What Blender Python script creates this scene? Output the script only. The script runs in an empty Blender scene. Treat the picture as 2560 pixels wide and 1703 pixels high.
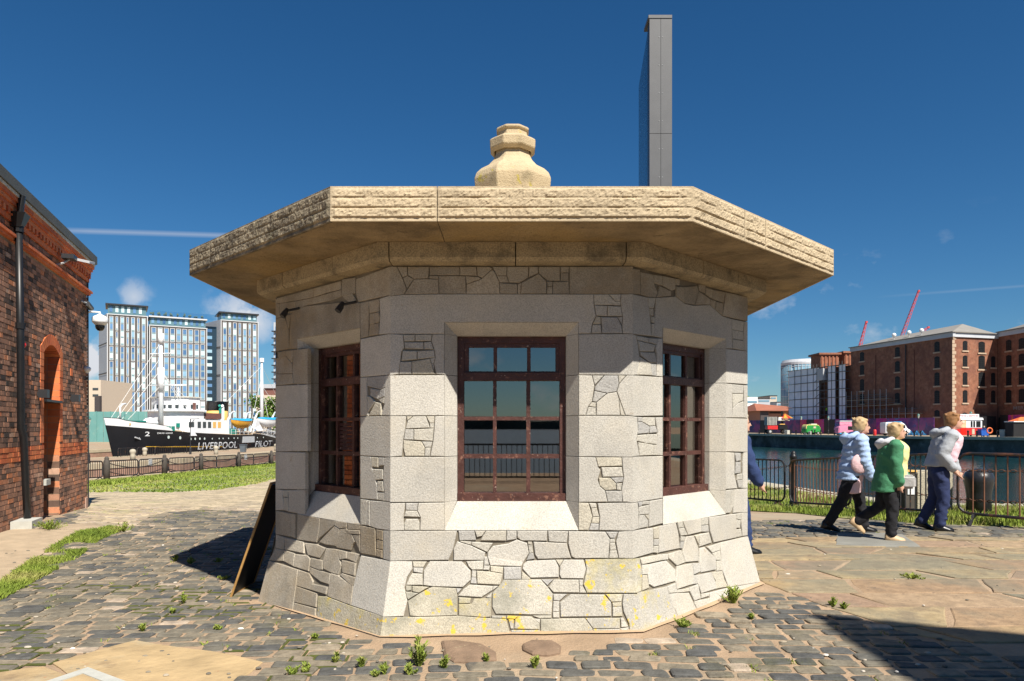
import bpy, bmesh, math, random
import numpy as np
from mathutils import Vector, Matrix, noise
from mathutils.geometry import delaunay_2d_cdt

# ---------------------------------------------------------------- camera
F, CX, HY, EYE = 1785.0, 1279.0, 1067.0, 1.615      # photo pixels (2560 wide), horizon row, eye height
scene = bpy.context.scene
COL = scene.collection
cam_d = bpy.data.cameras.new("camera")
cam = bpy.data.objects.new("camera", cam_d); COL.objects.link(cam)
cam.location = (0, 0, EYE); cam.rotation_euler = (math.radians(90), 0, 0)
cam_d.sensor_width = 36; cam_d.lens = F / 2560 * 36
cam_d.shift_x = (1280 - CX) / 2560; cam_d.shift_y = (HY - 851.5) / 2560
cam_d.clip_start = 0.05; cam_d.clip_end = 6000
scene.camera = cam

# ---------------------------------------------------------------- sky, sun, exposure
SUN_EL, SUN_AZ = math.radians(50.75), math.radians(29.2)   # azimuth to the right of straight behind the camera
sun_vec = Vector((math.sin(SUN_AZ) * math.cos(SUN_EL), -math.cos(SUN_AZ) * math.cos(SUN_EL), math.sin(SUN_EL)))
world = bpy.data.worlds.new("World"); scene.world = world; world.use_nodes = True
def build_world():
    nt = world.node_tree; N = nt.nodes; L = nt.links; N.clear()
    out = N.new("ShaderNodeOutputWorld"); bg = N.new("ShaderNodeBackground")
    sky = N.new("ShaderNodeTexSky"); sky.sky_type = 'NISHITA'; sky.sun_disc = False
    sky.sun_elevation = SUN_EL; sky.sun_rotation = math.atan2(sun_vec.x, sun_vec.y)
    sky.altitude = 0; sky.air_density = 1.0; sky.dust_density = 0.15; sky.ozone_density = 3.2
    hs = N.new("ShaderNodeHueSaturation"); hs.inputs['Saturation'].default_value = 1.13
    hs.inputs['Value'].default_value = 1.0
    gr = N.new('ShaderNodeMixRGB'); gr.blend_type = 'MULTIPLY'; gr.inputs[0].default_value = 1.0; gr.inputs[2].default_value = (0.58, 0.80, 0.97, 1)
    L.new(sky.outputs[0], gr.inputs[1]); L.new(gr.outputs[0], hs.inputs['Color'])
    tc = N.new("ShaderNodeTexCoord"); sep = N.new("ShaderNodeSeparateXYZ")
    L.new(tc.outputs['Generated'], sep.inputs[0])
    def math_(op, a, b=None, clamp=False):
        m = N.new("ShaderNodeMath"); m.operation = op; m.use_clamp = clamp
        for i, v in enumerate((a, b)):
            if v is None: continue
            if isinstance(v, (int, float)): m.inputs[i].default_value = v
            else: L.new(v, m.inputs[i])
        return m.outputs[0]
    # small low cumulus all round the horizon
    mp = N.new("ShaderNodeMapping"); mp.inputs['Scale'].default_value = (10, 10, 15)
    mp.inputs['Location'].default_value = (1.35, 0.4, 0.2)
    L.new(tc.outputs['Generated'], mp.inputs[0])
    nz = N.new("ShaderNodeTexNoise"); nz.inputs['Scale'].default_value = 1.0; nz.inputs['Detail'].default_value = 6
    nz.inputs['Roughness'].default_value = 0.55
    L.new(mp.outputs[0], nz.inputs['Vector'])
    ramp = N.new("ShaderNodeMapRange"); ramp.inputs[1].default_value = 0.57; ramp.inputs[2].default_value = 0.74
    L.new(nz.outputs[0], ramp.inputs[0])
    band = N.new("ShaderNodeMapRange"); band.inputs[1].default_value = 0.26; band.inputs[2].default_value = 0.16
    L.new(sep.outputs[2], band.inputs[0])
    cl = math_('MULTIPLY', math_('MULTIPLY', ramp.outputs[0], band.outputs[0]), 0.62)
    # two thin vapour trails (great circles)
    def trail(p0, p1, w, strength):
        a = Vector(p0).normalized(); b = Vector(p1).normalized()
        nrm = a.cross(b).normalized(); mid = (a + b).normalized(); half = a.dot(mid)
        vn = N.new("ShaderNodeVectorMath"); vn.operation = 'DOT_PRODUCT'; vn.inputs[1].default_value = nrm
        L.new(tc.outputs['Generated'], vn.inputs[0])
        vm = N.new("ShaderNodeVectorMath"); vm.operation = 'DOT_PRODUCT'; vm.inputs[1].default_value = mid
        L.new(tc.outputs['Generated'], vm.inputs[0])
        d = math_('ABSOLUTE', vn.outputs['Value'])
        m1 = N.new("ShaderNodeMapRange"); m1.inputs[1].default_value = w; m1.inputs[2].default_value = 0.0
        L.new(d, m1.inputs[0])
        m2 = N.new("ShaderNodeMapRange"); m2.inputs[1].default_value = half - 0.004; m2.inputs[2].default_value = half + 0.004
        L.new(vm.outputs['Value'], m2.inputs[0])
        return math_('MULTIPLY', math_('MULTIPLY', m1.outputs[0], m2.outputs[0]), strength)
    def pxd(x, y): return ((x - CX) / F, 1.0, (HY - y) / F)
    nz2 = N.new('ShaderNodeTexNoise'); nz2.inputs['Scale'].default_value = 38.0; nz2.inputs['Detail'].default_value = 7; nz2.inputs['Roughness'].default_value = 0.6; L.new(tc.outputs['Generated'], nz2.inputs['Vector'])
    def puff(x, y, r, amt):
        c = Vector(pxd(x, y)).normalized(); vd = N.new('ShaderNodeVectorMath'); vd.operation = 'DISTANCE'; vd.inputs[1].default_value = c; nn = N.new('ShaderNodeVectorMath'); nn.operation = 'NORMALIZE'; L.new(tc.outputs['Generated'], nn.inputs[0]); L.new(nn.outputs[0], vd.inputs[0])
        f = N.new('ShaderNodeMapRange'); f.inputs[1].default_value = r; f.inputs[2].default_value = 0.0; L.new(vd.outputs['Value'], f.inputs[0])
        s = math_('ADD', f.outputs[0], math_('MULTIPLY', math_('SUBTRACT', nz2.outputs[0], 0.5), 1.9)); g = N.new('ShaderNodeMapRange'); g.inputs[1].default_value = 0.25; g.inputs[2].default_value = 0.75; L.new(s, g.inputs[0]); return math_('MULTIPLY', math_('MULTIPLY', g.outputs[0], f.outputs[0]), amt)
    for px_, py_, r_, a_ in ((335, 742, 0.030, 0.7), (585, 790, 0.050, 0.9), (640, 800, 0.045, 0.8), (228, 880, 0.035, 1.2), (225, 915, 0.04, 1.2), (1890, 770, .012, .3), (1965, 930, .02, .3), (80, 900, .05, 1.0), (2680, 980, .05, .8), (-300, 820, .06, .9)): cl = math_('ADD', cl, puff(px_, py_, r_, a_), True)
    cl = math_('ADD', cl, trail(pxd(120, 575), pxd(660, 592), 0.0042, 0.33), True)
    cl = math_('ADD', cl, trail(pxd(2270, 737), pxd(2760, 700), 0.0022, 0.10), True)
    mix = N.new("ShaderNodeMixRGB"); mix.inputs[2].default_value = (8.5, 8.8, 9.4, 1)
    L.new(cl, mix.inputs[0]); L.new(hs.outputs[0], mix.inputs[1])
    L.new(mix.outputs[0], bg.inputs['Color']); bg.inputs['Strength'].default_value = 0.05
    L.new(bg.outputs[0], out.inputs[0])
build_world()
sun_d = bpy.data.lights.new("sun", 'SUN'); sun_d.energy = 5.0; sun_d.angle = math.radians(0.53); sun_d.color = (1.0, 0.94, 0.84)
sun = bpy.data.objects.new("sun", sun_d); COL.objects.link(sun)
sun.rotation_euler = (-sun_vec).to_track_quat('-Z', 'Y').to_euler()
vs = scene.view_settings; vs.view_transform = 'Standard'; vs.look = 'None'; vs.gamma = 1.0; vs.use_curve_mapping = False
vs.exposure = 0.76
scene.cycles.max_bounces = 6; scene.cycles.transparent_max_bounces = 12

# ---------------------------------------------------------------- helpers
R = random.Random(11)
def at(px, py, Y): return Vector(((px - CX) / F * Y, Y, EYE + (HY - py) / F * Y))
def hit(px, py, P0, n):
    d = Vector(((px - CX) / F, 1, (HY - py) / F)); o = Vector((0, 0, EYE))
    return o + d * ((Vector(P0) - o).dot(Vector(n)) / d.dot(Vector(n)))

def tag(o, label=None, cat=None, group=None, kind=None):
    if label: o["label"] = label
    if cat: o["category"] = cat
    if group: o["group"] = group
    if kind: o["kind"] = kind
    return o
def empty(name, loc=(0, 0, 0), rz=0.0, label=None, cat=None, group=None):
    o = bpy.data.objects.new(name, None); COL.objects.link(o)
    o.empty_display_size = 0.2
    o.location = loc; o.rotation_euler = (0, 0, rz)
    return tag(o, label, cat, group)
def link_mesh(name, me, mat=None, parent=None):
    o = bpy.data.objects.new(name, me); COL.objects.link(o)
    if mat is not None and not me.materials:
        me.materials.append(mat)
    if parent is not None: o.parent = parent
    return o

class MB:
    """collects simple shapes and links them as ONE mesh object"""
    def __init__(s, rnd=False): s.v = []; s.f = []; s.r = []; s.m = []; s.cur = 0.0; s.mi = 0
    def add(s, vs_, fs):
        b = len(s.v); s.v += [tuple(p) for p in vs_]
        for f in fs:
            s.f.append([i + b for i in f]); s.r.append(s.cur); s.m.append(s.mi)
        return s
    def box(s, x0, x1, y0, y1, z0, z1, M=None):
        p = [(x0, y0, z0), (x1, y0, z0), (x1, y1, z0), (x0, y1, z0), (x0, y0, z1), (x1, y0, z1), (x1, y1, z1), (x0, y1, z1)]
        if M is not None: p = [M @ Vector(q) for q in p]
        return s.add(p, [(3, 2, 1, 0), (4, 5, 6, 7), (0, 1, 5, 4), (1, 2, 6, 5), (2, 3, 7, 6), (3, 0, 4, 7)])
    def boxm(s, f, a, b):
        """box in mapped coordinates f(x,y,z)"""
        (x0, y0, z0), (x1, y1, z1) = a, b
        p = [f(*q) for q in [(x0, y0, z0), (x1, y0, z0), (x1, y1, z0), (x0, y1, z0), (x0, y0, z1), (x1, y0, z1), (x1, y1, z1), (x0, y1, z1)]]
        return s.add(p, [(3, 2, 1, 0), (4, 5, 6, 7), (0, 1, 5, 4), (1, 2, 6, 5), (2, 3, 7, 6), (3, 0, 4, 7)])
    def bar(s, a, b, w, h=None):
        """square bar from a to b"""
        a, b = Vector(a), Vector(b); h = w if h is None else h
        d = (b - a).normalized(); up = Vector((0, 0, 1)) if abs(d.z) < 0.95 else Vector((0, 1, 0))
        x = d.cross(up).normalized() * w / 2; y = x.cross(d).normalized() * h / 2
        p = [a - x - y, a + x - y, a + x + y, a - x + y, b - x - y, b + x - y, b + x + y, b - x + y]
        return s.add(p, [(3, 2, 1, 0), (4, 5, 6, 7), (0, 1, 5, 4), (1, 2, 6, 5), (2, 3, 7, 6), (3, 0, 4, 7)])
    def tube(s, pts, r, n=6, caps=True):
        pts = [Vector(p) for p in pts]; rs = r if isinstance(r, (list, tuple)) else [r] * len(pts)
        vs_, fs = [], []; X = None
        for i, p in enumerate(pts):
            d = (pts[min(i + 1, len(pts) - 1)] - pts[max(i - 1, 0)]).normalized()
            if X is None:
                up = Vector((0, 0, 1)) if abs(d.z) < 0.9 else Vector((1, 0, 0)); X = d.cross(up).normalized()
            else: X = (X - d * X.dot(d)).normalized()
            Y = d.cross(X)
            for k in range(n):
                a = 2 * math.pi * k / n; vs_.append(p + X * math.cos(a) * rs[i] + Y * math.sin(a) * rs[i])
        for i in range(len(pts) - 1):
            for k in range(n):
                k2 = (k + 1) % n; fs.append((i * n + k, i * n + k2, (i + 1) * n + k2, (i + 1) * n + k))
        if caps: fs += [tuple(reversed(range(n))), tuple((len(pts) - 1) * n + k for k in range(n))]
        return s.add(vs_, fs)
    def lathe(s, prof, c=(0, 0, 0), n=16, a0=0.0, caps=True):
        c = Vector(c); vs_, fs = [], []
        for (r, z) in prof:
            for k in range(n):
                a = a0 + 2 * math.pi * k / n; vs_.append(c + Vector((r * math.cos(a), r * math.sin(a), z)))
        for i in range(len(prof) - 1):
            for k in range(n):
                k2 = (k + 1) % n; fs.append((i * n + k, i * n + k2, (i + 1) * n + k2, (i + 1) * n + k))
        if caps: fs += [tuple(reversed(range(n))), tuple((len(prof) - 1) * n + k for k in range(n))]
        return s.add(vs_, fs)
    def loft(s, rings, caps=True, closed=True):
        n = len(rings[0]); vs_ = [p for r_ in rings for p in r_]; fs = []
        for i in range(len(rings) - 1):
            for k in range(n if closed else n - 1):
                k2 = (k + 1) % n; fs.append((i * n + k, i * n + k2, (i + 1) * n + k2, (i + 1) * n + k))
        if caps: fs += [tuple(reversed(range(n))), tuple((len(rings) - 1) * n + k for k in range(n))]
        return s.add(vs_, fs)
    def prism(s, poly, z0, z1, f=None):
        n = len(poly); p = [(x, y, z0) for x, y in poly] + [(x, y, z1) for x, y in poly]
        if f: p = [f(*q) for q in p]
        return s.add(p, [tuple(reversed(range(n))), tuple(range(n, 2 * n))] + [(i, (i + 1) % n, n + (i + 1) % n, n + i) for i in range(n)])
    def quad(s, a, b, c, d): return s.add([a, b, c, d], [(0, 1, 2, 3)])
    def ell(s, c, r, n=12, m=8):
        c = Vector(c); r = Vector(r) if not isinstance(r, (int, float)) else Vector((r, r, r)); rings = []
        for i in range(m + 1):
            t = -math.pi / 2 + math.pi * (0.02 + 0.96 * i / m)
            rings.append([c + Vector((r.x * math.cos(t) * math.cos(2 * math.pi * k / n), r.y * math.cos(t) * math.sin(2 * math.pi * k / n), r.z * math.sin(t))) for k in range(n)])
        return s.loft(rings)
    def mesh(s, name, smooth=False):
        me = bpy.data.meshes.new(name); me.from_pydata(s.v, [], s.f)
        a = me.attributes.new("rnd", 'FLOAT', 'FACE'); a.data.foreach_set("value", s.r)
        if any(s.m): me.polygons.foreach_set("material_index", s.m)
        if smooth: me.polygons.foreach_set("use_smooth", [True] * len(me.polygons))
        me.update(); return me
    def build(s, name, mat=None, parent=None, smooth=False, label=None, cat=None, group=None, kind=None, origin=None):
        if origin is not None:
            o_ = Vector(origin); s.v = [tuple(Vector(p) - o_) for p in s.v]
        me = s.mesh(name, smooth)
        o = link_mesh(name, me, None, parent)
        if origin is not None: o.location = origin
        for m in (mat if isinstance(mat, (list, tuple)) else [mat]): me.materials.append(m)
        return tag(o, label, cat, group, kind)
def copy_tree(o, parent=None):
    c = o.copy(); COL.objects.link(c)
    if parent is not None: c.parent = parent
    for ch in o.children: copy_tree(ch, c)
    return c
def bend(rot): return Matrix.Rotation(rot, 4, 'Z')

# ---------------------------------------------------------------- materials
MATS = {}
def lin(r, g, b):
    f = lambda c: ((c / 255 + 0.055) / 1.055) ** 2.4 if c / 255 > 0.04045 else c / 255 / 12.92
    return (f(r), f(g), f(b))
def pm(name, base=(0.5, 0.5, 0.5), rough=0.75, var=0.2, scale=3.0, bump=0.0, bscale=60.0, bdist=0.01, metal=0.0, spec=0.4,
       ramp=None, rmode='attr', tint=None, tscale=1.0, tthr=(0.5, 0.62), trans=0.0, speck=0.0, sscale=220.0, emit=None, obj_random=0.0, detail=5.0):
    """procedural material: base colour (or ramp over the per-piece random value) * noise, patches of a second colour, bump"""
    m = bpy.data.materials.new(name); m.use_nodes = True; MATS[name] = m
    nt = m.node_tree; N = nt.nodes; L = nt.links; b = N['Principled BSDF']
    b.inputs['Roughness'].default_value = rough; b.inputs['Metallic'].default_value = metal
    b.inputs['Specular IOR Level'].default_value = spec
    tc = N.new("ShaderNodeTexCoord"); co = tc.outputs['Object']
    def noise_(sc, det=detail, rough_=0.6, loc=0.0):
        n = N.new("ShaderNodeTexNoise"); n.inputs['Scale'].default_value = sc; n.inputs['Detail'].default_value = det
        n.inputs['Roughness'].default_value = rough_
        if loc:
            mp = N.new("ShaderNodeMapping"); mp.inputs['Location'].default_value = (loc, loc * 1.7, -loc); L.new(co, mp.inputs[0]); L.new(mp.outputs[0], n.inputs['Vector'])
        else: L.new(co, n.inputs['Vector'])
        return n.outputs[0]
    def mr(src, a, b_, c=0.0, d=1.0):
        n = N.new("ShaderNodeMapRange"); L.new(src, n.inputs[0])
        for i, v in zip((1, 2, 3, 4), (a, b_, c, d)): n.inputs[i].default_value = v
        return n.outputs[0]
    if ramp:
        cr = N.new("ShaderNodeValToRGB"); cr.color_ramp.interpolation = 'LINEAR'
        while len(cr.color_ramp.elements) < len(ramp): cr.color_ramp.elements.new(0.5)
        for i, c in enumerate(ramp):
            e = cr.color_ramp.elements[i]; e.position = i / max(1, len(ramp) - 1); e.color = (*c, 1)
        if rmode == 'attr':
            at_ = N.new("ShaderNodeAttribute"); at_.attribute_name = "rnd"; L.new(at_.outputs['Fac'], cr.inputs[0])
        else:
            oi = N.new("ShaderNodeObjectInfo"); L.new(oi.outputs['Random'], cr.inputs[0])
        col = cr.outputs[0]
    else:
        rgb = N.new("ShaderNodeRGB"); rgb.outputs[0].default_value = (*base, 1); col = rgb.outputs[0]
    def mul(c, fac):
        x = N.new("ShaderNodeMixRGB"); x.blend_type = 'MULTIPLY'; x.inputs[0].default_value = 1.0
        L.new(c, x.inputs[1]); cb = N.new("ShaderNodeCombineColor")
        for i in range(3): L.new(fac, cb.inputs[i])
        L.new(cb.outputs[0], x.inputs[2]); return x.outputs[0]
    if obj_random:
        oi = N.new("ShaderNodeObjectInfo"); col = mul(col, mr(oi.outputs['Random'], 0, 1, 1 - obj_random, 1 + obj_random))
    if var: col = mul(col, mr(noise_(scale), 0.25, 0.75, 1 - var, 1 + var))
    if speck: col = mul(col, mr(noise_(sscale, 2.0, 0.5), 0.36, 0.6, 1 - speck, 1 + speck * 0.45))
    if tint:
        for k, (tcol, tsc, t0, t1, amt) in enumerate(tint):
            x = N.new("ShaderNodeMixRGB"); fac = mr(noise_(tsc, 6, 0.65, 3.1 + 2.3 * k), t0, t1, 0, amt)
            L.new(fac, x.inputs[0]); L.new(col, x.inputs[1]); x.inputs[2].default_value = (*tcol, 1); col = x.outputs[0]
    L.new(col, b.inputs['Base Color'])
    if emit: b.inputs['Emission Color'].default_value = (*emit, 1); b.inputs['Emission Strength'].default_value = 1.0
    if trans: b.inputs['Transmission Weight'].default_value = trans
    if bump:
        bm_ = N.new("ShaderNodeBump"); bm_.inputs['Strength'].default_value = bump; bm_.inputs['Distance'].default_value = bdist
        L.new(noise_(bscale, 4, 0.6), bm_.inputs['Height']); L.new(bm_.outputs[0], b.inputs['Normal'])
    return m
def add_cells(m, scale, dark=0.45, width=0.06):
    """irregular stone joints too fine to model, multiplied into the base colour"""
    nt = m.node_tree; N = nt.nodes; L = nt.links; b = N['Principled BSDF']; src = b.inputs['Base Color'].links[0].from_socket
    tc = N.new('ShaderNodeTexCoord'); mp = N.new('ShaderNodeMapping'); mp.inputs['Scale'].default_value = (1, 1.7, 1); L.new(tc.outputs['Object'], mp.inputs[0])
    v = N.new('ShaderNodeTexVoronoi'); v.feature = 'DISTANCE_TO_EDGE'; v.inputs['Scale'].default_value = scale; L.new(mp.outputs[0], v.inputs['Vector'])
    v2 = N.new('ShaderNodeTexVoronoi'); v2.inputs['Scale'].default_value = scale; L.new(mp.outputs[0], v2.inputs['Vector'])
    r = N.new('ShaderNodeMapRange'); r.inputs[2].default_value = width; r.inputs[3].default_value = dark; L.new(v.outputs['Distance'], r.inputs[0])
    s = N.new('ShaderNodeSeparateColor'); L.new(v2.outputs['Color'], s.inputs[0]); r2 = N.new('ShaderNodeMapRange'); r2.inputs[3].default_value = .72; r2.inputs[4].default_value = 1.18; L.new(s.outputs[0], r2.inputs[0])
    mu = N.new('ShaderNodeMath'); mu.operation = 'MULTIPLY'; L.new(r.outputs[0], mu.inputs[0]); L.new(r2.outputs[0], mu.inputs[1])
    x = N.new('ShaderNodeMixRGB'); x.blend_type = 'MULTIPLY'; x.inputs[0].default_value = 1; c = N.new('ShaderNodeCombineColor')
    for i in range(3): L.new(mu.outputs[0], c.inputs[i])
    L.new(src, x.inputs[1]); L.new(c.outputs[0], x.inputs[2]); L.new(x.outputs[0], b.inputs['Base Color'])
def glass_mat(name, tint=(0.6, 0.65, 0.65), refl=0.12, rough=0.02):
    m = bpy.data.materials.new(name); m.use_nodes = True; N = m.node_tree.nodes; L = m.node_tree.links; N.clear()
    o = N.new("ShaderNodeOutputMaterial"); mx = N.new("ShaderNodeMixShader"); t = N.new("ShaderNodeBsdfTransparent"); g = N.new("ShaderNodeBsdfGlossy")
    t.inputs[0].default_value = (*tint, 1); g.inputs['Roughness'].default_value = rough; g.inputs['Color'].default_value = (1, .93, .86, 1)
    fr = N.new("ShaderNodeFresnel"); fr.inputs[0].default_value = 1.5
    ad = N.new("ShaderNodeMath"); ad.operation = 'ADD'; ad.use_clamp = True; ad.inputs[1].default_value = refl; L.new(fr.outputs[0], ad.inputs[0])
    L.new(ad.outputs[0], mx.inputs[0]); L.new(t.outputs[0], mx.inputs[1]); L.new(g.outputs[0], mx.inputs[2]); L.new(mx.outputs[0], o.inputs[0])
    return m
# ================================================================ STONE HUT
GRAN = pm("granite", (0.46, 0.437, 0.388), rough=0.85, var=0.12, scale=1.7, speck=0.22, sscale=110, bump=0.38, bscale=70, bdist=0.010, obj_random=0.08,
          tint=[((0.52, 0.45, 0.33), 1.1, 0.5, 0.72, 0.45), ((0.24, 0.23, 0.21), 1.9, 0.52, 0.76, 0.5), ((0.30, 0.19, 0.08), 7.0, 0.66, 0.74, 0.5)])
GRANB = pm("granite_rubble", rough=0.85, var=0.13, scale=4, speck=0.22, sscale=110, bump=0.5, bscale=50, bdist=0.014,
           ramp=[(0.37, 0.36, 0.34), (0.42, 0.40, 0.355), (0.455, 0.43, 0.37), (0.465, 0.44, 0.38), (0.44, 0.41, 0.345), (0.46, 0.42, 0.33)], rmode='obj',
           tint=[((0.20, 0.19, 0.17), 3.0, 0.58, 0.8, 0.5)])
GRANL = pm("granite_lichen", rough=0.88, var=0.15, scale=3, speck=0.24, sscale=110, bump=0.5, bscale=50, bdist=0.014,
           ramp=[(0.41, 0.39, 0.345), (0.46, 0.43, 0.36), (0.43, 0.40, 0.325), (0.45, 0.405, 0.305)], rmode='obj',
           tint=[((0.20, 0.195, 0.15), 2.2, 0.46, 0.66, 0.65), ((0.46, 0.38, 0.10), 2.6, 0.52, 0.68, 0.55), ((0.60, 0.42, 0.02), 11.0, 0.59, 0.62, 0.85)])
GRANS = pm("granite_stain_bounce", (0.37, 0.33, 0.265), rough=0.88, var=0.2, scale=2.2, speck=0.24, sscale=110, bump=0.45, bscale=60, bdist=0.012, obj_random=0.12,
           tint=[((0.30, 0.21, 0.10), 1.5, 0.46, 0.68, 0.55), ((0.17, 0.15, 0.12), 2.6, 0.5, 0.7, 0.6)])  # brown stain, with warm bounce light mixed into the stone colour
ROOFST = pm("roof_stone", (0.45, 0.36, 0.235), rough=0.85, var=0.15, scale=2.5, speck=0.12, sscale=60, bump=0.6, bscale=60, bdist=0.01,
            tint=[((0.20, 0.15, 0.08), 1.6, 0.56, 0.8, 0.5)])
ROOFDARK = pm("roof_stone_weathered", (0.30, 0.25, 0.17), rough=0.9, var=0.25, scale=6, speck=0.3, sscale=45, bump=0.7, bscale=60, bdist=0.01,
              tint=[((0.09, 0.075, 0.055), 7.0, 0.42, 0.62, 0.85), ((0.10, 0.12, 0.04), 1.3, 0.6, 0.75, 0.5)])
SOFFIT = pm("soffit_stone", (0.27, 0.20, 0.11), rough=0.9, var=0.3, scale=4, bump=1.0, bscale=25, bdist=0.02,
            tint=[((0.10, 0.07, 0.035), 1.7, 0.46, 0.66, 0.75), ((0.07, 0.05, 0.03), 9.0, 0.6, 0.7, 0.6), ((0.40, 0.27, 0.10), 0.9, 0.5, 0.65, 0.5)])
CORN = pm("cornice_stone", (0.36, 0.29, 0.18), rough=0.9, var=0.2, scale=3, speck=0.3, sscale=80, bump=0.6, bscale=70, bdist=0.01,
          tint=[((0.10, 0.085, 0.06), 4.5, 0.5, 0.66, 0.75)])
MORT = pm("dark_mortar", (0.19, 0.165, 0.125), rough=0.95, var=0.3, scale=8)
FINM = pm("finial_stone", (0.48, 0.38, 0.235), rough=0.85, var=0.15, scale=5, bump=0.8, bscale=60, bdist=0.012,
          tint=[((0.16, 0.13, 0.07), 4.0, 0.58, 0.72, 0.6), ((0.42, 0.34, 0.02), 7.0, 0.63, 0.68, 0.7)])
WOOD = pm("window_wood", (0.07, 0.026, 0.020), rough=0.5, var=0.4, scale=9, bump=0.5, bscale=60, tint=[((0.30, 0.15, 0.10), 17.0, 0.58, 0.66, 0.6), ((0.55, 0.42, 0.34), 34.0, 0.64, 0.68, 0.7)])
PLAST = pm("interior_plaster", (0.12, 0.115, 0.105), rough=0.9)
HUTGL = glass_mat("hut_glass", (0.55, 0.57, 0.57), 0.19, 0.015)
IRON = pm("black_iron", (0.025, 0.025, 0.028), rough=0.55, var=0.3, scale=12)

HC = Vector((0, 8.0, 0)); AP = 2.3236; T22 = math.tan(math.radians(22.5)); ZB = 0.55
def bat(z): return max(0.0, ZB - z) * 0.236
def face_fn(th):
    n = Vector((math.sin(th), -math.cos(th), 0)); u = Vector((math.cos(th), math.sin(th), 0))
    def P(U, z, off=0.0, apo=None): return HC + n * ((AP if apo is None else apo) + off + (bat(z) if apo is None else 0)) + u * U + Vector((0, 0, z))
    return P, n, u
hut = empty("stone_hut", (0, 8, 0), 0, "small octagonal granite gatekeeper's hut with overhanging flat stone roof", "hut")
hut.location = (0, 0, 0)
def face_uv(th, px, py):
    P, n, u = face_fn(th)
    h = hit(px, py, P(0, 2), n)
    if h.z < ZB:
        nb = (n + Vector((0, 0, 0.236))).normalized(); h = hit(px, py, P(0, ZB), nb)
    return ((h - HC).dot(u), h.z)

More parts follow.
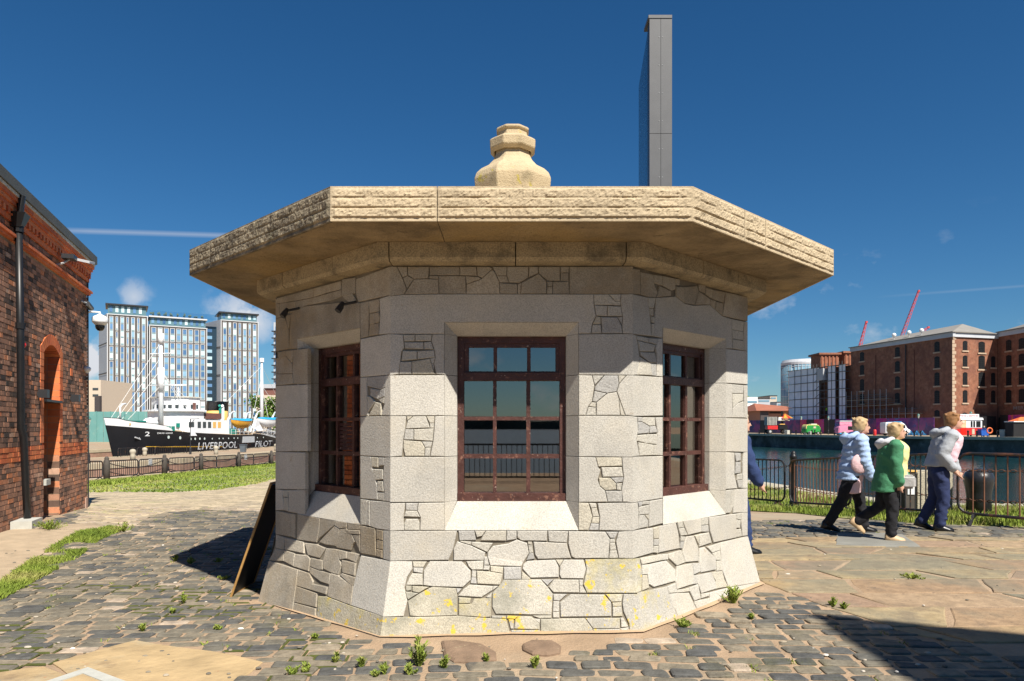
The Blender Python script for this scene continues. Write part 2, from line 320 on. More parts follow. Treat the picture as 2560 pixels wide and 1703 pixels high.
# stones traced per face: (origin x, origin y, scale, text); q-prefixed polygons are corner stones, l = lichen
ST = {0.0: [(920, 650, .4018, """
q1 133,40 180,40 215,110 243,180 220,215 133,225
180,40 245,40 247,95 215,110
215,110 247,95 285,120 243,185
247,40 380,40 378,115 287,118 247,95
287,118 378,115 440,120 443,210 225,213 243,185
385,40 570,40 570,95 385,95
380,97 435,97 440,120 378,115
440,97 608,97 610,210 443,210
570,40 675,40 680,100 575,97
608,100 690,103 705,118 612,150
675,40 760,40 775,55 712,112 690,103 680,98
770,60 790,75 818,140 820,210 612,212 612,152 705,118
775,40 865,40 862,95 800,97 785,62
803,98 862,97 876,140 820,140
865,40 1000,40 998,110 945,142 880,142 866,100
820,143 930,147 930,212 822,210
932,150 955,140 950,212 932,212
1003,40 1058,40 1062,80 1000,108
1062,85 1112,130 1112,210 950,210 955,142
1060,40 1195,40 1195,130 1118,130 1062,85
1115,133 1148,135 1148,165 1115,165
1115,165 1148,165 1148,210 1112,210
1150,133 1250,133 1252,212 1150,212
1198,80 1250,80 1250,130 1198,130
1198,40 1252,40 1250,78 1198,78
q2 1255,40 1645,40 1645,212 1255,212
q3 133,225 225,215 443,212 820,212 1405,212 1408,280 1420,348 1397,400 1388,458 1310,460 1310,390 477,390 477,460 133,460
1405,212 1495,212 1540,258 1525,280 1408,280
1497,212 1575,212 1573,255 1540,258
1528,258 1573,258 1570,282 1528,282
1408,280 1490,282 1487,350 1420,348
1492,285 1575,288 1585,352 1490,350
1420,348 1450,352 1450,400 1397,400
1397,400 1450,400 1455,458 1388,458
1450,355 1550,355 1580,415 1585,458 1457,458
1555,355 1585,352 1582,408
q4 1575,212 1645,212 1645,460 1587,458 1582,410 1587,350 1573,285
q5 133,460 218,462 228,545 210,570 192,712 133,715
218,462 292,462 292,508 222,508
295,462 400,462 392,505 295,505
225,510 345,512 347,556 230,552
350,510 395,508 412,558 348,556
215,562 305,565 305,620 205,630
308,566 412,560 418,605 308,620
198,632 272,632 272,712 192,712
275,630 385,610 412,700 425,712 272,712
388,612 418,607 408,645 393,640
395,645 410,645 412,690
400,462 477,462 477,715 425,712 410,650 420,610 412,560 395,505
q6 1310,460 1645,460 1645,715 1310,715
q7 133,718 477,718 477,968 133,968
1310,718 1392,718 1410,780 1395,880 1370,912 1355,968 1310,968
1395,718 1470,718 1410,785
1472,718 1555,718 1562,770 1545,820 1490,830 1408,812 1412,788
1408,815 1485,830 1420,885 1395,882
1490,832 1548,822 1562,865 1570,968 1420,968 1422,888
1390,885 1420,887 1418,915 1372,912
1372,915 1418,918 1418,968 1355,968
1555,718 1610,718 1562,770
1562,865 1600,968 1570,968
q8 1610,718 1645,718 1645,968 1600,968 1550,820 1562,775
q9 133,970 240,972 232,1050 218,1120 212,1222 133,1222
240,972 280,972 245,1000
282,972 360,972 385,1045 232,1052 245,1002
362,972 415,972 412,1015 382,1015
383,1017 412,1017 410,1047 388,1047
230,1056 283,1054 282,1120 220,1120
287,1052 410,1048 402,1130 285,1122
220,1122 330,1128 352,1168 350,1222 230,1222 218,1170
335,1130 402,1130 392,1165 355,1165
355,1170 390,1168 385,1222 352,1222
415,972 477,972 477,1222 385,1222 405,1130 412,1045
q10 1310,970 1645,970 1645,1225 1310,1225
q11 133,1227 477,1227 477,1507 133,1507
1310,1227 1415,1227 1432,1288 1448,1310 1430,1370 1445,1410 1475,1435 1490,1507 1310,1507
1418,1228 1578,1228 1582,1282 1432,1288
1450,1290 1580,1288 1588,1350 1460,1352
1435,1355 1505,1355 1540,1390 1545,1432 1475,1435 1440,1405
1510,1355 1590,1352 1585,1382 1545,1390
1546,1392 1582,1388 1575,1432 1547,1430
1478,1438 1580,1436 1582,1507 1492,1507
q12 1580,1228 1645,1228 1645,1507 1585,1507 1577,1435 1590,1352 1582,1285
"""), (920, 1230, .297, """
q13 187,92 315,92 300,210 305,325 187,325
318,92 420,92 412,155 318,155
315,158 412,160 440,215 300,207
318,228 420,226 435,260 432,325 305,325 302,265
425,92 645,90 645,325 438,325 440,215 415,158
1771,92 1855,92 1890,210 1855,325 1771,325
1860,92 1922,95 1925,130 1875,135
1880,138 1925,135 1950,210 1892,210
1890,213 1950,213 1945,265 1878,262
1875,265 1945,268 1940,325 1858,325
q14 1930,95 2225,92 2225,325 1945,325 1950,210
q15 187,330 752,325 730,430 715,480 680,575 187,578
760,325 895,325 912,410 765,410
897,325 995,325 965,370 915,385
995,325 1165,325 1163,415 945,412 960,375
1168,325 1250,325 1250,400 1165,412
1255,325 1510,325 1508,415 1290,412 1255,385
1515,325 1685,330 1675,430 1520,420
750,415 860,448 990,510 975,575 720,578 722,480
770,412 875,418 868,448 780,422
875,420 1055,430 1005,510 868,450
1050,455 1180,435 1255,400 1340,430 1355,520 1310,590 1290,628 1030,620 1005,545 1005,510
1345,418 1382,420 1382,445 1345,440
1345,445 1385,448 1392,510 1358,515
1390,418 1675,432 1685,480 1712,560 1430,568 1405,530
1355,520 1392,515 1405,565 1330,577
978,545 1003,545 1020,615 975,615
1690,330 1998,335 2035,400 2025,560 1745,562 1712,545 1685,440
2000,335 2107,335 2080,390 2038,390
2040,395 2082,395 2078,425 2035,425
2035,428 2082,428 2092,488 2035,490
2032,495 2095,492 2108,560 2028,560
q16 2110,335 2225,330 2225,560 2112,560 2085,420
q17 185,582 368,582 375,650 330,720 308,810 330,920 300,1050 130,1050
375,585 500,585 470,635 380,632
380,638 465,640 460,685 380,675
370,685 460,690 460,788 318,785 345,720
520,582 790,585 865,665 865,745 800,805 540,797 465,785 468,660
825,585 975,578 965,655 875,658 845,630
975,622 1025,622 1020,660 970,658
1030,622 1138,630 1138,685 1030,670
875,660 910,662 908,718 872,715
870,720 912,722 915,775 862,772
915,665 1030,672 1135,690 1115,785 920,775
1143,632 1292,632 1290,740 1143,735
1295,668 1365,725 1365,742 1293,738
1340,580 1575,570 1605,625 1608,720 1370,728 1300,650 1305,610
1580,570 1645,570 1615,625
1650,570 1815,570 1838,650 1815,732 1625,730 1610,700 1615,630
lq18 1825,568 2232,560 2250,850 1845,852 1812,780 1838,650
l 315,790 368,790 365,830 320,835
l 372,792 520,800 430,850 370,840
l 312,838 430,855 335,912 320,880
l 540,800 740,810 752,880 752,1040 430,1050 350,1045 335,920 440,850
745,812 790,815 752,860
855,780 1050,790 1048,830 955,890 755,875 800,820
1055,795 1100,795 1050,830
l 760,885 870,895 860,940 760,940
l 762,942 870,942 890,900 1035,895 1035,1055 975,1060 880,1050 762,1045
990,888 1045,840 1042,892
l 1140,740 1455,740 1520,810 1555,860 1545,1035 1075,1030 1045,970 1045,850 1100,790
1458,735 1560,735 1510,790
1565,740 1775,738 1778,850 1560,848 1518,800
1778,738 1812,740 1805,792 1778,790
1780,795 1812,795 1838,852 1782,852
1560,858 1680,860 1615,918 1560,912
1558,918 1612,922 1610,1010 1555,1008
1555,1012 1612,1015 1612,1062 1555,1060
l 1705,862 1990,865 2045,930 2050,1050 1620,1055 1615,930
l 1998,862 2148,860 2135,925 2050,928
l 2055,932 2135,928 2132,962 2058,962
l 2058,968 2138,965 2145,1050 2058,1052
lq19 2150,860 2250,858 2272,1215 2205,1215 2195,1110 2150,1010 2140,940
lq20 130,1052 430,1055 750,1045 1010,1062 1165,1070 1200,1225 88,1225
l 1040,1042 1160,1044 1160,1065 1040,1062
l 1170,1042 1265,1045 1240,1070 1170,1068
l 1180,1072 1228,1072 1225,1155 1200,1155
l 1270,1048 1375,1050 1445,1110 1445,1160 1228,1155 1235,1075
l 1380,1042 1545,1042 1545,1065 1450,1068
1395,1070 1448,1072 1445,1105
l 1205,1162 1448,1165 1448,1220 1205,1222
l 1455,1068 1825,1065 1890,1155 1888,1218 1455,1220
l 1830,1062 2122,1060 2120,1150 1895,1150
2125,1062 2150,1060 2165,1085 2128,1085
2128,1090 2165,1088 2195,1135 2130,1142
l 1895,1155 2120,1155 2165,1215 1895,1218
2122,1150 2195,1140 2200,1215 2165,1215
""")],
-math.pi / 4: [(620, 650, .2869, """
252,335 575,245 570,320 415,355 275,378 252,380
575,245 810,180 812,255 690,285 570,325
820,165 935,150 935,290 815,312
q21 252,385 275,378 275,470 325,480 320,492 252,510
275,378 412,355 415,455 280,470
570,330 812,258 815,318 740,350 500,400 415,440 418,360
q1 940,165 1232,60 1232,308 960,365 940,300
815,318 905,285 940,350 890,385
400,440 500,400 880,360 890,385 960,368 975,372 975,600 450,690 450,770 360,775 365,600 375,475
252,512 320,492 350,610 355,778 252,795
325,480 375,475 355,605
975,375 1050,360 1052,480 1045,665 975,685
1055,355 1145,338 1138,450 1055,465
1060,470 1105,460 1108,555 1058,570
1108,455 1138,450 1150,490 1138,545 1110,550
1060,562 1140,548 1140,650 1050,665
q3 1148,335 1232,310 1232,640 1142,655 1150,490
q5 975,690 1232,648 1232,1000 975,1022
975,1025 1038,1020 1035,1100 1045,1360 975,1362
1040,1018 1195,1005 1195,1110 1150,1127 1035,1100
1065,1115 1150,1130 1130,1215 1065,1185
1150,1130 1195,1115 1190,1190 1135,1215
1040,1185 1065,1190 1110,1238 1050,1330 1042,1330
1135,1220 1190,1195 1185,1255 1160,1242
1110,1240 1160,1245 1160,1355 1050,1358
q7 1197,1005 1232,1002 1232,1357 1165,1357 1190,1250
260,800 330,790 328,832 285,870 262,850
332,790 395,783 385,905 330,835
252,855 330,840 385,908 385,990 252,992
252,992 385,990 400,1080 252,1095
400,780 520,770 520,1080 405,1080 388,980
252,1097 520,1085 520,1370 252,1375
252,1378 390,1376 392,1668 252,1670
395,1375 520,1372 520,1668 395,1668
q9 975,1365 1232,1360 1232,1717 975,1707
"""), (620, 1080, .3571, """
203,140 400,142 400,403 203,400
787,168 862,172 870,260 905,380 905,475 787,465
862,172 912,175 912,250 865,245
915,178 952,178 952,235 915,240
870,255 945,262 945,335 888,340
905,345 945,345 950,420 905,415
908,422 955,425 958,485 910,478
q11 955,178 992,178 992,490 960,487 947,330
203,402 240,405 250,545 203,550
242,405 280,405 280,455 248,455
248,460 282,460 285,560 250,550
285,405 400,405 400,575 345,570 288,560
787,470 832,472 828,655 787,650
835,475 852,478 855,660 830,655
q13 855,480 992,492 992,690 905,680 858,665
203,552 300,570 302,735 203,715
302,570 330,575 330,745 302,735
335,570 505,600 500,690 480,775 340,755
505,605 605,620 605,655 500,745 485,770 495,690
605,615 690,630 688,672 640,677 605,655
695,630 783,640 783,685 695,680
787,655 890,675 895,870 787,850
897,680 945,688 945,760 897,750
900,755 942,765 942,825 900,815
897,820 940,830 940,885 895,870
q15 947,690 992,692 992,903 945,890
495,770 605,655 640,680 635,730 612,800 540,790
640,680 690,675 725,720 750,770 735,790 720,830 620,812 615,790
695,685 783,690 783,720 700,715
728,718 783,722 783,850 755,775
203,720 250,735 250,820 190,812
255,735 390,770 390,852 255,825
395,775 480,785 545,815 500,885 415,862
190,815 250,825 248,905 155,900
250,828 325,850 318,943 248,908
330,855 420,865 435,890 425,978 318,945
440,880 525,900 520,965 500,970 432,942
545,812 620,820 640,900 655,935 630,1000 580,985 525,960 520,900
625,820 690,835 690,888 640,895
692,838 780,855 752,915 690,890
655,895 752,918 745,1010 660,985
430,945 500,970 575,990 565,1070 505,1050 430,990
350,965 430,990 455,1050 435,1105 340,1077
440,1060 555,1085 545,1140 438,1110
580,990 630,1005 735,1080 720,1215 555,1150 568,1070
640,1000 660,990 760,1020 730,1085
335,1080 480,1130 475,1230 320,1190
155,905 348,960 335,1080 318,1195 310,1280 70,1240
lq17 790,865 992,905 945,1290 725,1215 740,1080 765,960
lq20 490,1150 555,1155 720,1220 945,1293 918,1470 480,1330
320,1195 470,1235 470,1330 312,1290
""")],
math.pi / 4: [(1440, 650, .389, """
q2 362,55 412,60 412,220 362,218
415,75 498,90 500,150 525,210 515,240 460,238 415,222
500,95 555,100 553,165 505,150
555,100 640,115 640,190 612,198 555,165
535,165 612,200 610,232 515,240 525,208
640,120 668,125 665,165 642,160
645,170 692,175 700,278 645,232
695,170 780,165 787,198 765,290 700,280
790,200 862,250 860,287 768,290
790,155 835,160 830,215 790,195
835,175 880,190 875,250 835,220
882,190 962,205 950,275 880,250
865,255 900,262 893,318 860,287
902,268 950,280 940,358 895,320
q22 962,205 1108,240 1108,395 940,360 955,270
q4 362,222 462,240 470,310 475,350 488,490 362,475
463,240 512,245 500,310 468,305
470,312 500,315 500,360 478,358
480,362 505,365 505,405 488,402
486,408 505,410 502,490 486,490
515,240 640,235 700,280 755,292 860,288 940,358 1000,378 1003,570 965,568 965,512 558,440 558,500 505,495 505,400 512,300
1002,380 1080,395 1075,460 1003,445
1003,448 1075,462 1075,515 1005,505
1005,508 1078,520 1082,585 1005,572
q23 1082,395 1108,398 1108,588 1084,585 1076,480
q6 362,478 385,482 400,560 410,640 395,740 362,738
388,485 465,500 465,530 395,515
468,500 530,505 518,545 468,535
398,518 512,545 500,590 412,588
415,592 508,595 520,660 480,662 418,615
410,620 480,665 488,742 395,740
482,665 518,668 520,748 490,745
530,502 558,505 558,752 520,750 520,600 512,570
q24 965,572 1108,588 1108,800 965,792
q8 362,742 558,755 558,1003 362,1003
965,795 1005,798 1005,1015 965,1015
1006,798 1078,805 1075,860 1006,858
1006,862 1075,862 1072,905 1040,920 1008,952
1008,955 1045,920 1078,908 1080,1015 1006,1015
q25 1080,805 1108,806 1108,1018 1082,1016
q10 362,1005 393,1008 400,1100 390,1150 408,1262 362,1262
395,1008 430,1010 425,1040 397,1035
430,1010 508,1012 510,1065 472,1068 430,1040
400,1040 430,1045 472,1070 468,1115 400,1120
475,1070 515,1068 525,1110 475,1115
455,1120 522,1118 522,1185 450,1180
395,1125 455,1120 447,1180 392,1165
398,1170 498,1185 498,1258 410,1260
500,1188 520,1190 515,1255 500,1255
510,1010 558,1010 558,1258 518,1258 525,1110
q26 965,1018 1108,1020 1108,1232 965,1232
q12 362,1265 558,1260 558,1533 362,1562
965,1236 1020,1236 1020,1380 1040,1470 965,1475
1020,1240 1060,1240 1060,1290 1030,1295
1030,1298 1060,1298 1060,1370 1025,1375
1040,1375 1070,1372 1070,1412 1035,1415
1035,1418 1072,1415 1070,1468 1045,1465
q27 1078,1238 1108,1236 1108,1466 1074,1470 1072,1300
"""), (1400, 1180, .2933, """
q14 618,260 662,258 672,330 668,488 618,500
665,258 700,250 698,290 670,298
702,252 762,248 760,278 702,282
675,295 762,282 762,362 678,368
672,370 720,366 752,410 750,470 668,488
722,366 762,365 757,410
765,245 868,228 868,442 760,470
1410,158 1455,150 1452,350 1410,355
1458,150 1480,150 1478,290 1455,350
q28 1482,150 1600,140 1600,345 1478,352
q16 618,500 795,475 795,690 618,735
797,475 848,465 846,570 800,570
800,575 845,572 842,625 800,630
798,635 840,630 838,695 797,690
850,460 990,430 1010,510 1025,650 845,690
995,420 1040,415 1060,470 1010,480
1045,412 1200,395 1205,510 1095,540 1060,460
1205,390 1265,385 1268,450 1205,455
1205,460 1265,455 1268,512 1210,515
1010,485 1060,475 1090,540 1025,545
1030,550 1070,550 1065,590 1030,590
1030,595 1065,595 1045,660 1025,655
1080,550 1140,545 1180,640 1185,762 1072,775 1045,690 1068,590
1145,540 1182,535 1182,625
1185,530 1275,515 1295,605 1190,640
1268,385 1500,355 1505,470 1500,562 1310,605 1280,510
1503,355 1545,348 1540,410 1505,400
1505,405 1542,412 1535,480 1497,480
1500,490 1545,485 1555,550 1505,562
q29 1548,348 1600,342 1600,540 1558,550 1545,430
lq18 620,740 680,732 700,850 695,1020 638,1033
685,735 865,700 870,755 700,790
870,700 920,695 922,750 875,755
925,700 1035,665 1072,770 1000,800 930,740
700,795 770,785 745,875 705,875
705,880 745,880 765,990 705,1015
770,785 910,755 985,830 985,935 800,985 760,960 750,870
995,805 1125,780 1140,880 1120,960 1000,1000 990,930
1130,775 1190,775 1200,850 1140,875
1190,650 1235,640 1330,730 1332,835 1205,860 1190,780
1250,640 1365,605 1365,665 1295,690
1300,695 1365,672 1378,750 1335,755
1335,760 1378,757 1388,840 1338,848
1140,885 1175,880 1180,955 1125,965
1180,875 1290,855 1330,940 1330,1000 1210,1035 1180,950
1295,855 1385,845 1405,920 1405,985 1335,998 1330,930 1300,880
1405,920 1435,985 1405,985
q30 1368,600 1600,548 1708,935 1440,985 1385,840
915,975 990,945 1000,1030 930,1035
lq19 640,1035 915,975 935,1050 990,1190 1008,1240 1015,1330 665,1440
935,1040 1000,1035 1100,1030 1175,1190 1010,1240 985,1190 945,1120
1000,1005 1050,1000 1055,1030 1005,1030
1055,1000 1100,990 1105,1020 1058,1025
1105,985 1180,960 1200,1080 1145,1100 1110,1020
1205,1040 1280,1025 1275,1060 1210,1080
1148,1105 1205,1090 1280,1075 1288,1150 1175,1192 1150,1130
1280,1030 1440,990 1715,938 1740,1060 1430,1190 1290,1230
1010,1245 1288,1155 1290,1232 1015,1335
""")]}

def offset_poly(pts, ds):
    """move every edge of polygon pts inwards by its own distance"""
    n = len(pts); area = sum(pts[i][0] * pts[(i + 1) % n][1] - pts[(i + 1) % n][0] * pts[i][1] for i in range(n)); sg = 1 if area > 0 else -1
    out = []
    for i in range(n):
        p0, p1, p2 = pts[i - 1], pts[i], pts[(i + 1) % n]
        def ed(a, b, d):
            dx, dy = b[0] - a[0], b[1] - a[1]; l = math.hypot(dx, dy) or 1e-6
            nx, ny = -dy / l * sg, dx / l * sg
            return nx, ny, nx * a[0] + ny * a[1] + d
        a1, b1, c1 = ed(p0, p1, ds[i - 1]); a2, b2, c2 = ed(p1, p2, ds[i])
        det = a1 * b2 - a2 * b1
        if abs(det) < 0.3:
            out.append((p1[0] + (a1 + a2) * 0.5 * max(ds[i - 1], ds[i]), p1[1] + (b1 + b2) * 0.5 * max(ds[i - 1], ds[i])))
        else:
            out.append(((c1 * b2 - c2 * b1) / det, (a1 * c2 - a2 * c1) / det))
    return out
def parea(p): return abs(sum(p[i][0] * p[(i + 1) % len(p)][1] - p[(i + 1) % len(p)][0] * p[i][1] for i in range(len(p)))) / 2

def stone_into(mb, P, poly, corner, bulge, gap=0.0019, bev=0.0045, back=-0.035):
    n = len(poly); size = math.sqrt(parea(poly)); bev = min(bev, size * 0.07); gap = min(gap, size * 0.03)
    iscor = [corner[i] and corner[(i + 1) % n] and corner[i] == corner[(i + 1) % n] for i in range(n)]
    o1 = offset_poly(poly, [0 if c else gap for c in iscor]); o2 = offset_poly(poly, [0 if c else gap + bev for c in iscor])
    if parea(o2) < 0.3 * parea(poly) or parea(o2) > parea(poly): o2 = [(a[0] * .85 + sum(p[0] for p in o1) / n * .15, a[1] * .85 + sum(p[1] for p in o1) / n * .15) for a in o1]
    def pt(q, i, off):
        U, z = q
        if corner[i]: U = corner[i] * (AP + off + bat(z)) * T22
        return P(U, z, off)
    rings = [[pt(o1[i], i, back) for i in range(n)], [pt(o1[i], i, bulge if corner[i] else -0.003) for i in range(n)], [pt(o2[i], i, bulge) for i in range(n)]]
    ar = sum(poly[i][0] * poly[(i + 1) % n][1] - poly[(i + 1) % n][0] * poly[i][1] for i in range(n))
    b = len(mb.v); mb.v += [tuple(p) for r_ in rings for p in r_]
    for k in range(2):
        for i in range(n):
            j = (i + 1) % n
            if iscor[i]: continue
            f = [b + k * n + i, b + k * n + j, b + (k + 1) * n + j, b + (k + 1) * n + i]
            mb.f.append(f if ar > 0 else f[::-1]); mb.r.append(mb.cur); mb.m.append(0)
    f = [b + 2 * n + i for i in range(n)]; mb.f.append(f if ar > 0 else f[::-1]); mb.r.append(mb.cur); mb.m.append(0)

OUT_U, IN_U, Z_TOP, Z_TOPI, Z_SILL, Z_SILLB, SPL = 0.531, 0.4435, 2.443, 2.353, 1.008, 0.79, 0.12
def parse_face(th):
    polys = []
    for ox, oy, sc, txt in ST[th]:
        for ln in txt.strip().splitlines():
            t = ln.split(); key = ''
            if ',' not in t[0]: key = t.pop(0)
            polys.append([key, [(ox + float(a.split(',')[0]) * sc, oy + float(a.split(',')[1]) * sc) for a in t]])
    # snap nearby traced corners together so that joints stay even
    cl = []
    for pi, (k, pts) in enumerate(polys):
        for vi, p in enumerate(pts):
            for c in cl:
                if (c[0] / c[2] - p[0]) ** 2 + (c[1] / c[2] - p[1]) ** 2 < 2.3 ** 2:
                    c[0] += p[0]; c[1] += p[1]; c[2] += 1; c[3].append((pi, vi)); break
            else: cl.append([p[0], p[1], 1, [(pi, vi)]])
    for c in cl:
        for pi, vi in c[3]: polys[pi][1][vi] = (c[0] / c[2], c[1] / c[2])
    res = []
    for k, pts in polys:
        uv, cor = [], []
        for p in pts:
            U, z = face_uv(th, *p); um = (AP + bat(z)) * T22; c = 0
            if abs(U) > um * 0.962: U = math.copysign(um, U); c = 1 if U > 0 else -1
            elif 0.74 < z < 2.5 and abs(abs(U) - OUT_U) < 0.045: U = math.copysign(OUT_U, U)
            uv.append((U, min(z, 2.925))); cor.append(c)
        ok = [i for i in range(len(uv)) if math.dist(uv[i], uv[i - 1]) > 1e-4]
        uv = [uv[i] for i in ok]; cor = [cor[i] for i in ok]
        if len(uv) > 2 and parea(uv) > 2e-4: res.append((k, uv, cor))
    return res
quoins = {}
front_polys = None
for th in ST:
    P = face_fn(th)[0]; polys = parse_face(th)
    if th == 0.0: front_polys = polys
    for key, uv, cor in polys:
        lich = key.startswith('l'); q = key.lstrip('l')
        big = parea(uv) > 0.028; zc = sum(p[1] for p in uv) / len(uv); stain_bounce = zc > 2.66 or (th < 0 and (zc > 2.0 or zc < 0.80))
        if q:
            mb = quoins.setdefault(q, [MB(), 1 if lich else 2 if stain_bounce and zc > 2.66 else 0])[0]; stone_into(mb, P, uv, cor, 0.002)
        else:
            mb = MB(); stone_into(mb, P, uv, cor, R.uniform(0.0, 0.004) if not big else R.uniform(0.0, 0.003))
            mb.build("granite_block" if big else "rubble_stone", GRANL if lich else GRANS if stain_bounce else (GRAN if big else GRANB), hut)
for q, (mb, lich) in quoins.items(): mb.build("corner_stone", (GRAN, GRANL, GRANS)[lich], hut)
# window surrounds (splayed reveal stones, sills, lintel soffits), panes and frames on the three faces in view + both flanks
CZ = [2.353, 2.027, 1.703, 1.378, 1.0156]
SU = 0.001304; SZ = 0.001318
def wx(x): return (x - 892) * SU
def wz(y): return Z_TOPI - (y - 475) * SZ
louvre_face = -math.pi / 4
def window_on(th, parent, interior=True):
    P = face_fn(th)[0]; RV = -0.25
    for sd in (-1, 1):
        for z1, z0 in zip(CZ[:-1], CZ[1:]):
            a, b = z0 + 0.002, z1 - 0.002
            mb = MB(); w = [P(sd * OUT_U, a, 0.0015), P(sd * IN_U, a, -SPL), P(sd * IN_U, a, RV), P(sd * IN_U, b, RV), P(sd * IN_U, b, -SPL), P(sd * OUT_U, b, 0.0015)]
            fs = [(0, 1, 4, 5), (1, 2, 3, 4)]
            mb.add(w, fs if sd < 0 else [f[::-1] for f in fs]); mb.build("reveal_stone", GRAN, parent)
        mb = MB(); w = [P(sd * OUT_U, CZ[-1], 0.001), P(sd * IN_U, CZ[-1], -SPL), P(sd * OUT_U, Z_SILLB, 0.001)]
        mb.add(w, [(0, 2, 1) if sd < 0 else (0, 1, 2)]); mb.build("reveal_stone", GRAN, parent)
    mb = MB()   # lintel soffit
    w = [P(-OUT_U, Z_TOP, 0.001), P(OUT_U, Z_TOP, 0.001), P(IN_U, Z_TOPI, -SPL), P(-IN_U, Z_TOPI, -SPL), P(IN_U, Z_TOPI, RV), P(-IN_U, Z_TOPI, RV), P(-OUT_U, CZ[0], 0.001), P(OUT_U, CZ[0], 0.001)]
    mb.add(w, [(0, 1, 2, 3), (3, 2, 4, 5), (0, 3, 6), (1, 7, 2)]); mb.build("lintel_soffit", GRAN, parent)
    mb = MB()   # sloping sill
    w = [P(-OUT_U, Z_SILLB + 0.003, 0.001), P(OUT_U, Z_SILLB + 0.003, 0.001), P(IN_U, Z_SILL, -SPL), P(-IN_U, Z_SILL, -SPL), P(IN_U, Z_SILL + 0.01, RV), P(-IN_U, Z_SILL + 0.01, RV)]
    mid = [P(-OUT_U * .94, 0.86, -0.028), P(OUT_U * .94, 0.86, -0.028)]
    mb.add(w, [(0, 1, 2, 3), (3, 2, 4, 5)]); mb.build("sill_stone", GRAN, parent)
    win = empty("window", P(0, Z_SILL, -0.2)); win.parent = parent; win.location = (0, 0, 0)
    def fb(x0, x1, y0, y1, o0, o1, nm):
        mb = MB(); mb.boxm(lambda U, o, z: P(U, z, o - .02), (wx(x0), o1, wz(y1)), (wx(x1), o0, wz(y0))); return mb.build(nm, WOOD, win)
    for x0, x1 in ((553, 592), (1195, 1231)): fb(x0, x1, 476, 1446, -0.15, -0.22, "frame_post")
    fb(592, 1195, 476, 516, -0.152, -0.22, "head_rail"); fb(592, 1195, 700, 748, -0.135, -0.22, "transom"); fb(553, 1231, 1446, 1502, -0.112, -0.22, "bottom_rail")
    for x0, x1 in ((592, 622), (1170, 1195)): fb(x0, x1, 516, 700, -0.165, -0.215, "sash_stile")
    fb(622, 1170, 516, 540, -0.165, -0.215, "sash_rail"); fb(622, 1170, 690, 700, -0.165, -0.215, "sash_rail")
    for x0, x1 in ((778, 800), (990, 1012)): fb(x0, x1, 540, 690, -0.166, -0.214, "glazing_bar")
    for x0, x1 in ((775, 797), (985, 1010)): fb(x0, x1, 748, 1446, -0.162, -0.214, "glazing_bar")
    for y0, y1 in ((972, 995), (1205, 1232)): fb(592, 775, y0, y1, -0.160, -0.214, "glazing_bar"); fb(797, 985, y0, y1, -0.160, -0.214, "glazing_bar"); fb(1010, 1195, y0, y1, -0.160, -0.214, "glazing_bar")
    panes = [(x0, x1, 540, 690) for x0, x1 in ((622, 778), (800, 990), (1012, 1170))] + [(x0, x1, y0, y1) for x0, x1 in ((592, 775), (797, 985), (1010, 1195)) for y0, y1 in ((748, 972), (995, 1205), (1232, 1446))]
    for i, (x0, x1, y0, y1) in enumerate(panes):
        mb = MB()
        tilt = R.uniform(-0.0015, 0.0015)
        mb.add([P(wx(x0) - .004, wz(y1) - .004, -0.21), P(wx(x1) + .004, wz(y1) - .004, -0.21 + tilt), P(wx(x1) + .004, wz(y0) + .004, -0.21 + tilt), P(wx(x0) - .004, wz(y0) + .004, -0.21)], [(0, 1, 2, 3)])
        mb.build("pane", HUTGL, win)
    if abs(th - louvre_face) < 1e-6:
        for k in range(7):
            z = wz(1195) + k * 0.036; mb = MB()
            mb.add([P(wx(800), z, -0.198), P(wx(982), z, -0.198), P(wx(982), z + 0.03, -0.208), P(wx(800), z + 0.03, -0.208)], [(0, 1, 2, 3)]); mb.build("vent_slat", WOOD, win)
for th in (0.0, -math.pi / 4, math.pi / 4): window_on(th, hut)
# core walls with window openings, inner faces, floor, ceiling
for k in range(8):
    th = k * math.pi / 4; th = th if th <= math.pi else th - 2 * math.pi
    P = face_fn(th)[0]; openw = abs(th) < 0.8
    mb = MB()
    def wallbox(u0, u1, z0, z1, o0=-0.013, o1=-0.5):
        ring = []
        for z in (z0, z1):
            for (U, o) in ((u0, o0), (u1, o0), (u1, o1), (u0, o1)):
                lim = (AP + o + bat(z)) * T22; ring.append(P(max(-lim, min(lim, U)), z, o if o > -0.1 else o - bat(z)))
        mb.add(ring, [(3, 2, 1, 0), (4, 5, 6, 7), (0, 1, 5, 4), (1, 2, 6, 5), (2, 3, 7, 6), (3, 0, 4, 7)])
    wallbox(-2, 2, -0.3, ZB); 
    if openw:
        # below the sill the core follows the sloping sill
        wallbox(-2, 2, ZB, Z_SILLB); wallbox(-2, -OUT_U - .01, Z_SILLB, 2.46); wallbox(OUT_U + .01, 2, Z_SILLB, 2.46); wallbox(-2, 2, 2.46, 2.95)
        wallbox(-OUT_U - .01, OUT_U + .01, Z_SILLB, Z_SILL - 0.01, -0.26, -0.5)
        for sd in (-1, 1):
            a, b = sorted((sd * OUT_U + sd * .01, sd * (IN_U + .004))); wallbox(a, b, Z_SILL - .01, 2.46, -0.26, -0.5)
        wallbox(-IN_U, IN_U, Z_TOPI + 0.004, 2.46, -0.26, -0.5)
    else: wallbox(-2, 2, ZB, 2.95)
    mb.build("wall_core", MORT, hut)
octo = lambda a, z, rot=0: [tuple(HC + Vector((a / math.cos(math.radians(22.5)) * math.sin(math.radians(22.5 + 45 * k)), -a / math.cos(math.radians(22.5)) * math.cos(math.radians(22.5 + 45 * k)), z))) for k in range(8)]
MB().add(octo(AP - .4, 0.25), [tuple(range(8))]).build("floor", PLAST, hut)
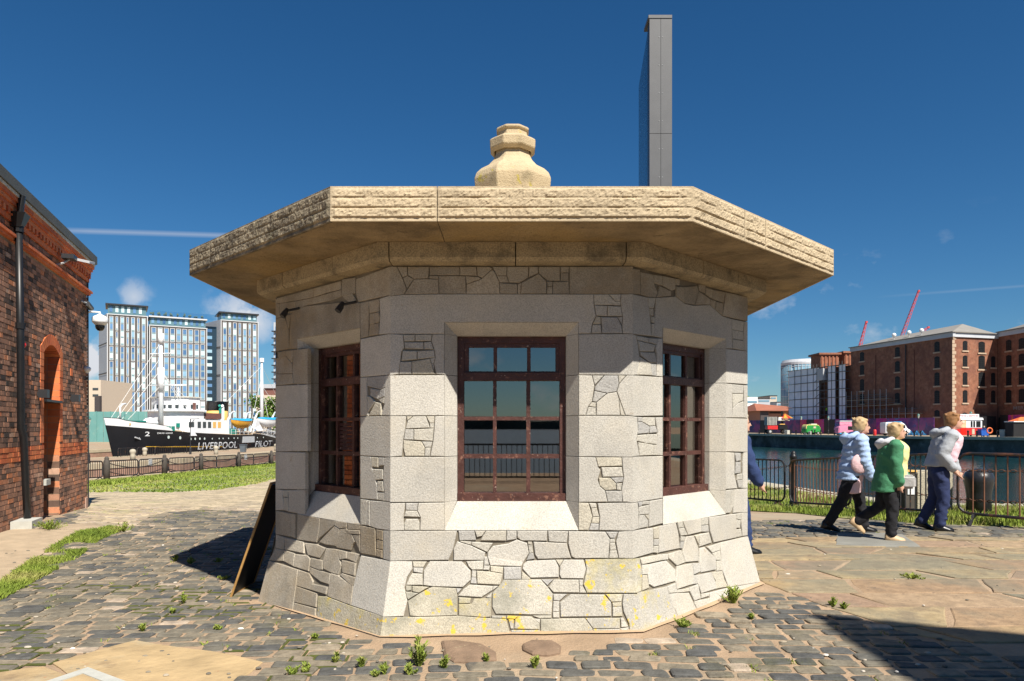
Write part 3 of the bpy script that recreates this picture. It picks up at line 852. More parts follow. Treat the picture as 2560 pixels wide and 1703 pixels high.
MB().add(octo(AP - .4, 2.94), [tuple(reversed(range(8)))]).build("ceiling", PLAST, hut)
# stonework of the five faces turned away from the camera (joined)
mb = MB()
for k in (2, 3, 4, 5, 6):
    P = face_fn(k * math.pi / 4)[0]
    for key, uv, cor in front_polys: mb.cur = R.random(); stone_into(mb, P, uv, cor, R.uniform(0, 0.003))
    w = [P(-OUT_U, Z_SILLB, 0.001), P(OUT_U, Z_SILLB, 0.001), P(OUT_U, Z_TOP, 0.001), P(-OUT_U, Z_TOP, 0.001)]; mb.add(w, [(0, 1, 2, 3)])
tag(mb.build("rear_stonework", GRAN, hut), kind="stuff")
# cornice band under the roof
def cornice(th, cuts):
    P = face_fn(th)[0]; a0, a1 = 2.30, 2.487; z0, z1, ch = 2.895, 3.041, 0.03
    e = [-1] + cuts + [1]
    for i in range(len(e) - 1):
        mb = MB(); v = []
        for s_, sgn in ((e[i], 1), (e[i + 1], -1)):
            g = 0.004 * sgn if abs(s_) < 1 else 0
            for (a, z) in ((a0, z0), (a1 - ch, z0 + .004), (a1, z0 + ch), (a1, z1), (a0, z1)):
                v.append(P((s_ * a1 * T22 + g) if abs(s_) < 1 else s_ * a * T22, z, 0, a + R.uniform(-.002, .002) * (abs(s_) < 1)))
        mb.add(v, [(0, 1, 6, 5), (1, 2, 7, 6), (2, 3, 8, 7), (3, 4, 9, 8), (4, 3, 2, 1, 0), (5, 6, 7, 8, 9)]); mb.build("cornice_block", CORN, hut)
for k in range(8):
    cornice(k * math.pi / 4, {0: [-0.92, 0.03, 0.86], 1: [-.15, .45], 7: [-.5, .35]}.get(k, [-.4, .4]))
# roof slab blocks with rock-faced fascia
RA, RZ0, RZ1 = 3.041, 3.043, 3.285
def fascia_disp(x, y, fz, fu, rough):
    m = 0.0
    if 0.09 < fz < 0.93:
        t = (fz - 0.09) / 0.84 * 3; b = t - math.floor(t)
        edge = min(b, 1 - b)
        wob = 0.06 * noise.noise((x * 6, math.floor(t) * 3.3, 1.0))
        prof = max(0.0, min(1.0, (edge + wob - 0.02) / 0.08))
        h = noise.fractal((x * 26, y * 30, math.floor(t) * 5.0), 0.9, 2.1, 4) * 0.5 + 0.5
        h2 = max(0.0, noise.noise((x * 55, y * 60, 9.0)))
        m = prof * (0.003 + 0.011 * rough * h + 0.009 * rough * h2) - (1 - prof) * 0.004
        m *= max(0.0, min(1.0, fu / 0.035))
    return m
def roof_block(th, s0, s1, mat, dens=0.012, rough=1.0):
    P = face_fn(th)[0]; hw = RA * T22; u0, u1 = s0 * hw, s1 * hw
    g0 = 0.003 if s0 > -1 else 0; g1 = 0.003 if s1 < 1 else 0
    mb = MB()
    def uu(s_, a, g): return s_ * a * T22 if abs(s_) == 1 else s_ * hw + g
    v = []
    for s_, g in ((s0, g0), (s1, -g1)):
        for a, z in ((2.2, RZ0), (RA - .02, RZ0), (RA - .02, RZ1), (2.2, RZ1 + 0.18)): v.append(P(uu(s_, a, g), z, 0, a))
    mb.add(v, [(0, 1, 5, 4), (2, 3, 7, 6), (1, 2, 6, 5), (3, 2, 1, 0), (4, 5, 6, 7)])
    nu = max(4, int((u1 - u0) / dens)); nz = max(6, int((RZ1 - RZ0) / dens))
    rows = []
    for j in [-1] + list(range(nz + 1)) + [nz + 1]:
        jj = min(max(j, 0), nz); row = []
        for i in [-1] + list(range(nu + 1)) + [nu + 1]:
            ii = min(max(i, 0), nu); s_ = s0 + (s1 - s0) * ii / nu; z = RZ0 + (RZ1 - RZ0) * jj / nz
            d = fascia_disp(s_ * hw + th * 7, z, jj / nz, min(ii, nu - ii) / nu * (u1 - u0), rough) if (0 < ii < nu and 0 < jj < nz) else 0.0
            if i != ii or j != jj: d = -0.025
            a = RA + d; U = s_ * hw + (g0 if ii == 0 else -g1 if ii == nu else 0)
            if ii == 0 and s0 == -1 or ii == nu and s1 == 1: U = math.copysign(a * T22, s_)
            row.append(len(mb.v)); mb.v.append(tuple(P(U, z, 0, a)))
        rows.append(row)
    for j in range(len(rows) - 1):
        for i in range(len(rows[0]) - 1):
            mb.f.append([rows[j][i], rows[j][i + 1], rows[j + 1][i + 1], rows[j + 1][i]]); mb.r.append(0.0); mb.m.append(0)
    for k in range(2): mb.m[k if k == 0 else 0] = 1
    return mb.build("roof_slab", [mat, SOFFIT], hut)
for k in range(8):
    cuts = {0: [-0.41], 1: [-0.40, -0.12], 7: [-0.62]}.get(k, [0.0]); e = [-1] + cuts + [1]
    vis = k in (0, 1, 7)
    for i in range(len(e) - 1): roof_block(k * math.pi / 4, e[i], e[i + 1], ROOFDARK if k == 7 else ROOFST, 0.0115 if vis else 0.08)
mb = MB(); ring = octo(2.25, 3.45); mb.add(ring + [(0, 8, 4.16)], [(i, (i + 1) % 8, 8) for i in range(8)]); mb.build("roof_cap", ROOFST, hut)
# bell-shaped octagonal finial
fz = lambda y: EYE + (HY - (20 + .2934 * y)) / F * 7.86; fr = lambda w: w * .2934 / F * 8 * 1.03
prof = [(1760, 300), (1600, 318), (1510, 332), (1460, 336), (1410, 318), (1370, 280), (1330, 215), (1280, 172), (1230, 150), (1190, 143), (1150, 140), (1148, 152), (1205, 158), (1212, 168), (1180, 199), (1110, 202), (1085, 165), (1076, 130), (1030, 126), (1022, 143), (1000, 143), (985, 105)]
mb = MB(); mb.lathe([(fr(w), fz(y)) for y, w in prof], (0.012, 8, 0), 8, math.radians(22.5)); o = mb.build("finial", FINM, hut)
bm = bmesh.new(); bm.from_mesh(o.data); bmesh.ops.bevel(bm, geom=[e for e in bm.edges], offset=0.008, segments=1, affect='EDGES', clamp_overlap=True); bm.to_mesh(o.data); bm.free()
# two little spotlights under the left eave
for (x, y, x2, y2) in ((450, 420, 385, 470), (945, 365, 895, 440)):
    P, n, u = face_fn(-math.pi / 4); U, z = face_uv(-math.pi / 4, 620 + x * .2869, 650 + y * .2869); a = P(U, z, 0)
    lt = empty("spotlight", label=None); b = a + n * 0.10 - Vector((0, 0, 0.03)) + u * -0.05
    MB().tube([a, b], 0.012, 6).build("arm", IRON, lt)
    MB().tube([b + Vector((0, 0, .02)), b - Vector((0, 0, 0.02)) + n * .02, b - Vector((0, 0, 0.06)) + n * .05], [0.014, 0.026, 0.028], 10).build("lamp_head", IRON, lt)
    tag(lt, "small rusty black spotlight high on the hut's shaded face, " + ("nearest the far corner" if x == 450 else "nearest the front corner"), "spotlight")
# ================================================================ GROUND
CTRL = [(0, 2, 0), (0, 4.5, 0), (-3, 4.5, -.01), (3, 4.5, .01), (0, 5.5, 0), (-2.47, 7, -.096), (2.47, 7, .072), (0, 8, 0), (0, 10.5, 0), (-5, 6, -.03), (-5, 9, -.05),
        (-7.4, 10.3, .09), (-8.2, 12.7, .0), (-9.03, 15.2, -.1), (-9, 6, .08), (-14, 8, .1), (4, 9, .09), (5, 10, .1), (7, 11.2, .1), (8, 9, .1), (6.5, 13.5, -.06), (6.1, 15.8, -.23), (8.3, 14.5, -.03), (10.2, 14.1, 0), (7.5, 23, -.25), (5, 19, -.3),
        (-21.7, 38, -1.24), (-21, 61.5, -1.7), (-15, 25, -.62), (-10, 20, -.33), (-36, 60, -1.6), (-33, 80, -1.65), (-32.4, 98, -1.8), (-47, 85, -2.0), (-44, 134, -2.1), (-60, 95, -2.3), (-75, 110, -2.2), (-60, 180, -2.2),
        (0, 30, -.6), (0, 60, -1.5), (-21, 110, -1.9), (7, 34, -.5), (-100, 170, -2), (-150, 300, -1.5), (140, 8, 0.1), (57, 170, 0), (77.5, 108, 0), (92, 62, 0), (83, 135, 0), (100, 140, 0), (77, 170, 0), (150, 250, 0), (80, 260, 0), (-6, 260, -1), (10, 0, .1), (-10, 0, .1), (0, -14, 0), (30, -14, 0), (-30, -14, 0),
        (-600, 100, -2), (600, 100, 0), (-800, 1500, -2), (800, 1500, -1), (0, 2500, -1), (-1500, 0, -1), (1500, 0, 0)]
_c = np.array(CTRL, float)
_A = np.hypot(_c[:, None, 0] - _c[None, :, 0], _c[:, None, 1] - _c[None, :, 1])
_n = len(_c); _M = np.zeros((_n + 1, _n + 1)); _M[:_n, :_n] = -_A; _M[:_n, _n] = 1; _M[_n, :_n] = 1
_w = np.linalg.solve(_M, np.append(_c[:, 2], 0))
def gz(x, y): return float(-np.hypot(_c[:, 0] - x, _c[:, 1] - y) @ _w[:_n] + _w[_n])
def gzv(P): P = np.asarray(P, float); return -np.hypot(_c[None, :, 0] - P[:, :1], _c[None, :, 1] - P[:, 1:2]) @ _w[:_n] + _w[_n]
def gp(px, py):
    """ground point seen at a photo pixel"""
    Y = 10.0
    lo, hi = 3.0, 400.0
    for _ in range(50):
        Y = (lo + hi) / 2; p = at(px, py, Y)
        if p.z > gz(p.x, p.y): lo = Y
        else: hi = Y
    return (p.x, p.y)
def OV(*pts): return [gp(x * 1.08613, y * 1.08613) for x, y in pts]
def ZM(ox, oy, sc, *pts): return [gp(ox + x * sc, oy + y * sc) for x, y in pts]
def inpoly(x, y, poly):
    c = False; n = len(poly); j = n - 1
    for i in range(n):
        xi, yi = poly[i]; xj, yj = poly[j]
        if (yi > y) != (yj > y) and x < (xj - xi) * (y - yi) / (yj - yi) + xi: c = not c
        j = i
    return c
def clip(poly, conv):
    """clip polygon by convex counter-clockwise polygon"""
    out = poly
    for i in range(len(conv)):
        a, b = conv[i], conv[(i + 1) % len(conv)]; inp, out = out, []
        side = lambda p: (b[0] - a[0]) * (p[1] - a[1]) - (b[1] - a[1]) * (p[0] - a[0])
        for k in range(len(inp)):
            p, q = inp[k - 1], inp[k]; sp, sq = side(p), side(q)
            if (sp >= 0) != (sq >= 0):
                t = sp / (sp - sq); out.append((p[0] + t * (q[0] - p[0]), p[1] + t * (q[1] - p[1])))
            if sq >= 0: out.append(q)
        if not out: return []
    return out
def ccw(p): return p if sum(p[i][0] * p[(i + 1) % len(p)][1] - p[(i + 1) % len(p)][0] * p[i][1] for i in range(len(p))) > 0 else p[::-1]
def subdiv(loop, step):
    out = []
    for i in range(len(loop)):
        a, b = loop[i], loop[(i + 1) % len(loop)]; k = max(1, int(math.dist(a, b) / step))
        out += [(a[0] + (b[0] - a[0]) * t / k, a[1] + (b[1] - a[1]) * t / k) for t in range(k)]
    return out
def sheet(name, outer, holes, grid, mat, dz=0.0, **kw):
    loops = [outer] + holes; vs_, ed = [], []
    for lp in loops:
        b = len(vs_); vs_ += [Vector(p) for p in lp]; ed += [(b + i, b + (i + 1) % len(lp)) for i in range(len(lp))]
    vs_ += [Vector(p) for p in grid if inpoly(*p, outer)]
    r = delaunay_2d_cdt(vs_, ed, [], 0, 1e-5)
    V = [(v.x, v.y) for v in r[0]]; fs = []
    for f in r[2]:
        cx = sum(V[i][0] for i in f) / len(f); cy = sum(V[i][1] for i in f) / len(f)
        if inpoly(cx, cy, outer) and not any(inpoly(cx, cy, h) for h in holes): fs.append(list(f))
    Z = gzv(V) + dz
    mb = MB(); mb.add([(V[i][0], V[i][1], Z[i]) for i in range(len(V))], fs)
    return mb.build(name, mat, smooth=True, **kw)

BASIN = [(140, 8), (10.2, 14.1), (8.3, 14.5), (7.6, 23), (7.0, 34), (2, 58), (-6, 75), (-6, 260), (80, 260), (57, 170), (77.5, 108), (92, 62), (140, 62)]
DOCK1 = [(-23.2, 34), (-22.6, 61.5), (-21.5, 112), (-31.5, 112), (-32.4, 98), (-33.5, 72.6), (-35.9, 60.4), (-38.5, 34)]
DOCK2 = [(-48.8, 70), (-47.4, 84.6), (-44, 134), (-41, 178), (-60, 180), (-67, 130), (-71, 95), (-71, 70)]
EARTH = pm("earth", (0.34, 0.24, 0.155), rough=0.95, var=0.28, scale=2.6, bump=0.9, bscale=40, bdist=0.015, tint=[((0.24, 0.17, 0.11), 0.9, 0.5, 0.7, 0.6), ((0.33, 0.29, 0.21), 0.23, 0.45, 0.6, 0.6)])
grid = [(x * .5 + R.uniform(-.1, .1), y * .5 + R.uniform(-.1, .1)) for x in range(-26, 24) for y in range(4, 44)]
grid += [(x * 4 + R.uniform(-.5, .5), y * 4 + R.uniform(-.5, .5)) for x in range(-24, 30) for y in range(-3, 56) if not (-26 < x * 8 < 24 and 3 < y * 8 < 44)]
grid += [(x * 150, y * 150) for x in range(-9, 10) for y in range(1, 16)]
sheet("ground", [(-1500, -14), (1500, -14), (1500, 2500), (-1500, 2500)], [subdiv(BASIN, 5), subdiv(DOCK1, 4), subdiv(DOCK2, 5)], grid, EARTH, 0.0, kind="structure")

# ---- zones
FLAGZ = ccw([gp(1903, 1463), gp(2060, 1517), gp(2216, 1575), gp(2600, 1650), gp(2600, 1347), gp(1830, 1346)])
SLABA = ZM(0, 1560, .3818, (330, 268), (600, 190), (880, 118), (1190, 160), (1390, 185), (1560, 215), (1735, 250), (1660, 320), (1560, 385), (1400, 480), (400, 480), (430, 335))
SLABB = ZM(0, 1560, .3818, (-120, 335), (0, 320), (180, 295), (290, 285), (425, 335), (390, 480), (-120, 480))
GRSTRIP = OV((-60, 1395), (0, 1345), (60, 1300), (120, 1262), (180, 1228), (250, 1215), (285, 1222), (230, 1245), (180, 1285), (110, 1325), (60, 1352), (0, 1385), (-60, 1425))
DIRT = OV((-80, 1275), (0, 1228), (60, 1212), (150, 1208), (210, 1205), (300, 1222), (285, 1222), (180, 1228), (60, 1300), (0, 1345), (-80, 1400))
PALE = ZM(0, 900, .3189, (560, 1275), (690, 1168), (690, 1040), (900, 1035), (1300, 1040), (1700, 1020), (2000, 975), (2165, 930), (2200, 1180), (2100, 1195), (1560, 1180), (1330, 1200), (1160, 1240), (980, 1355))
BANK = ZM(0, 900, .3189, (640, 1010), (690, 1045), (900, 1040), (1300, 1045), (1700, 1025), (2000, 980), (2200, 925), (2200, 800), (1900, 838), (1500, 888), (1080, 930), (820, 958), (640, 975))
GRASSR = [gp(1840, 1276), gp(1990, 1284), gp(2120, 1298), gp(2300, 1312), gp(2600, 1322), (11.5, 14.0), (10.2, 14.1), (8.35, 14.4), (7.65, 22.9), (7.0, 33), (3.5, 40), (2.5, 24)]
def fine(poly, st): 
    xs = [p[0] for p in poly]; ys = [p[1] for p in poly]; out = []; x = min(xs)
    while x < max(xs):
        y = min(ys)
        while y < max(ys): out.append((x + R.uniform(-.2, .2) * st, y + R.uniform(-.2, .2) * st)); y += st
        x += st
    return out
GRASSG = pm("grass_ground", (0.13, 0.16, 0.035), rough=0.95, var=0.35, scale=3, tint=[((0.30, 0.25, 0.12), 0.8, 0.5, 0.66, 0.7)])
BANKG = pm("grassy_bank", (0.155, 0.20, 0.04), rough=0.95, var=0.3, scale=1.2, tint=[((0.34, 0.31, 0.22), 1.3, 0.42, 0.56, 0.8), ((0.20, 0.30, 0.03), 0.25, 0.5, 0.6, 0.4)])
PALEG = pm("pale_setts", (0.47, 0.38, 0.25), rough=0.9, var=0.2, scale=6, bump=0.6, bscale=9, bdist=0.03, tint=[((0.30, 0.25, 0.19), 1.2, 0.5, 0.65, 0.7), ((0.28, 0.29, 0.10), 0.5, 0.58, 0.7, 0.6)])
add_cells(PALEG, 3.6); add_cells(BANKG, 3.2, .6)
DIRTG = pm("dirt", (0.36, 0.28, 0.19), rough=0.95, var=0.2, scale=5, bump=0.6, bscale=50, bdist=0.01, tint=[((0.22, 0.17, 0.12), 1.2, 0.5, 0.7, 0.6)])
sheet("grass_bank", BANK, [], fine(BANK, 2.0), BANKG, 0.008, kind="structure")
sheet("pale_pavement", PALE, [], fine(PALE, 0.8), PALEG, 0.012, kind="structure")
sheet("dirt_path", DIRT, [], fine(DIRT, 0.4), DIRTG, 0.010, kind="structure")
sheet("grass_verge", GRASSR, [], fine(GRASSR, 0.5), GRASSG, 0.012, kind="structure")

# ---- setts
SETT = pm("setts", rough=0.8, var=0.38, scale=13, bump=0.9, bscale=22, bdist=0.016, spec=0.25,
          ramp=[(0.075, 0.076, 0.075), (0.105, 0.101, 0.088), (0.138, 0.125, 0.098), (0.17, 0.148, 0.11), (0.20, 0.17, 0.125), (0.26, 0.215, 0.155), (0.37, 0.31, 0.24), (0.33, 0.24, 0.17)],
          tint=[((0.05, 0.055, 0.06), 3.0, 0.62, 0.7, 0.6), ((0.10, 0.10, 0.03), 0.9, 0.6, 0.75, 0.55)])
MOSS = pm("moss", (0.06, 0.068, 0.014), rough=1.0, var=0.4, scale=9)
setts_root = empty("sett_paving"); tag(setts_root, "worn dark stone setts laid in rows around the hut", "paving")
def in_hut(x, y, m=0.0):
    dx, dy = x, y - 8.0; a = max(abs(dx), abs(dy), abs(dx * .7071 + dy * .7071), abs(dx * .7071 - dy * .7071))
    return a < AP + 0.16 + m
BW0 = Vector((-9.03, 15.2)); BDIR = Vector((-.3182, .948)); BN = Vector((.948, .3182))
def behind_brick(x, y, m=0.0): return (Vector((x, y)) - BW0).dot(BN) < m and (Vector((x, y)) - BW0).dot(BDIR) < 0.05 - m
def hollow(x, y): return inpoly(x, y, HOLLOW)
HOLLOW = OV((985, 1472), (1060, 1468), (1420, 1462), (1420, 1475), (1330, 1500), (1200, 1525), (1050, 1525), (985, 1500))
cand = []
v = 3.9
while v < 15.6:
    dv = R.uniform(0.128, 0.158); u = -11.5 + R.uniform(0, .3)
    while u < 11.5:
        du = R.uniform(0.16, 0.29); x, w = u + du / 2, v + dv / 2
        y = w + (0.045 * x if x < 0 else -0.06 * x) + 0.02 * math.sin(x * 1.7)
        if abs(x) / y < 0.80 and y > 4.2:
            pale = inpoly(x, y, PALE)
            ok = not (in_hut(x, y, 0.10) or behind_brick(x, y, 0.12) or inpoly(x, y, FLAGZ) or inpoly(x, y, SLABA) or inpoly(x, y, SLABB) or inpoly(x, y, DIRT) or inpoly(x, y, GRASSR) or hollow(x, y) or inpoly(x, y, BASIN))
            if x > 0 and y > 12.4: ok = False
            if ok and abs(x) < 1.6 and y < 5.35 and R.random() < 0.06: ok = False
            if ok: cand.append((x, y, du, dv, pale))
        u += du
    v += dv
def sett_mesh(mb, x, y, du, dv, pale):
    far = max(0.0, min(1.0, (y - 5) / 6)); gap = R.uniform(0.008, 0.024) if y < 8 else R.uniform(0.006, 0.016)
    hx, hy = du / 2 - gap * .8, dv / 2 - gap * .75; a = R.gauss(0, 0.025) + (0.045 if x < 0 else -0.06)
    ca, sa = math.cos(a), math.sin(a); ring = []
    c = R.uniform(0.14, 0.32) * min(hx, hy)
    for (sx, sy, k) in ((-1, -1, 0), (1, -1, 0), (1, 1, 0), (-1, 1, 0)):
        jx, jy = R.uniform(-.012, .012), R.uniform(-.012, .012)
        p = [(sx * hx + jx, sy * (hy - c) + jy), (sx * (hx - c) + jx, sy * hy + jy)]
        if sx * sy > 0: p = p[::-1]
        # keep counter-clockwise order
        ring += p if (sx, sy) in ((-1, -1), (1, 1)) else p
    ring = sorted(ring, key=lambda q: math.atan2(q[1] / hy, q[0] / hx))
    z = gz(x, y) + R.gauss(0.0, 0.0035); tx, ty = R.gauss(0, .016), R.gauss(0, .02)
    def w(q, s_, dz): return (x + (q[0] * ca - q[1] * sa) * s_, y + (q[0] * sa + q[1] * ca) * s_, z + dz + q[0] * tx + q[1] * ty)
    n = len(ring); h = R.uniform(0.007, 0.014)
    vs_ = [w(q, 1.0, -0.03) for q in ring] + [w(q, 0.985, h * .45) for q in ring] + [w(q, 0.86, h) for q in ring]
    fs = [(k * n + i, k * n + (i + 1) % n, (k + 1) * n + (i + 1) % n, (k + 1) * n + i) for k in range(2) for i in range(n)] + [tuple(range(2 * n, 3 * n))]
    mb.cur = R.uniform(0.62, 1.0) if pale else (R.random() ** 1.3 * 0.66 if R.random() > .03 else 0.9)
    mb.add(vs_, fs)
cand.sort(key=lambda c: c[1])
rest = MB()
for i, c in enumerate(cand):
    if i < 300:
        mb = MB(); sett_mesh(mb, *c); mb.build("sett", SETT, setts_root)
    else: sett_mesh(rest, *c)
tag(rest.build("more_setts", SETT, setts_root), kind="stuff")

# ---- sandstone flags
FLAG = pm("sandstone_flags", rough=0.88, var=0.3, scale=9.0, bump=0.7, bscale=38, bdist=0.010, rmode='obj',
          ramp=[(0.26, 0.205, 0.125), (0.33, 0.25, 0.14), (0.22, 0.185, 0.125), (0.30, 0.205, 0.11), (0.26, 0.175, 0.12), (0.36, 0.27, 0.155), (0.24, 0.20, 0.12)],
          tint=[((0.17, 0.125, 0.085), 2.6, 0.53, 0.62, 0.6), ((0.38, 0.26, 0.12), 0.9, 0.55, 0.66, 0.5), ((0.16, 0.155, 0.115), 0.6, 0.5, 0.6, 0.55), ((0.10, 0.075, 0.055), 14.0, 0.62, 0.68, 0.6)])
GREYFL = pm("grey_flag", (0.21, 0.205, 0.18), rough=0.85, var=0.22, scale=3, bump=0.3, bscale=40)
flags = empty("flagstone_paving"); tag(flags, "large worn buff sandstone flags to the right of the hut", "paving")
def slab(poly, name, mat, parent, h=0.012, gap=0.010, tilt=0.004, wob=0.012):
    poly = ccw(poly)
    if parea(poly) < 0.02: return
    q = offset_poly(poly, [gap] * len(poly))
    if parea(q) < 0.5 * parea(poly) or parea(q) > parea(poly): return
    # roughen the outline
    q2 = []
    for i in range(len(q)):
        a, b = q[i], q[(i + 1) % len(q)]; k = max(1, int(math.dist(a, b) / 0.16)); L_ = math.dist(a, b) or 1
        nx, ny = -(b[1] - a[1]) / L_, (b[0] - a[0]) / L_
        for t in range(k):
            d = R.uniform(0, wob) if t else R.uniform(0, wob * 1.5)
            q2.append((a[0] + (b[0] - a[0]) * t / k + nx * d, a[1] + (b[1] - a[1]) * t / k + ny * d))
    cx = sum(p[0] for p in q2) / len(q2); cy = sum(p[1] for p in q2) / len(q2); tx, ty = R.gauss(0, tilt), R.gauss(0, tilt)
    zz = lambda p, dz: (p[0], p[1], gz(*p) + dz + (p[0] - cx) * tx + (p[1] - cy) * ty)
    n = len(q2); ins = [(cx + (p[0] - cx) * (1 - .012 / max(.1, math.dist(p, (cx, cy)))), cy + (p[1] - cy) * (1 - .012 / max(.1, math.dist(p, (cx, cy))))) for p in q2]
    mb = MB(); mb.add([zz(p, -.04) for p in q2] + [zz(p, h - .006) for p in q2] + [zz(p, h) for p in ins],
                      [(k * n + i, k * n + (i + 1) % n, (k + 1) * n + (i + 1) % n, (k + 1) * n + i) for k in range(2) for i in range(n)] + [tuple(range(2 * n, 3 * n))])
    return mb.build(name, mat, parent)
greypoly = ccw(ZM(1860, 980, .297, (770, 1195), (1330, 1200), (1500, 1312), (1100, 1312), (765, 1300)))
y = 5.2
ROWS = []
while y < 10.4: ROWS.append(y); y += R.uniform(0.36, 0.68)
for r0, r1 in zip(ROWS[:-1], ROWS[1:]):
    x = 1.2 + R.uniform(0, .8); k0 = R.uniform(-.1, .1)
    while x < 9.2:
        w_ = R.uniform(0.5, 1.45); k1 = R.uniform(-.22, .22); s0 = -0.035
        f = lambda xx, yy: (xx, yy + s0 * (xx - 3))
        poly = [f(x + k0, r0), f(x + w_ + k1, r0), f(x + w_ - k1, r1), f(x - k0, r1)]
        poly = clip(poly, FLAGZ)
        if len(poly) > 2:
            cxy = (sum(p[0] for p in poly) / len(poly), sum(p[1] for p in poly) / len(poly))
            if inpoly(*cxy, greypoly): pass
            slab(poly, "flagstone", FLAG, flags, h=R.uniform(.006, .016), gap=R.uniform(.006, .016), tilt=.008, wob=.025)
        x += w_; k0 = k1
slab(greypoly, "grey_flagstone", GREYFL, flags, h=0.019)
BUFF = pm("buff_slab", (0.40, 0.29, 0.155), rough=0.9, var=0.22, scale=3.5, bump=0.9, bscale=8, bdist=0.02, tint=[((0.20, 0.14, 0.085), 2.3, 0.54, 0.66, 0.75), ((0.36, 0.31, 0.21), 1.1, 0.5, 0.62, 0.6), ((0.36, 0.16, 0.08), 6.0, 0.66, 0.7, 0.6)])
o = slab(SLABA, "stone_slab", BUFF, None, gap=0.004); tag(o, "broad buff sandstone slab let into the setts at the left foreground", "slab")
o = slab(SLABB, "stone_slab", BUFF, None, gap=0.004); tag(o, "buff sandstone slab at the bottom left corner of the foreground", "slab")
# inspection cover with a pale stone frame
IC = ZM(0, 1560, .3818, (575, 303), (1010, 480), (250, 480), (210, 460)); c0 = gp(0 + 575 * .3818, 1560 + 303 * .3818)
CONC = pm("pale_concrete", (0.42, 0.42, 0.38), rough=0.85, var=0.12, scale=9, bump=0.3, bscale=60)
cov = empty("inspection_cover"); tag(cov, "pale grey stone frame of a sunken cover cutting the bottom edge", "cover")
a = Vector(c0); d1 = (Vector(gp(760 * .3818, 1560 + 372 * .3818)) - a).normalized(); d2 = (Vector(gp(365 * .3818, 1560 + 372 * .3818)) - a).normalized()
for d, e in ((d1, d2), (d2, d1)):
    p = [a, a + d * 0.9, a + d * 0.9 + e * 0.085, a + (e + d) * 0.085]; mb = MB()
    if d is d2: p = [a + (d + e) * 0.001, a + d * .9, a + d * .9 + e * .085, a + (e + d) * .085]
    p = ccw([tuple(q) for q in p]); mb.prism(p, -.03, .022, lambda x, y, z: (x, y, gz(x, y) + z)); mb.build("frame_kerb", CONC, cov)
p = ccw([tuple(a + (d1 + d2) * .085), tuple(a + d1 * .9 + d2 * .085), tuple(a + (d1 + d2) * .9), tuple(a + d2 * .9 + d1 * .085)])
MB().prism(p, -.03, .016, lambda x, y, z: (x, y, gz(x, y) + z)).build("cover_plate", BUFF, cov)
# two rounded sandstone blocks in the mortar strip before the hut
BRST = pm("brown_stone", (0.20, 0.135, 0.09), rough=0.95, var=0.25, scale=6, bump=0.8, bscale=30, bdist=0.012, tint=[((0.40, 0.36, 0.22), 9, 0.62, 0.68, 0.6)])
for pts, lab in (([(600, 140), (700, 135), (900, 165), (1000, 220), (1005, 275), (860, 295), (690, 290), (620, 250)], "worn reddish brown stone before the hut wall, the larger left one"),
                 ([(1195, 165), (1260, 138), (1420, 140), (1480, 175), (1475, 225), (1380, 243), (1270, 235), (1200, 200)], "worn brown oval stone before the hut wall, the smaller right one")):
    poly = ccw(ZM(900, 1560, .3394, *pts)); cx = sum(p[0] for p in poly) / len(poly); cy = sum(p[1] for p in poly) / len(poly)
    mb = MB(); n = len(poly); rings = []
    for s_, dz in ((1.03, -.03), (1.0, .012), (.9, .026), (.6, .036)): rings.append([(cx + (p[0] - cx) * s_, cy + (p[1] - cy) * s_, gz(*p) + dz) for p in poly])
    mb.loft(rings); tag(mb.build("worn_stone", BRST), lab, "stone")
# mortar skirt round the hut foot
MORTS = pm("sand_mortar", (0.40, 0.28, 0.175), rough=0.95, var=0.18, scale=4, bump=0.6, bscale=35, bdist=0.012, tint=[((0.35, 0.28, 0.10), 2.2, 0.55, 0.68, 0.5)])
ring_o, ring_i = [], []
for k in range(64):
    an = k / 64 * 2 * math.pi; d = Vector((math.sin(an), -math.cos(an)))
    ap = AP + .13; rr = ap / max(abs(d.x), abs(d.y), abs(d.x + d.y) * .7071, abs(d.x - d.y) * .7071)
    q = Vector((0, 8)) + d * (rr + 0.015 + 0.05 * abs(noise.noise((k * .55, 0, 0)))); ring_o.append((q.x, q.y, gz(q.x, q.y) + .012)); q = Vector((0, 8)) + d * (rr - .05); ring_i.append((q.x, q.y, gz(q.x, q.y) + .03))
MB().loft([ring_o, ring_i], caps=False).build("mortar_skirt", MORTS, hut, True)

# ---- grass and weeds
BLADE = pm("grass_blades", rough=0.8, var=0.2, scale=3, ramp=[(0.09, 0.14, 0.022), (0.15, 0.21, 0.03), (0.22, 0.275, 0.045), (0.32, 0.30, 0.10), (0.42, 0.36, 0.20)], spec=0.2)
def blade(mb, x, y, z, h, w, lean=0.6, tone=None):
    a = R.uniform(0, 6.283); b = R.uniform(0, 6.283); l = R.uniform(0.1, lean) * h
    dx, dy = math.cos(a) * w / 2, math.sin(a) * w / 2; lx, ly = math.cos(b) * l, math.sin(b) * l
    mb.cur = R.random() * .55 if tone is None else max(0, min(1, tone + R.uniform(-.12, .12)))
    mb.add([(x - dx, y - dy, z), (x + dx, y + dy, z), (x + lx * .45 + dx * .7, y + ly * .45 + dy * .7, z + h * .6), (x + lx * .45 - dx * .7, y + ly * .45 - dy * .7, z + h * .6), (x + lx, y + ly, z + h)], [(0, 1, 2, 3), (3, 2, 4)])
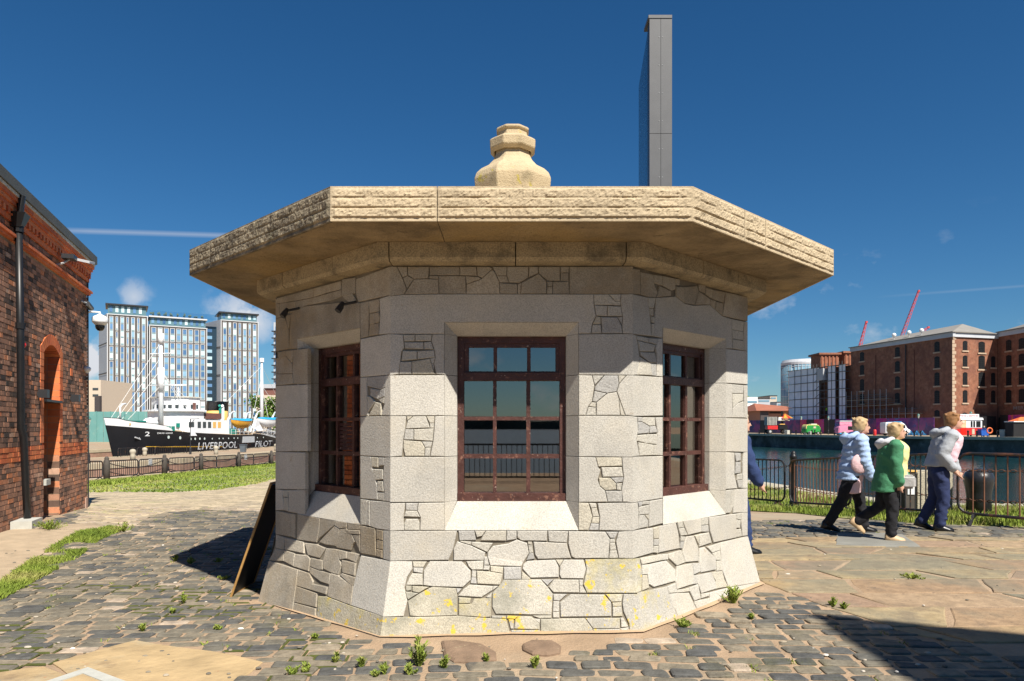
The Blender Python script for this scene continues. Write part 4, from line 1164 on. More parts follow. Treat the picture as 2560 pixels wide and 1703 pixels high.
def scatter(mb, poly, n, h, w, tone=None, patchy=0.0, psc=1.0, lean=.7):
    xs = [p[0] for p in poly]; ys = [p[1] for p in poly]; k = 0; tries = 0; pts = []
    while k < n and tries < n * 12:
        tries += 1; x, y = R.uniform(min(xs), max(xs)), R.uniform(min(ys), max(ys))
        if not inpoly(x, y, poly): continue
        if patchy and noise.noise((x * psc, y * psc, 3.3)) < patchy - R.uniform(0, .25): continue
        pts.append((x, y)); k += 1
    if not pts: return
    for (x, y), z in zip(pts, gzv(pts)): blade(mb, x, y, z + .005, h * R.uniform(.5, 1.3), w, lean, tone(x, y) if callable(tone) else tone)
mb = MB(); scatter(mb, GRSTRIP, 14000, 0.05, 0.011, lambda x, y: 0.40 + .5 * noise.noise((x * 1.5, y * 1.5, 5)), patchy=-0.08, psc=2.0, lean=1.3)
tag(mb.build("grass_strip", BLADE), "strip of bright green grass between setts and dirt by the brick building", "grass", kind="stuff")
mb = MB(); scatter(mb, BANK, 9000, 0.07, 0.06, lambda x, y: 0.46 + .5 * noise.noise((x * .4, y * .25, 2)), patchy=0.0, psc=.6, lean=1.0)
scatter(mb, ZM(0, 900, .3189, (640, 1005), (820, 990), (1080, 960), (1500, 915), (1900, 865), (2200, 825), (2200, 800), (1900, 838), (1500, 888), (1080, 930), (820, 958), (640, 975)), 9000, 0.16, 0.06, 0.44, lean=1.0)
tag(mb.build("bank_grass", BLADE), "green grass on the bank below the left barriers", "grass", kind="stuff")
mb = MB(); scatter(mb, GRASSR, 26000, 0.13, 0.016, lambda x, y: 0.48 + 0.7 * noise.noise((x * .8, y * .8, 1.0)), patchy=-0.35, psc=1.3)
near = [p for p in GRASSR[:5]] + [(11.4, 13.2), (6.6, 13.2), (5.6, 17.0)]
scatter(mb, [gp(1840, 1276), gp(1990, 1284), gp(2120, 1298), gp(2300, 1312), gp(2600, 1322), (10.3, 13.8), (8.2, 14.1), (6.4, 14.5), (5.5, 18)], 9000, 0.12, 0.014, lambda x, y: 0.36 + 0.6 * noise.noise((x * .8, y * .8, 1.0)), patchy=-0.2, psc=1.3)
tag(mb.build("verge_grass", BLADE), "rough green and straw coloured grass on the dock edge behind the barriers", "grass", kind="stuff")
# tufts in the joints
mb = MB()
for i in range(520):
    c = R.choice(cand); x, y = c[0] + R.choice((-1, 1)) * c[2] / 2, c[1] + R.uniform(-.5, .5) * c[3]
    if noise.noise((x * .7, y * .7, 8.0)) < (-0.1 if x < -1.5 else 0.12): continue
    for _ in range(R.randint(5, 16)): blade(mb, x + R.gauss(0, .02), y + R.gauss(0, .02), gz(x, y), R.uniform(.012, .035), .007, 1.2, .38)
tag(mb.build("joint_tufts", BLADE), "tiny green tufts growing in the joints between setts", "grass", kind="stuff")
# moss lines in the joints at lower left
mb = MB()
for c in cand:
    x, y, du, dv, pale = c
    if x < -1.2 and 4.4 < y < 7.6 and noise.noise((x * .55, y * .9, 2.0)) > 0.02 and not pale:
        for sx, sy, lx, ly in ((0, -dv / 2, du * .45, .011), (du / 2, 0, .011, dv * .4)):
            if R.random() < .55:
                X, Y = x + sx, y + sy; z = gz(X, Y); a = .045
                mb.add([(X - lx, Y - ly - a * lx, z + .004), (X + lx, Y - ly + a * lx, z + .004), (X + lx * .8, Y + ly + a * lx, z + .013), (X - lx * .8, Y + ly - a * lx, z + .013)], [(0, 1, 2, 3)])
tag(mb.build("joint_moss", MOSS), "dark green moss filling the joints of the setts at lower left", "moss", kind="stuff")
# grit and small litter
PEB = pm('pebbles', rough=.9, ramp=[(.12, .11, .09), (.3, .25, .18), (.45, .40, .33), (.6, .57, .52)])
mb = MB()
for i in range(260):
    x, y = gp(R.uniform(0, 2560), R.uniform(1330, 1700)) if i % 3 else gp(R.uniform(0, 900), R.uniform(1330, 1700))
    if in_hut(x, y, .05) or behind_brick(x, y, .05): continue
    s_ = R.uniform(.004, .014) * (1 + y / 14); mb.cur = R.random() ** 2.5; mb.ell((x, y, gz(x, y) + .012), (s_ * R.uniform(.7, 1.6), s_, s_ * .5), 6, 4)
tag(mb.build('grit', PEB), 'scattered grit and pale bits lying on the paving', 'grit', kind='stuff')
def weed(px, py, h, w, n=14, ferny=True, lab=None):
    x, y = gp(px, py); mb = MB(); z = gz(x, y)
    for k in range(n):
        a = R.uniform(0, 6.28); r = R.uniform(.1, 1) * w / 2; hh = h * R.uniform(.55, 1.0) * (1 - .45 * r / (w / 2))
        tip = Vector((x + math.cos(a) * r, y + math.sin(a) * r, z + hh)); b = Vector((x + math.cos(a) * r * .2, y + math.sin(a) * r * .2, z)); tone = R.uniform(.3, .6)
        mb.cur = tone; mb.tube([b, (b + tip) / 2 + Vector((0, 0, hh * .1)), tip], [.003, .0025, .001], 3, False)
        for j in range(7):
            p = b.lerp(tip, .25 + .75 * j / 6)
            for _ in range(2): blade(mb, p.x, p.y, p.z, .03 * (0.6 + h * 2), .012, 1.6, tone)
    return tag(mb.build("weed", BLADE), lab or "small bright green weed sprouting from a joint in the setts", "weed", None if lab else "weeds in the sett joints")
weed(1048, 1665, .22, .16, 26, lab="bushy green weed in the joints below the hut's front wall, the tallest there")
weed(1110, 1675, .10, .08, 12, lab="small upright weed just right of the bushy one before the hut")
weed(1337, 1672, .10, .07, 12, lab="small upright weed below the oval brown stone")
weed(1834, 1508, .17, .24, 24, lab="spreading green weed at the foot of the hut's right flank")
weed(1706, 1571, .09, .14, 14, lab="low green weed near the hut's right front corner")
for px, py, h, w, lb in ((1215, 1658, .06, .05, "tiny weed between the two brown stones before the hut"), (940, 1695, .05, .08, "tiny weed at the bottom edge left of the bushy weed"), (960, 1690, .09, .05, "thin upright weed left of the bushy weed"), (730, 1692, .07, .12, "leafy weed at the bottom edge beside the buff slab"), (765, 1685, .08, .1, "leafy weed a step right of the buff slab"),
        (786, 1600, .05, .05, "tiny weed in the mortar below the hut's left front corner"), (1028, 1690, .08, .12, "yellowish weed at the foot of the bushy weed"), (2110, 1525, .06, .09, "low weed on the edge of the flags by the big shadow"), (2082, 1518, .09, .07, "upright weed on the edge of the flags by the big shadow"), (1880, 1549, .05, .05, "tiny weed in the setts below the hut's right flank"),
        (440, 1404, .09, .11, "weed on the sunny edge of the roof's shadow, left one"), (475, 1410, .08, .13, "weed on the sunny edge of the roof's shadow, right one"), (545, 1408, .08, .12, "weed in the middle of the roof's shadow at left"), (460, 1510, .12, .07, "upright weed in the setts below the tip of the roof's shadow"), (358, 1580, .07, .06, "weed in the mossy setts above the buff slab"),
        (430, 1535, .06, .06, "small weed left below the shadow of the leaning board"), (545, 1577, .05, .08, "flat weed in the pink joints left of the hut foot"), (560, 1450, .07, .14, "dark weed in the shade near the leaning board"), (840, 1660, .09, .06, "weed in the joints at left of the bushy weed, nearer the buff slab"), (905, 1672, .10, .06, "weed beside the joint tufts just left of the bushy weed")): weed(px, py, h, w, 9, lab=lb)
weed(125, 1325, .16, .55, 40, lab="low clump of weeds at the foot of the brick wall"); weed(310, 1330, .18, .3, 20, lab="weed clump at the tip of the green strip"); weed(2280, 1447, .05, .3, 16, lab="flat weed patch in a joint of the sandstone flags")

# ================================================================ WATER AND QUAYS
WATER = pm("dock_water", (0.012, 0.045, 0.05), rough=0.12, var=0.2, scale=0.3, bump=0.5, bscale=2.2, bdist=0.06, spec=0.5)
ZW = -3.1
MB().add([(x, y, ZW) for x, y in ((150, 5), (150, 270), (-10, 270), (-10, 60), (0, 12))], [(0, 1, 2, 3, 4)]).build("dock_water", WATER, kind="structure")
RIVER = pm("river_water", (0.10, 0.095, 0.08), rough=0.3, var=0.1, scale=0.05, bump=0.4, bscale=0.7, bdist=0.1)
MB().add([(-3000, -14, -3.5), (-3000, -1400, -3.5), (3000, -1400, -3.5), (3000, -14, -3.5)], [(0, 1, 2, 3)]).build("river", RIVER, kind="structure")
FARB = pm("far_bank", (0.05, 0.06, 0.055), rough=0.9, var=0.4, scale=0.02)
mb = MB(); pts = [(-3000 + i * 60, -1350 + 20 * math.sin(i), 12 + 10 * noise.noise((i * .3, 0, 0)) + 6 * R.random()) for i in range(101)]
mb.loft([[(x, y, -4) for x, y, h in pts], [(x, y, h) for x, y, h in pts], [(x, y - 60, h + 8) for x, y, h in pts]], caps=False, closed=False); mb.build("far_bank", FARB, kind="structure")
QW = pm("quay_granite", (0.075, 0.085, 0.085), rough=0.8, var=0.4, scale=0.6, bump=0.6, bscale=3, bdist=0.05, tint=[((0.20, 0.23, 0.24), 0.9, 0.55, 0.72, 0.6), ((0.02, 0.025, 0.02), 0.25, 0.5, 0.6, 0.7)])
COPE = pm("quay_coping", (0.40, 0.36, 0.28), rough=0.85, var=0.15, scale=1.5)
PINKB = pm("dock_sandstone", (0.36, 0.22, 0.16), rough=0.9, var=0.25, scale=1.2, bump=0.5, bscale=6, bdist=0.03, tint=[((0.22, 0.17, 0.09), 0.6, 0.5, 0.7, 0.6)])
BEIGE = pm("dock_coping", (0.50, 0.42, 0.29), rough=0.9, var=0.15, scale=1.5, tint=[((0.25, 0.24, 0.12), 0.8, 0.56, 0.7, 0.5)])
def quay_run(pts, zb, mat, name, label, cat="quay wall", steps=None, cope_mat=None, blocks=2.4):
    root = empty(name); tag(root, label, cat)
    pts = [Vector((p[0], p[1])) for p in pts]
    # basin / dock lies to the left of the run direction reversed: face along right-hand normal
    n_b = 0
    for a, b in zip(pts[:-1], pts[1:]):
        L_ = (b - a).length; d = (b - a) / L_; nr = Vector((d.y, -d.x)); k = max(1, int(L_ / blocks))
        for i in range(k):     # coping stones
            p, q = a + d * (L_ * i / k + .012), a + d * (L_ * (i + 1) / k - .012)
            mb = MB(); w = [p - nr * .75, p + nr * .06, q + nr * .06, q - nr * .75]
            mb.add([(v_.x, v_.y, gz(v_.x, v_.y) + dz) for dz in (-.42, .05) for v_ in w], [(3, 2, 1, 0), (4, 5, 6, 7), (0, 1, 5, 4), (1, 2, 6, 5), (2, 3, 7, 6), (3, 0, 4, 7)]); mb.build("coping_stone", cope_mat or COPE, root)
        if steps:
            zt = -.42; off = 0.0
            for (h, dep) in steps:
                mb = MB(); m = max(1, int(L_ / 6))
                for i in range(m):
                    p, q = a + d * (L_ * i / m), a + d * (L_ * (i + 1) / m)
                    g1, g2 = gz(p.x, p.y), gz(q.x, q.y); o0, o1 = nr * off, nr * (off + dep)
                    mb.add([(p.x + o0.x, p.y + o0.y, g1 + zt), (q.x + o0.x, q.y + o0.y, g2 + zt), (q.x + o0.x, q.y + o0.y, g2 + zt - h), (p.x + o0.x, p.y + o0.y, g1 + zt - h), (q.x + o1.x, q.y + o1.y, g2 + zt - h), (p.x + o1.x, p.y + o1.y, g1 + zt - h)], [(0, 1, 2, 3), (3, 2, 4, 5)])
                mb.build("wall_step", mat, root); zt -= h; off += dep
            zlast = zt
        else:
            mb = MB(); m = max(1, int(L_ / 6))
            for i in range(m):
                p, q = a + d * (L_ * i / m), a + d * (L_ * (i + 1) / m)
                mb.add([(p.x, p.y, gz(p.x, p.y) - .3), (q.x, q.y, gz(q.x, q.y) - .3), (q.x, q.y, zb), (p.x, p.y, zb)], [(0, 1, 2, 3)])
            mb.build("wall_face", mat, root)
    return root
quay_run([BASIN[-1], BASIN[-2], BASIN[-3], BASIN[-4], BASIN[-5]], -4.5, QW, "quay_wall", "dark granite quay wall across the dock below the vehicles")
quay_run([BASIN[5], BASIN[4], BASIN[3], BASIN[2], BASIN[1], BASIN[0]], -4.5, QW, "quay_wall", "near quay edge below the grass verge behind the right barriers")
quay_run([DOCK1[3], DOCK1[4], DOCK1[5], DOCK1[6], DOCK1[7]][::-1], -9, PINKB, "dock_wall", "stepped pinkish sandstone dock wall with pale coping behind the left barriers", "dock wall", steps=[(.9, .5)] * 8, cope_mat=BEIGE)
quay_run([DOCK1[0], DOCK1[1], DOCK1[2]][::-1], -9, PINKB, "dock_wall", "near side of the empty dock just beyond the left barriers", "dock wall", cope_mat=BEIGE)
quay_run([DOCK2[0], DOCK2[1], DOCK2[2], DOCK2[3]][::-1], -9, PINKB, "dock_wall", "near edge of the dry dock in front of the black ship", "dock wall", cope_mat=BEIGE)
quay_run([DOCK2[4], DOCK2[5], DOCK2[6], DOCK2[7], DOCK2[0]][::-1], -9, PINKB, "dock_wall", "far stepped side of the dry dock beyond the ship's bow", "dock wall", steps=[(.9, .5)] * 8, cope_mat=BEIGE)
for nm, dk in (("dry_dock_floor", DOCK1), ("dry_dock_floor", DOCK2)): MB().add([(x, y, -8.6) for x, y in dk], [tuple(range(len(dk)))]).build(nm, DIRTG, kind="structure")
# ================================================================ BRICK BUILDING (left)
WB = Vector((-9.03, 15.2, 0)); WD = Vector((.3182, -.948, 0)); WN = Vector((.948, .3182, 0))
def WF(s_, z, o=0.0): return WB + WD * s_ + WN * o + Vector((0, 0, z))
def wbox(mb, s0, s1, z0, z1, o0, o1):
    return mb.boxm(lambda a, b, c: WF(a, c, -b), (s0, -o1, z0), (s1, -o0, z1))
BRK = pm("old_bricks", rough=0.9, var=0.25, scale=9, bump=0.5, bscale=70, bdist=0.006,
         ramp=[(0.05, 0.038, 0.032), (0.11, 0.068, 0.05), (0.22, 0.12, 0.08), (0.32, 0.165, 0.105), (0.40, 0.205, 0.13), (0.55, 0.20, 0.085), (0.48, 0.30, 0.21)], tint=[((0.03, 0.025, 0.022), 2.0, 0.6, 0.75, 0.6)])
REDB = pm("red_bricks", rough=0.8, var=0.18, scale=7, bump=0.3, bscale=60, bdist=0.005, ramp=[(0.46, 0.11, 0.04), (0.58, 0.145, 0.05), (0.66, 0.185, 0.06), (0.60, 0.20, 0.08)])
BMORT = pm("brick_mortar", (0.30, 0.235, 0.165), rough=0.95, var=0.3, scale=4)
GUT = pm("eaves_board", (0.10, 0.10, 0.085), rough=0.6, var=0.15, scale=3)
PIPE = pm("black_pipe", (0.012, 0.012, 0.013), rough=0.4, var=0.2, scale=5)
brick = empty("brick_building"); tag(brick, "old dark brick dock building with red brick trim at the left edge", "building")
S1 = 9.5; DOOR = (2.10, 3.08)
def arch_z(s_, rise=0.17, spring=2.90, half=0.49): 
    t = (s_ - 2.59) / half; return spring + rise * (1 - min(1, t * t))
# masonry core with the doorway cut out
mb = MB()
wbox(mb, 0, DOOR[0], -.5, 5.04, -.45, -.012); wbox(mb, DOOR[1], S1, -.5, 5.04, -.45, -.012); wbox(mb, DOOR[0], DOOR[1], 3.1, 5.2, -.45, -.012)
mb.build("wall", BMORT, brick)
mb = MB(); mb.boxm(lambda a, b, c: WF(a, c, -b), (0.012, .45, -.5), (S1, 9, 5.0)); mb.build("inner_mass", BMORT, brick)
allb = []
z = -0.30; row = 0
while z < 4.68:
    s_ = -0.0 + (0 if row % 2 else -0.055)
    while s_ < S1 - .3:
        L_ = R.choice((.215, .215, .105)) + R.uniform(-.006, .006); a, b = s_, min(s_ + L_, S1); s_ += L_ + 0.011
        zc = z + .035
        if 4.40 < zc < 4.51: continue
        if b > DOOR[0] - .02 and a < DOOR[1] + .02 and z < arch_z((a + b) / 2) + .19:
            if a < DOOR[0] - .10: b = DOOR[0] - .19 if zc > 1.3 else DOOR[0]
            elif b > DOOR[1] + .10: a = DOOR[1] + .19 if zc > 1.3 else DOOR[1]
            else: continue
            if b - a < .03: continue
        if z < -0.12 and a < 3 or z < gz(*WF((a + b) / 2, 0).xy) - .1: continue
        red = 1.08 < zc < 1.34 or (7.6 < a < 8.3 and 0 < zc < 3.6)
        allb.append((max(a, 0), b, z, z + .066, red))
    z += .0765; row += 1
for k in range(13):      # jamb bricks of the doorway
    pass
z = 1.34
while z < 2.92:
    for a, b in ((DOOR[0] - .185, DOOR[0] - .002), (DOOR[1] + .002, DOOR[1] + .185)): allb.append((a, b, z, z + .112, True))
    z += .1195
def px_size(a, b, z): p = WF((a + b) / 2, z); return -(abs(b - a)) / (p.y * p.y)
vis = sorted(allb, key=lambda t: (0 if 0 < t[0] and t[1] < 5.1 and t[2] > -.1 else 1, px_size(*t[:3])))
restB, restR = MB(), MB()
for i, (a, b, z0, z1, red) in enumerate(vis):
    mb = MB() if i < 300 else (restR if red else restB)
    lo = z0 < 1.08
    r_ = R.random(); mb.cur = R.random() if red else (min(1, max(0, R.gauss(.42, .22) + (.12 if lo else 0) + (.25 if R.random() < .1 else 0))))
    o1 = R.uniform(-.002, .004) + (0.006 if red else 0)
    wbox(mb, a, b, z0, z1, -.03, o1)
    if i < 300: mb.build("brick", REDB if red else BRK, brick)
tag(restB.build("more_bricks", BRK, brick), kind="stuff"); tag(restR.build("more_red_bricks", REDB, brick), kind="stuff")
# segmental arch of red voussoirs, doorway reveal bricks, door boards and louvre
n = 13
for k in range(n):
    t0, t1 = -1 + 2 * k / n + .01, -1 + 2 * (k + 1) / n - .01; mb = MB(); mb.cur = R.random()
    ring = []
    for t, h in ((t0, 0), (t1, 0), (t1, .185), (t0, .185)):
        s_ = 2.59 + t * (.49 + h * .9); ring.append((s_, 2.90 + .17 * (1 - t * t) + h * (1 - .25 * t * t) - (h * .25 * t * t)))
    mb.prism(ring, -.40, .008, lambda a, b, c: WF(a, b, c)); mb.build("arch_brick", REDB, brick)
z = -.1
while z < 2.92:
    for (sa, sb) in ((DOOR[0] - .03, DOOR[0] + .002), (DOOR[1] - .002, DOOR[1] + .03)):
        for oa, ob in ((-.40, -.205), (-.195, -.004)):
            mb = MB(); mb.cur = R.random(); wbox(mb, sa, sb, z, z + .112, oa, ob); mb.build("reveal_brick", REDB if z > 1.05 else BRK, brick)
            if z <= 1.05: pass
    z += .1195
MB_ = MB(); wbox(MB_, *DOOR, -.3, 3.12, -.46, -.40); MB_.build("door_panel", pm("dark_door", (0.035, 0.022, 0.018), rough=0.7, var=0.3, scale=5), brick)
for k in range(14):
    mb = MB(); zz = 2.12 + k * .066; mb.add([WF(DOOR[0], zz, -.40), WF(DOOR[1], zz, -.40), WF(DOOR[1], zz + .05, -.34), WF(DOOR[0], zz + .05, -.34)], [(0, 1, 2, 3)]); mb.build("louvre_slat", PIPE, brick)
mb = MB(); wbox(mb, DOOR[0] - .0, DOOR[1], 2.05, 2.09, -.40, .05); mb.build("sill_plate", PIPE, brick)
mb = MB(); wbox(mb, DOOR[1] - .30, DOOR[1] - .05, .60, .70, -.40, .03); mb.build("stone_bracket", CONC, brick)
# string course, cornice bands with dentils, eaves
def strip(z0, z1, o, nm="cornice_course", mat=REDB, s0=-.0, step=.23):
    a = s0 - o
    while a < S1:
        mb = MB(); mb.cur = R.random(); wbox(mb, a, min(a + step - .006, S1), z0, z1, -.06, o); mb.build(nm, mat, brick); a += step
strip(4.41, 4.455, .05, step=.46); strip(4.457, 4.50, .085, step=.46)
strip(4.685, 4.765, .03, step=.46); strip(4.855, 4.92, .06, step=.46); strip(4.922, 4.98, .085, step=.46); strip(4.982, 5.05, .11, step=.46)
a = -.03
while a < S1: mb = MB(); mb.cur = R.random(); wbox(mb, a, a + .10, 4.767, 4.853, -.06, .058); mb.build("dentil", REDB, brick); a += .19
mb = MB(); wbox(mb, -.02, S1, 4.767, 4.853, -.06, .012); mb.build("dentil_back", REDB, brick)
mb = MB(); wbox(mb, -.10, S1, 5.052, 5.095, -.06, .13); mb.build("eaves_soffit", pm("flaking_white", (0.5, 0.5, 0.47), rough=.8, var=.5, scale=30), brick)
mb = MB(); wbox(mb, -.13, S1, 5.097, 5.26, -.3, .16); mb.build("gutter", GUT, brick)
mb = MB(); mb.boxm(lambda a, b, c: WF(a, c, -b), (-.10, .3, 5.0), (S1, 9, 5.22)); mb.build("roof", GUT, brick)
mb = MB(); wbox(mb, -.05, 0.20, -.3, .12, -.02, .018); mb.build("base_render", pm("pink_render", (.42, .28, .22), rough=.9, var=.2, scale=6), brick)
# small square red vents
for s_, z_ in ((3.85, 2.68), (1.30, 2.68)): mb = MB(); mb.cur = .5; wbox(mb, s_ - .07, s_ + .07, z_ - .07, z_ + .07, 0, .012); mb.build("vent", REDB, brick)
# fixtures on the wall
dp = empty("drainpipe"); tag(dp, "black cast iron drainpipe with hopper head on the brick wall", "drainpipe")
MB().tube([WF(4.72, 5.1, .15), WF(4.72, 4.95, .13), WF(4.71, 4.80, .12)], .05, 8).build("outlet", PIPE, dp)
mb = MB(); mb.loft([[WF(4.70 + sx * w, z_, .10 + o) for sx, o in ((-1, -.08), (1, -.08), (1, d_), (-1, d_))] for z_, w, d_ in ((4.62, .07, .04), (4.66, .08, .06), (4.83, .13, .12))]); mb.build("hopper", PIPE, dp)
MB().tube([WF(4.70, 4.62, .10), WF(4.62, 2.9, .10), WF(4.60, 1.6, .10), WF(4.54, 1.45, .12), WF(4.46, .75, .12), WF(4.38, .05, .13)], .052, 10).build("pipe", PIPE, dp, True)
for z_ in (4.55, 3.1, 1.55): s_ = 4.70 - (4.62 - z_) * .05; MB().tube([WF(s_, z_, .10), WF(s_, z_ + .09, .10)], .068, 10).build("collar", PIPE, dp)
p = WF(4.55, 0, .22); mb = MB(); mb.boxm(lambda a, b, c: WF(a, c, b), (4.28, .02, gz(p.x, p.y) - .05), (4.80, .30, gz(p.x, p.y) + .13)); o = mb.build("stone_block", CONC); tag(o, "pale stone block at the foot of the drainpipe", "stone")
WHT = pm("white_plastic", (0.72, 0.73, 0.73), rough=.35, var=.05); DGREY = pm("dark_plastic", (0.03, 0.03, 0.033), rough=.4, var=.1); LGREY = pm("grey_paint", (.42, .43, .44), rough=.45, var=.08)
fl = empty("floodlight"); tag(fl, "flat grey floodlight on a bracket under the brick eaves", "floodlight")
MB().tube([WF(2.35, 4.55, 0), WF(2.35, 4.60, .12), WF(2.25, 4.70, .2)], .02, 6).build("bracket", LGREY, fl)
mb = MB(); wbox(mb, 2.15, 2.42, 4.68, 4.76, .10, .30); mb.build("housing", DGREY, fl)
mb = MB(); mb.add([WF(1.72, 4.80, .16), WF(2.16, 4.72, .16), WF(2.16, 4.66, .50), WF(1.72, 4.74, .50), WF(1.72, 4.84, .16), WF(2.16, 4.76, .16), WF(2.16, 4.70, .50), WF(1.72, 4.78, .50)], [(0, 1, 2, 3), (7, 6, 5, 4), (0, 4, 5, 1), (1, 5, 6, 2), (2, 6, 7, 3), (3, 7, 4, 0)]); mb.build("lamp_panel", LGREY, fl)
dc = empty("dome_camera"); tag(dc, "white dome security camera hanging on an arm at the brick corner", "camera")
c = at(250, 800, 15.35)
MB().tube([WF(-.0, c.z + .12, -.05), WF(-.05, c.z + .16, .05), c + Vector((-.1, 0, .17)), c + Vector((0, 0, .16)), c + Vector((0, 0, .1))], .022, 8).build("arm", WHT, dc, True)
MB().lathe([(.03, .13), (.05, .11), (.13, .07), (.155, .04), (.155, -.04), (.15, -.055), (.09, -.12)], c, 24).build("housing", WHT, dc, True)
MB().lathe([(.09, -.10), (.095, -.14), (.085, -.19), (.05, -.23), (.01, -.24)], c, 20).build("lens_dome", pm("smoked_dome", (.01, .01, .01), rough=.08), dc, True)
for (px, py, lab) in ((215, 758, "black bullet camera just above the dome camera"),):
    c = WF(.35, 4.18, .08); bc = empty("bullet_camera"); tag(bc, lab, "camera")
    MB().tube([WF(.55, 4.20, 0), c], .018, 6).build("bracket", LGREY, bc); MB().tube([c + WD * .05, c - WD * .30 - Vector((0, 0, .05))], .055, 12).build("body", DGREY, bc)
c = WF(.26, 2.82, .05); o = MB().lathe([(.05, .05), (.075, .02), (.07, -.02), (.03, -.07)], c, 14).build("mini_dome_camera", WHT, smooth=True); tag(o, "tiny white dome camera low on the brick corner", "camera")
for s_, lab in ((3.42, "black box wall lamp left of the arched doorway"), (1.36, "black box wall lamp right of the arched doorway")):
    wl = empty("wall_lamp"); tag(wl, lab, "wall lamp", "wall lamps beside the doorway"); mb = MB(); wbox(mb, s_ - .07, s_ + .07, 2.10, 2.24, .03, .16); mb.build("lamp_box", DGREY, wl); mb = MB(); wbox(mb, s_ - .03, s_ + .03, 2.13, 2.20, 0, .03); mb.build("mount", DGREY, wl)
o = MB().ell(WF(4.50, 2.87, .10), .045, 10, 6).build("alarm_light", pm("red_plastic", (.6, .02, .02), rough=.3), smooth=True); tag(o, "small round red alarm light beside the drainpipe", "light")
MB_ = MB(); MB_.tube([WF(.06, 4.9, .02), WF(.05, 2, .025), WF(.03, -.1, .025)], .014, 6); tag(MB_.build("corner_cable", DGREY), "thin dark conduit running down the far brick corner", "conduit")

# ---------------------------------------------------------------- A-board leaning on the hut's left flank
ab = empty("sign_board"); tag(ab, "black board with wooden edge leaning against the hut's left side", "board")
bt, tp = Vector((-2.80, 7.12, gz(-2.72, 7.2) - .0)), Vector((-2.40, 7.12, 1.05))
dv_ = Vector((0, .62, 0)); nrm = (tp - bt).cross(dv_).normalized()
for nm, a0, a1, m, th_ in (("panel", .02, .98, pm("chalk_black", (.012, .012, .012), rough=.6), .018),):
    mb = MB(); p0, p1 = bt.lerp(tp, a0), bt.lerp(tp, a1); mb.add([p0 + dv_ * .03, p1 + dv_ * .03, p1 + dv_ * .97, p0 + dv_ * .97, p0 + dv_ * .03 + nrm * th_, p1 + dv_ * .03 + nrm * th_, p1 + dv_ * .97 + nrm * th_, p0 + dv_ * .97 + nrm * th_], [(0, 1, 2, 3), (7, 6, 5, 4), (0, 4, 5, 1), (1, 5, 6, 2), (2, 6, 7, 3), (3, 7, 4, 0)]); mb.build(nm, m, ab)
WE = pm("varnished_edge", (.34, .19, .06), rough=.5, var=.3, scale=12)
for t in (0.0, 1.0): MB().bar(bt + dv_ * t, tp + dv_ * t, .02, .02).build("frame_edge", WE, ab)
MB().bar(tp, tp + dv_, .018).build("frame_edge", WE, ab); MB().bar(bt + Vector((0, 0, .02)), bt + dv_ + Vector((0, 0, .02)), .018).build("frame_edge", WE, ab)

# ---------------------------------------------------------------- tall metal pylon behind the hut
PYM = pm("pylon_metal", (.095, .096, .10), rough=.5, var=.10, scale=2); PYB = pm("pylon_blue_panel", (.02, .055, .12), rough=.12, var=.05, spec=.8)
py = empty("metal_pylon"); tag(py, "tall slim dark metal slab pylon rising behind the hut roof", "pylon")
Yp = 26.0; a, b = at(1624, 800, Yp), at(1680, 800, Yp); ztop, zb_ = at(1600, 38, Yp).z, -1.0
dep = 5.0; bl = Vector((at(1597, 800, Yp + dep).x, Yp + dep, 0))
jy = at(1600, 334, Yp).z
xm = (a.x + b.x) / 2
for x0, x1 in ((a.x, xm - .006), (xm + .006, b.x)):
    for z0, z1 in ((zb_, jy - .008), (jy + .008, ztop - .12)): MB().box(x0, x1, Yp, Yp + .05, z0, z1).build("face_panel", PYM, py)
MB().box(a.x - .04, b.x, Yp - .02, Yp + .9, ztop - .115, ztop).build("cap", PYM, py)
MB().box(a.x + .02, b.x - .02, Yp + .04, Yp + .5, zb_, ztop - .13).build("core", DGREY, py)
zt2 = at(1597, 130, Yp + dep).z
for i, (t0, t1) in enumerate(((-.05, .30), (.302, .62), (.622, 1.0))):
    mb = MB(); f = lambda t, u: (a.x + (bl.x - a.x) * u, Yp + .02 + dep * u, zb_ + (ztop - .2 - zb_) * t)
    mb.add([f(max(0, t0), 0), f(max(0, t0), 1), f(t1, 1), f(t1, 0)], [(0, 1, 2, 3), (3, 2, 1, 0)]); mb.build("side_panel", PYB, py)
for z_ in np.arange(0, 12): 
    for x in (xm - .06, xm + .06): MB().lathe([(.018, 0), (.012, .012)], (0, 0, 0), 6).build("rivet", LGREY, py).matrix_local = Matrix.Translation((x, Yp - .001, ztop - .8 - z_ * 1.02)) @ Matrix.Rotation(math.pi / 2, 4, 'X')
# ---------------------------------------------------------------- unseen block added behind the camera, shaped to cast the lower-right paving shadow
tip = Vector(gp(2004, 1531)); Hs = 9.0; off = Vector((sun_vec.x, sun_vec.y)) / sun_vec.z * Hs
c0 = tip + off; e1 = Vector((.02, -1)).normalized(); e2 = Vector((.907, -.42)).normalized()
q = [c0, c0 + e1 * 16, c0 + e1 * 16 + e2 * 22, c0 + e2 * 22]
shb = empty("shadow_caster"); tag(shb, "unseen flat roofed block added behind the viewer to cast the shadow at lower right", "building")
mb = MB(); mb.prism(ccw([tuple(v_) for v_ in q]), -.2, Hs - .4); mb.build("wall", BRK, shb); mb = MB(); mb.prism(ccw([tuple(v_) for v_ in q]), Hs - .39, Hs); mb.build("parapet", CONC, shb)
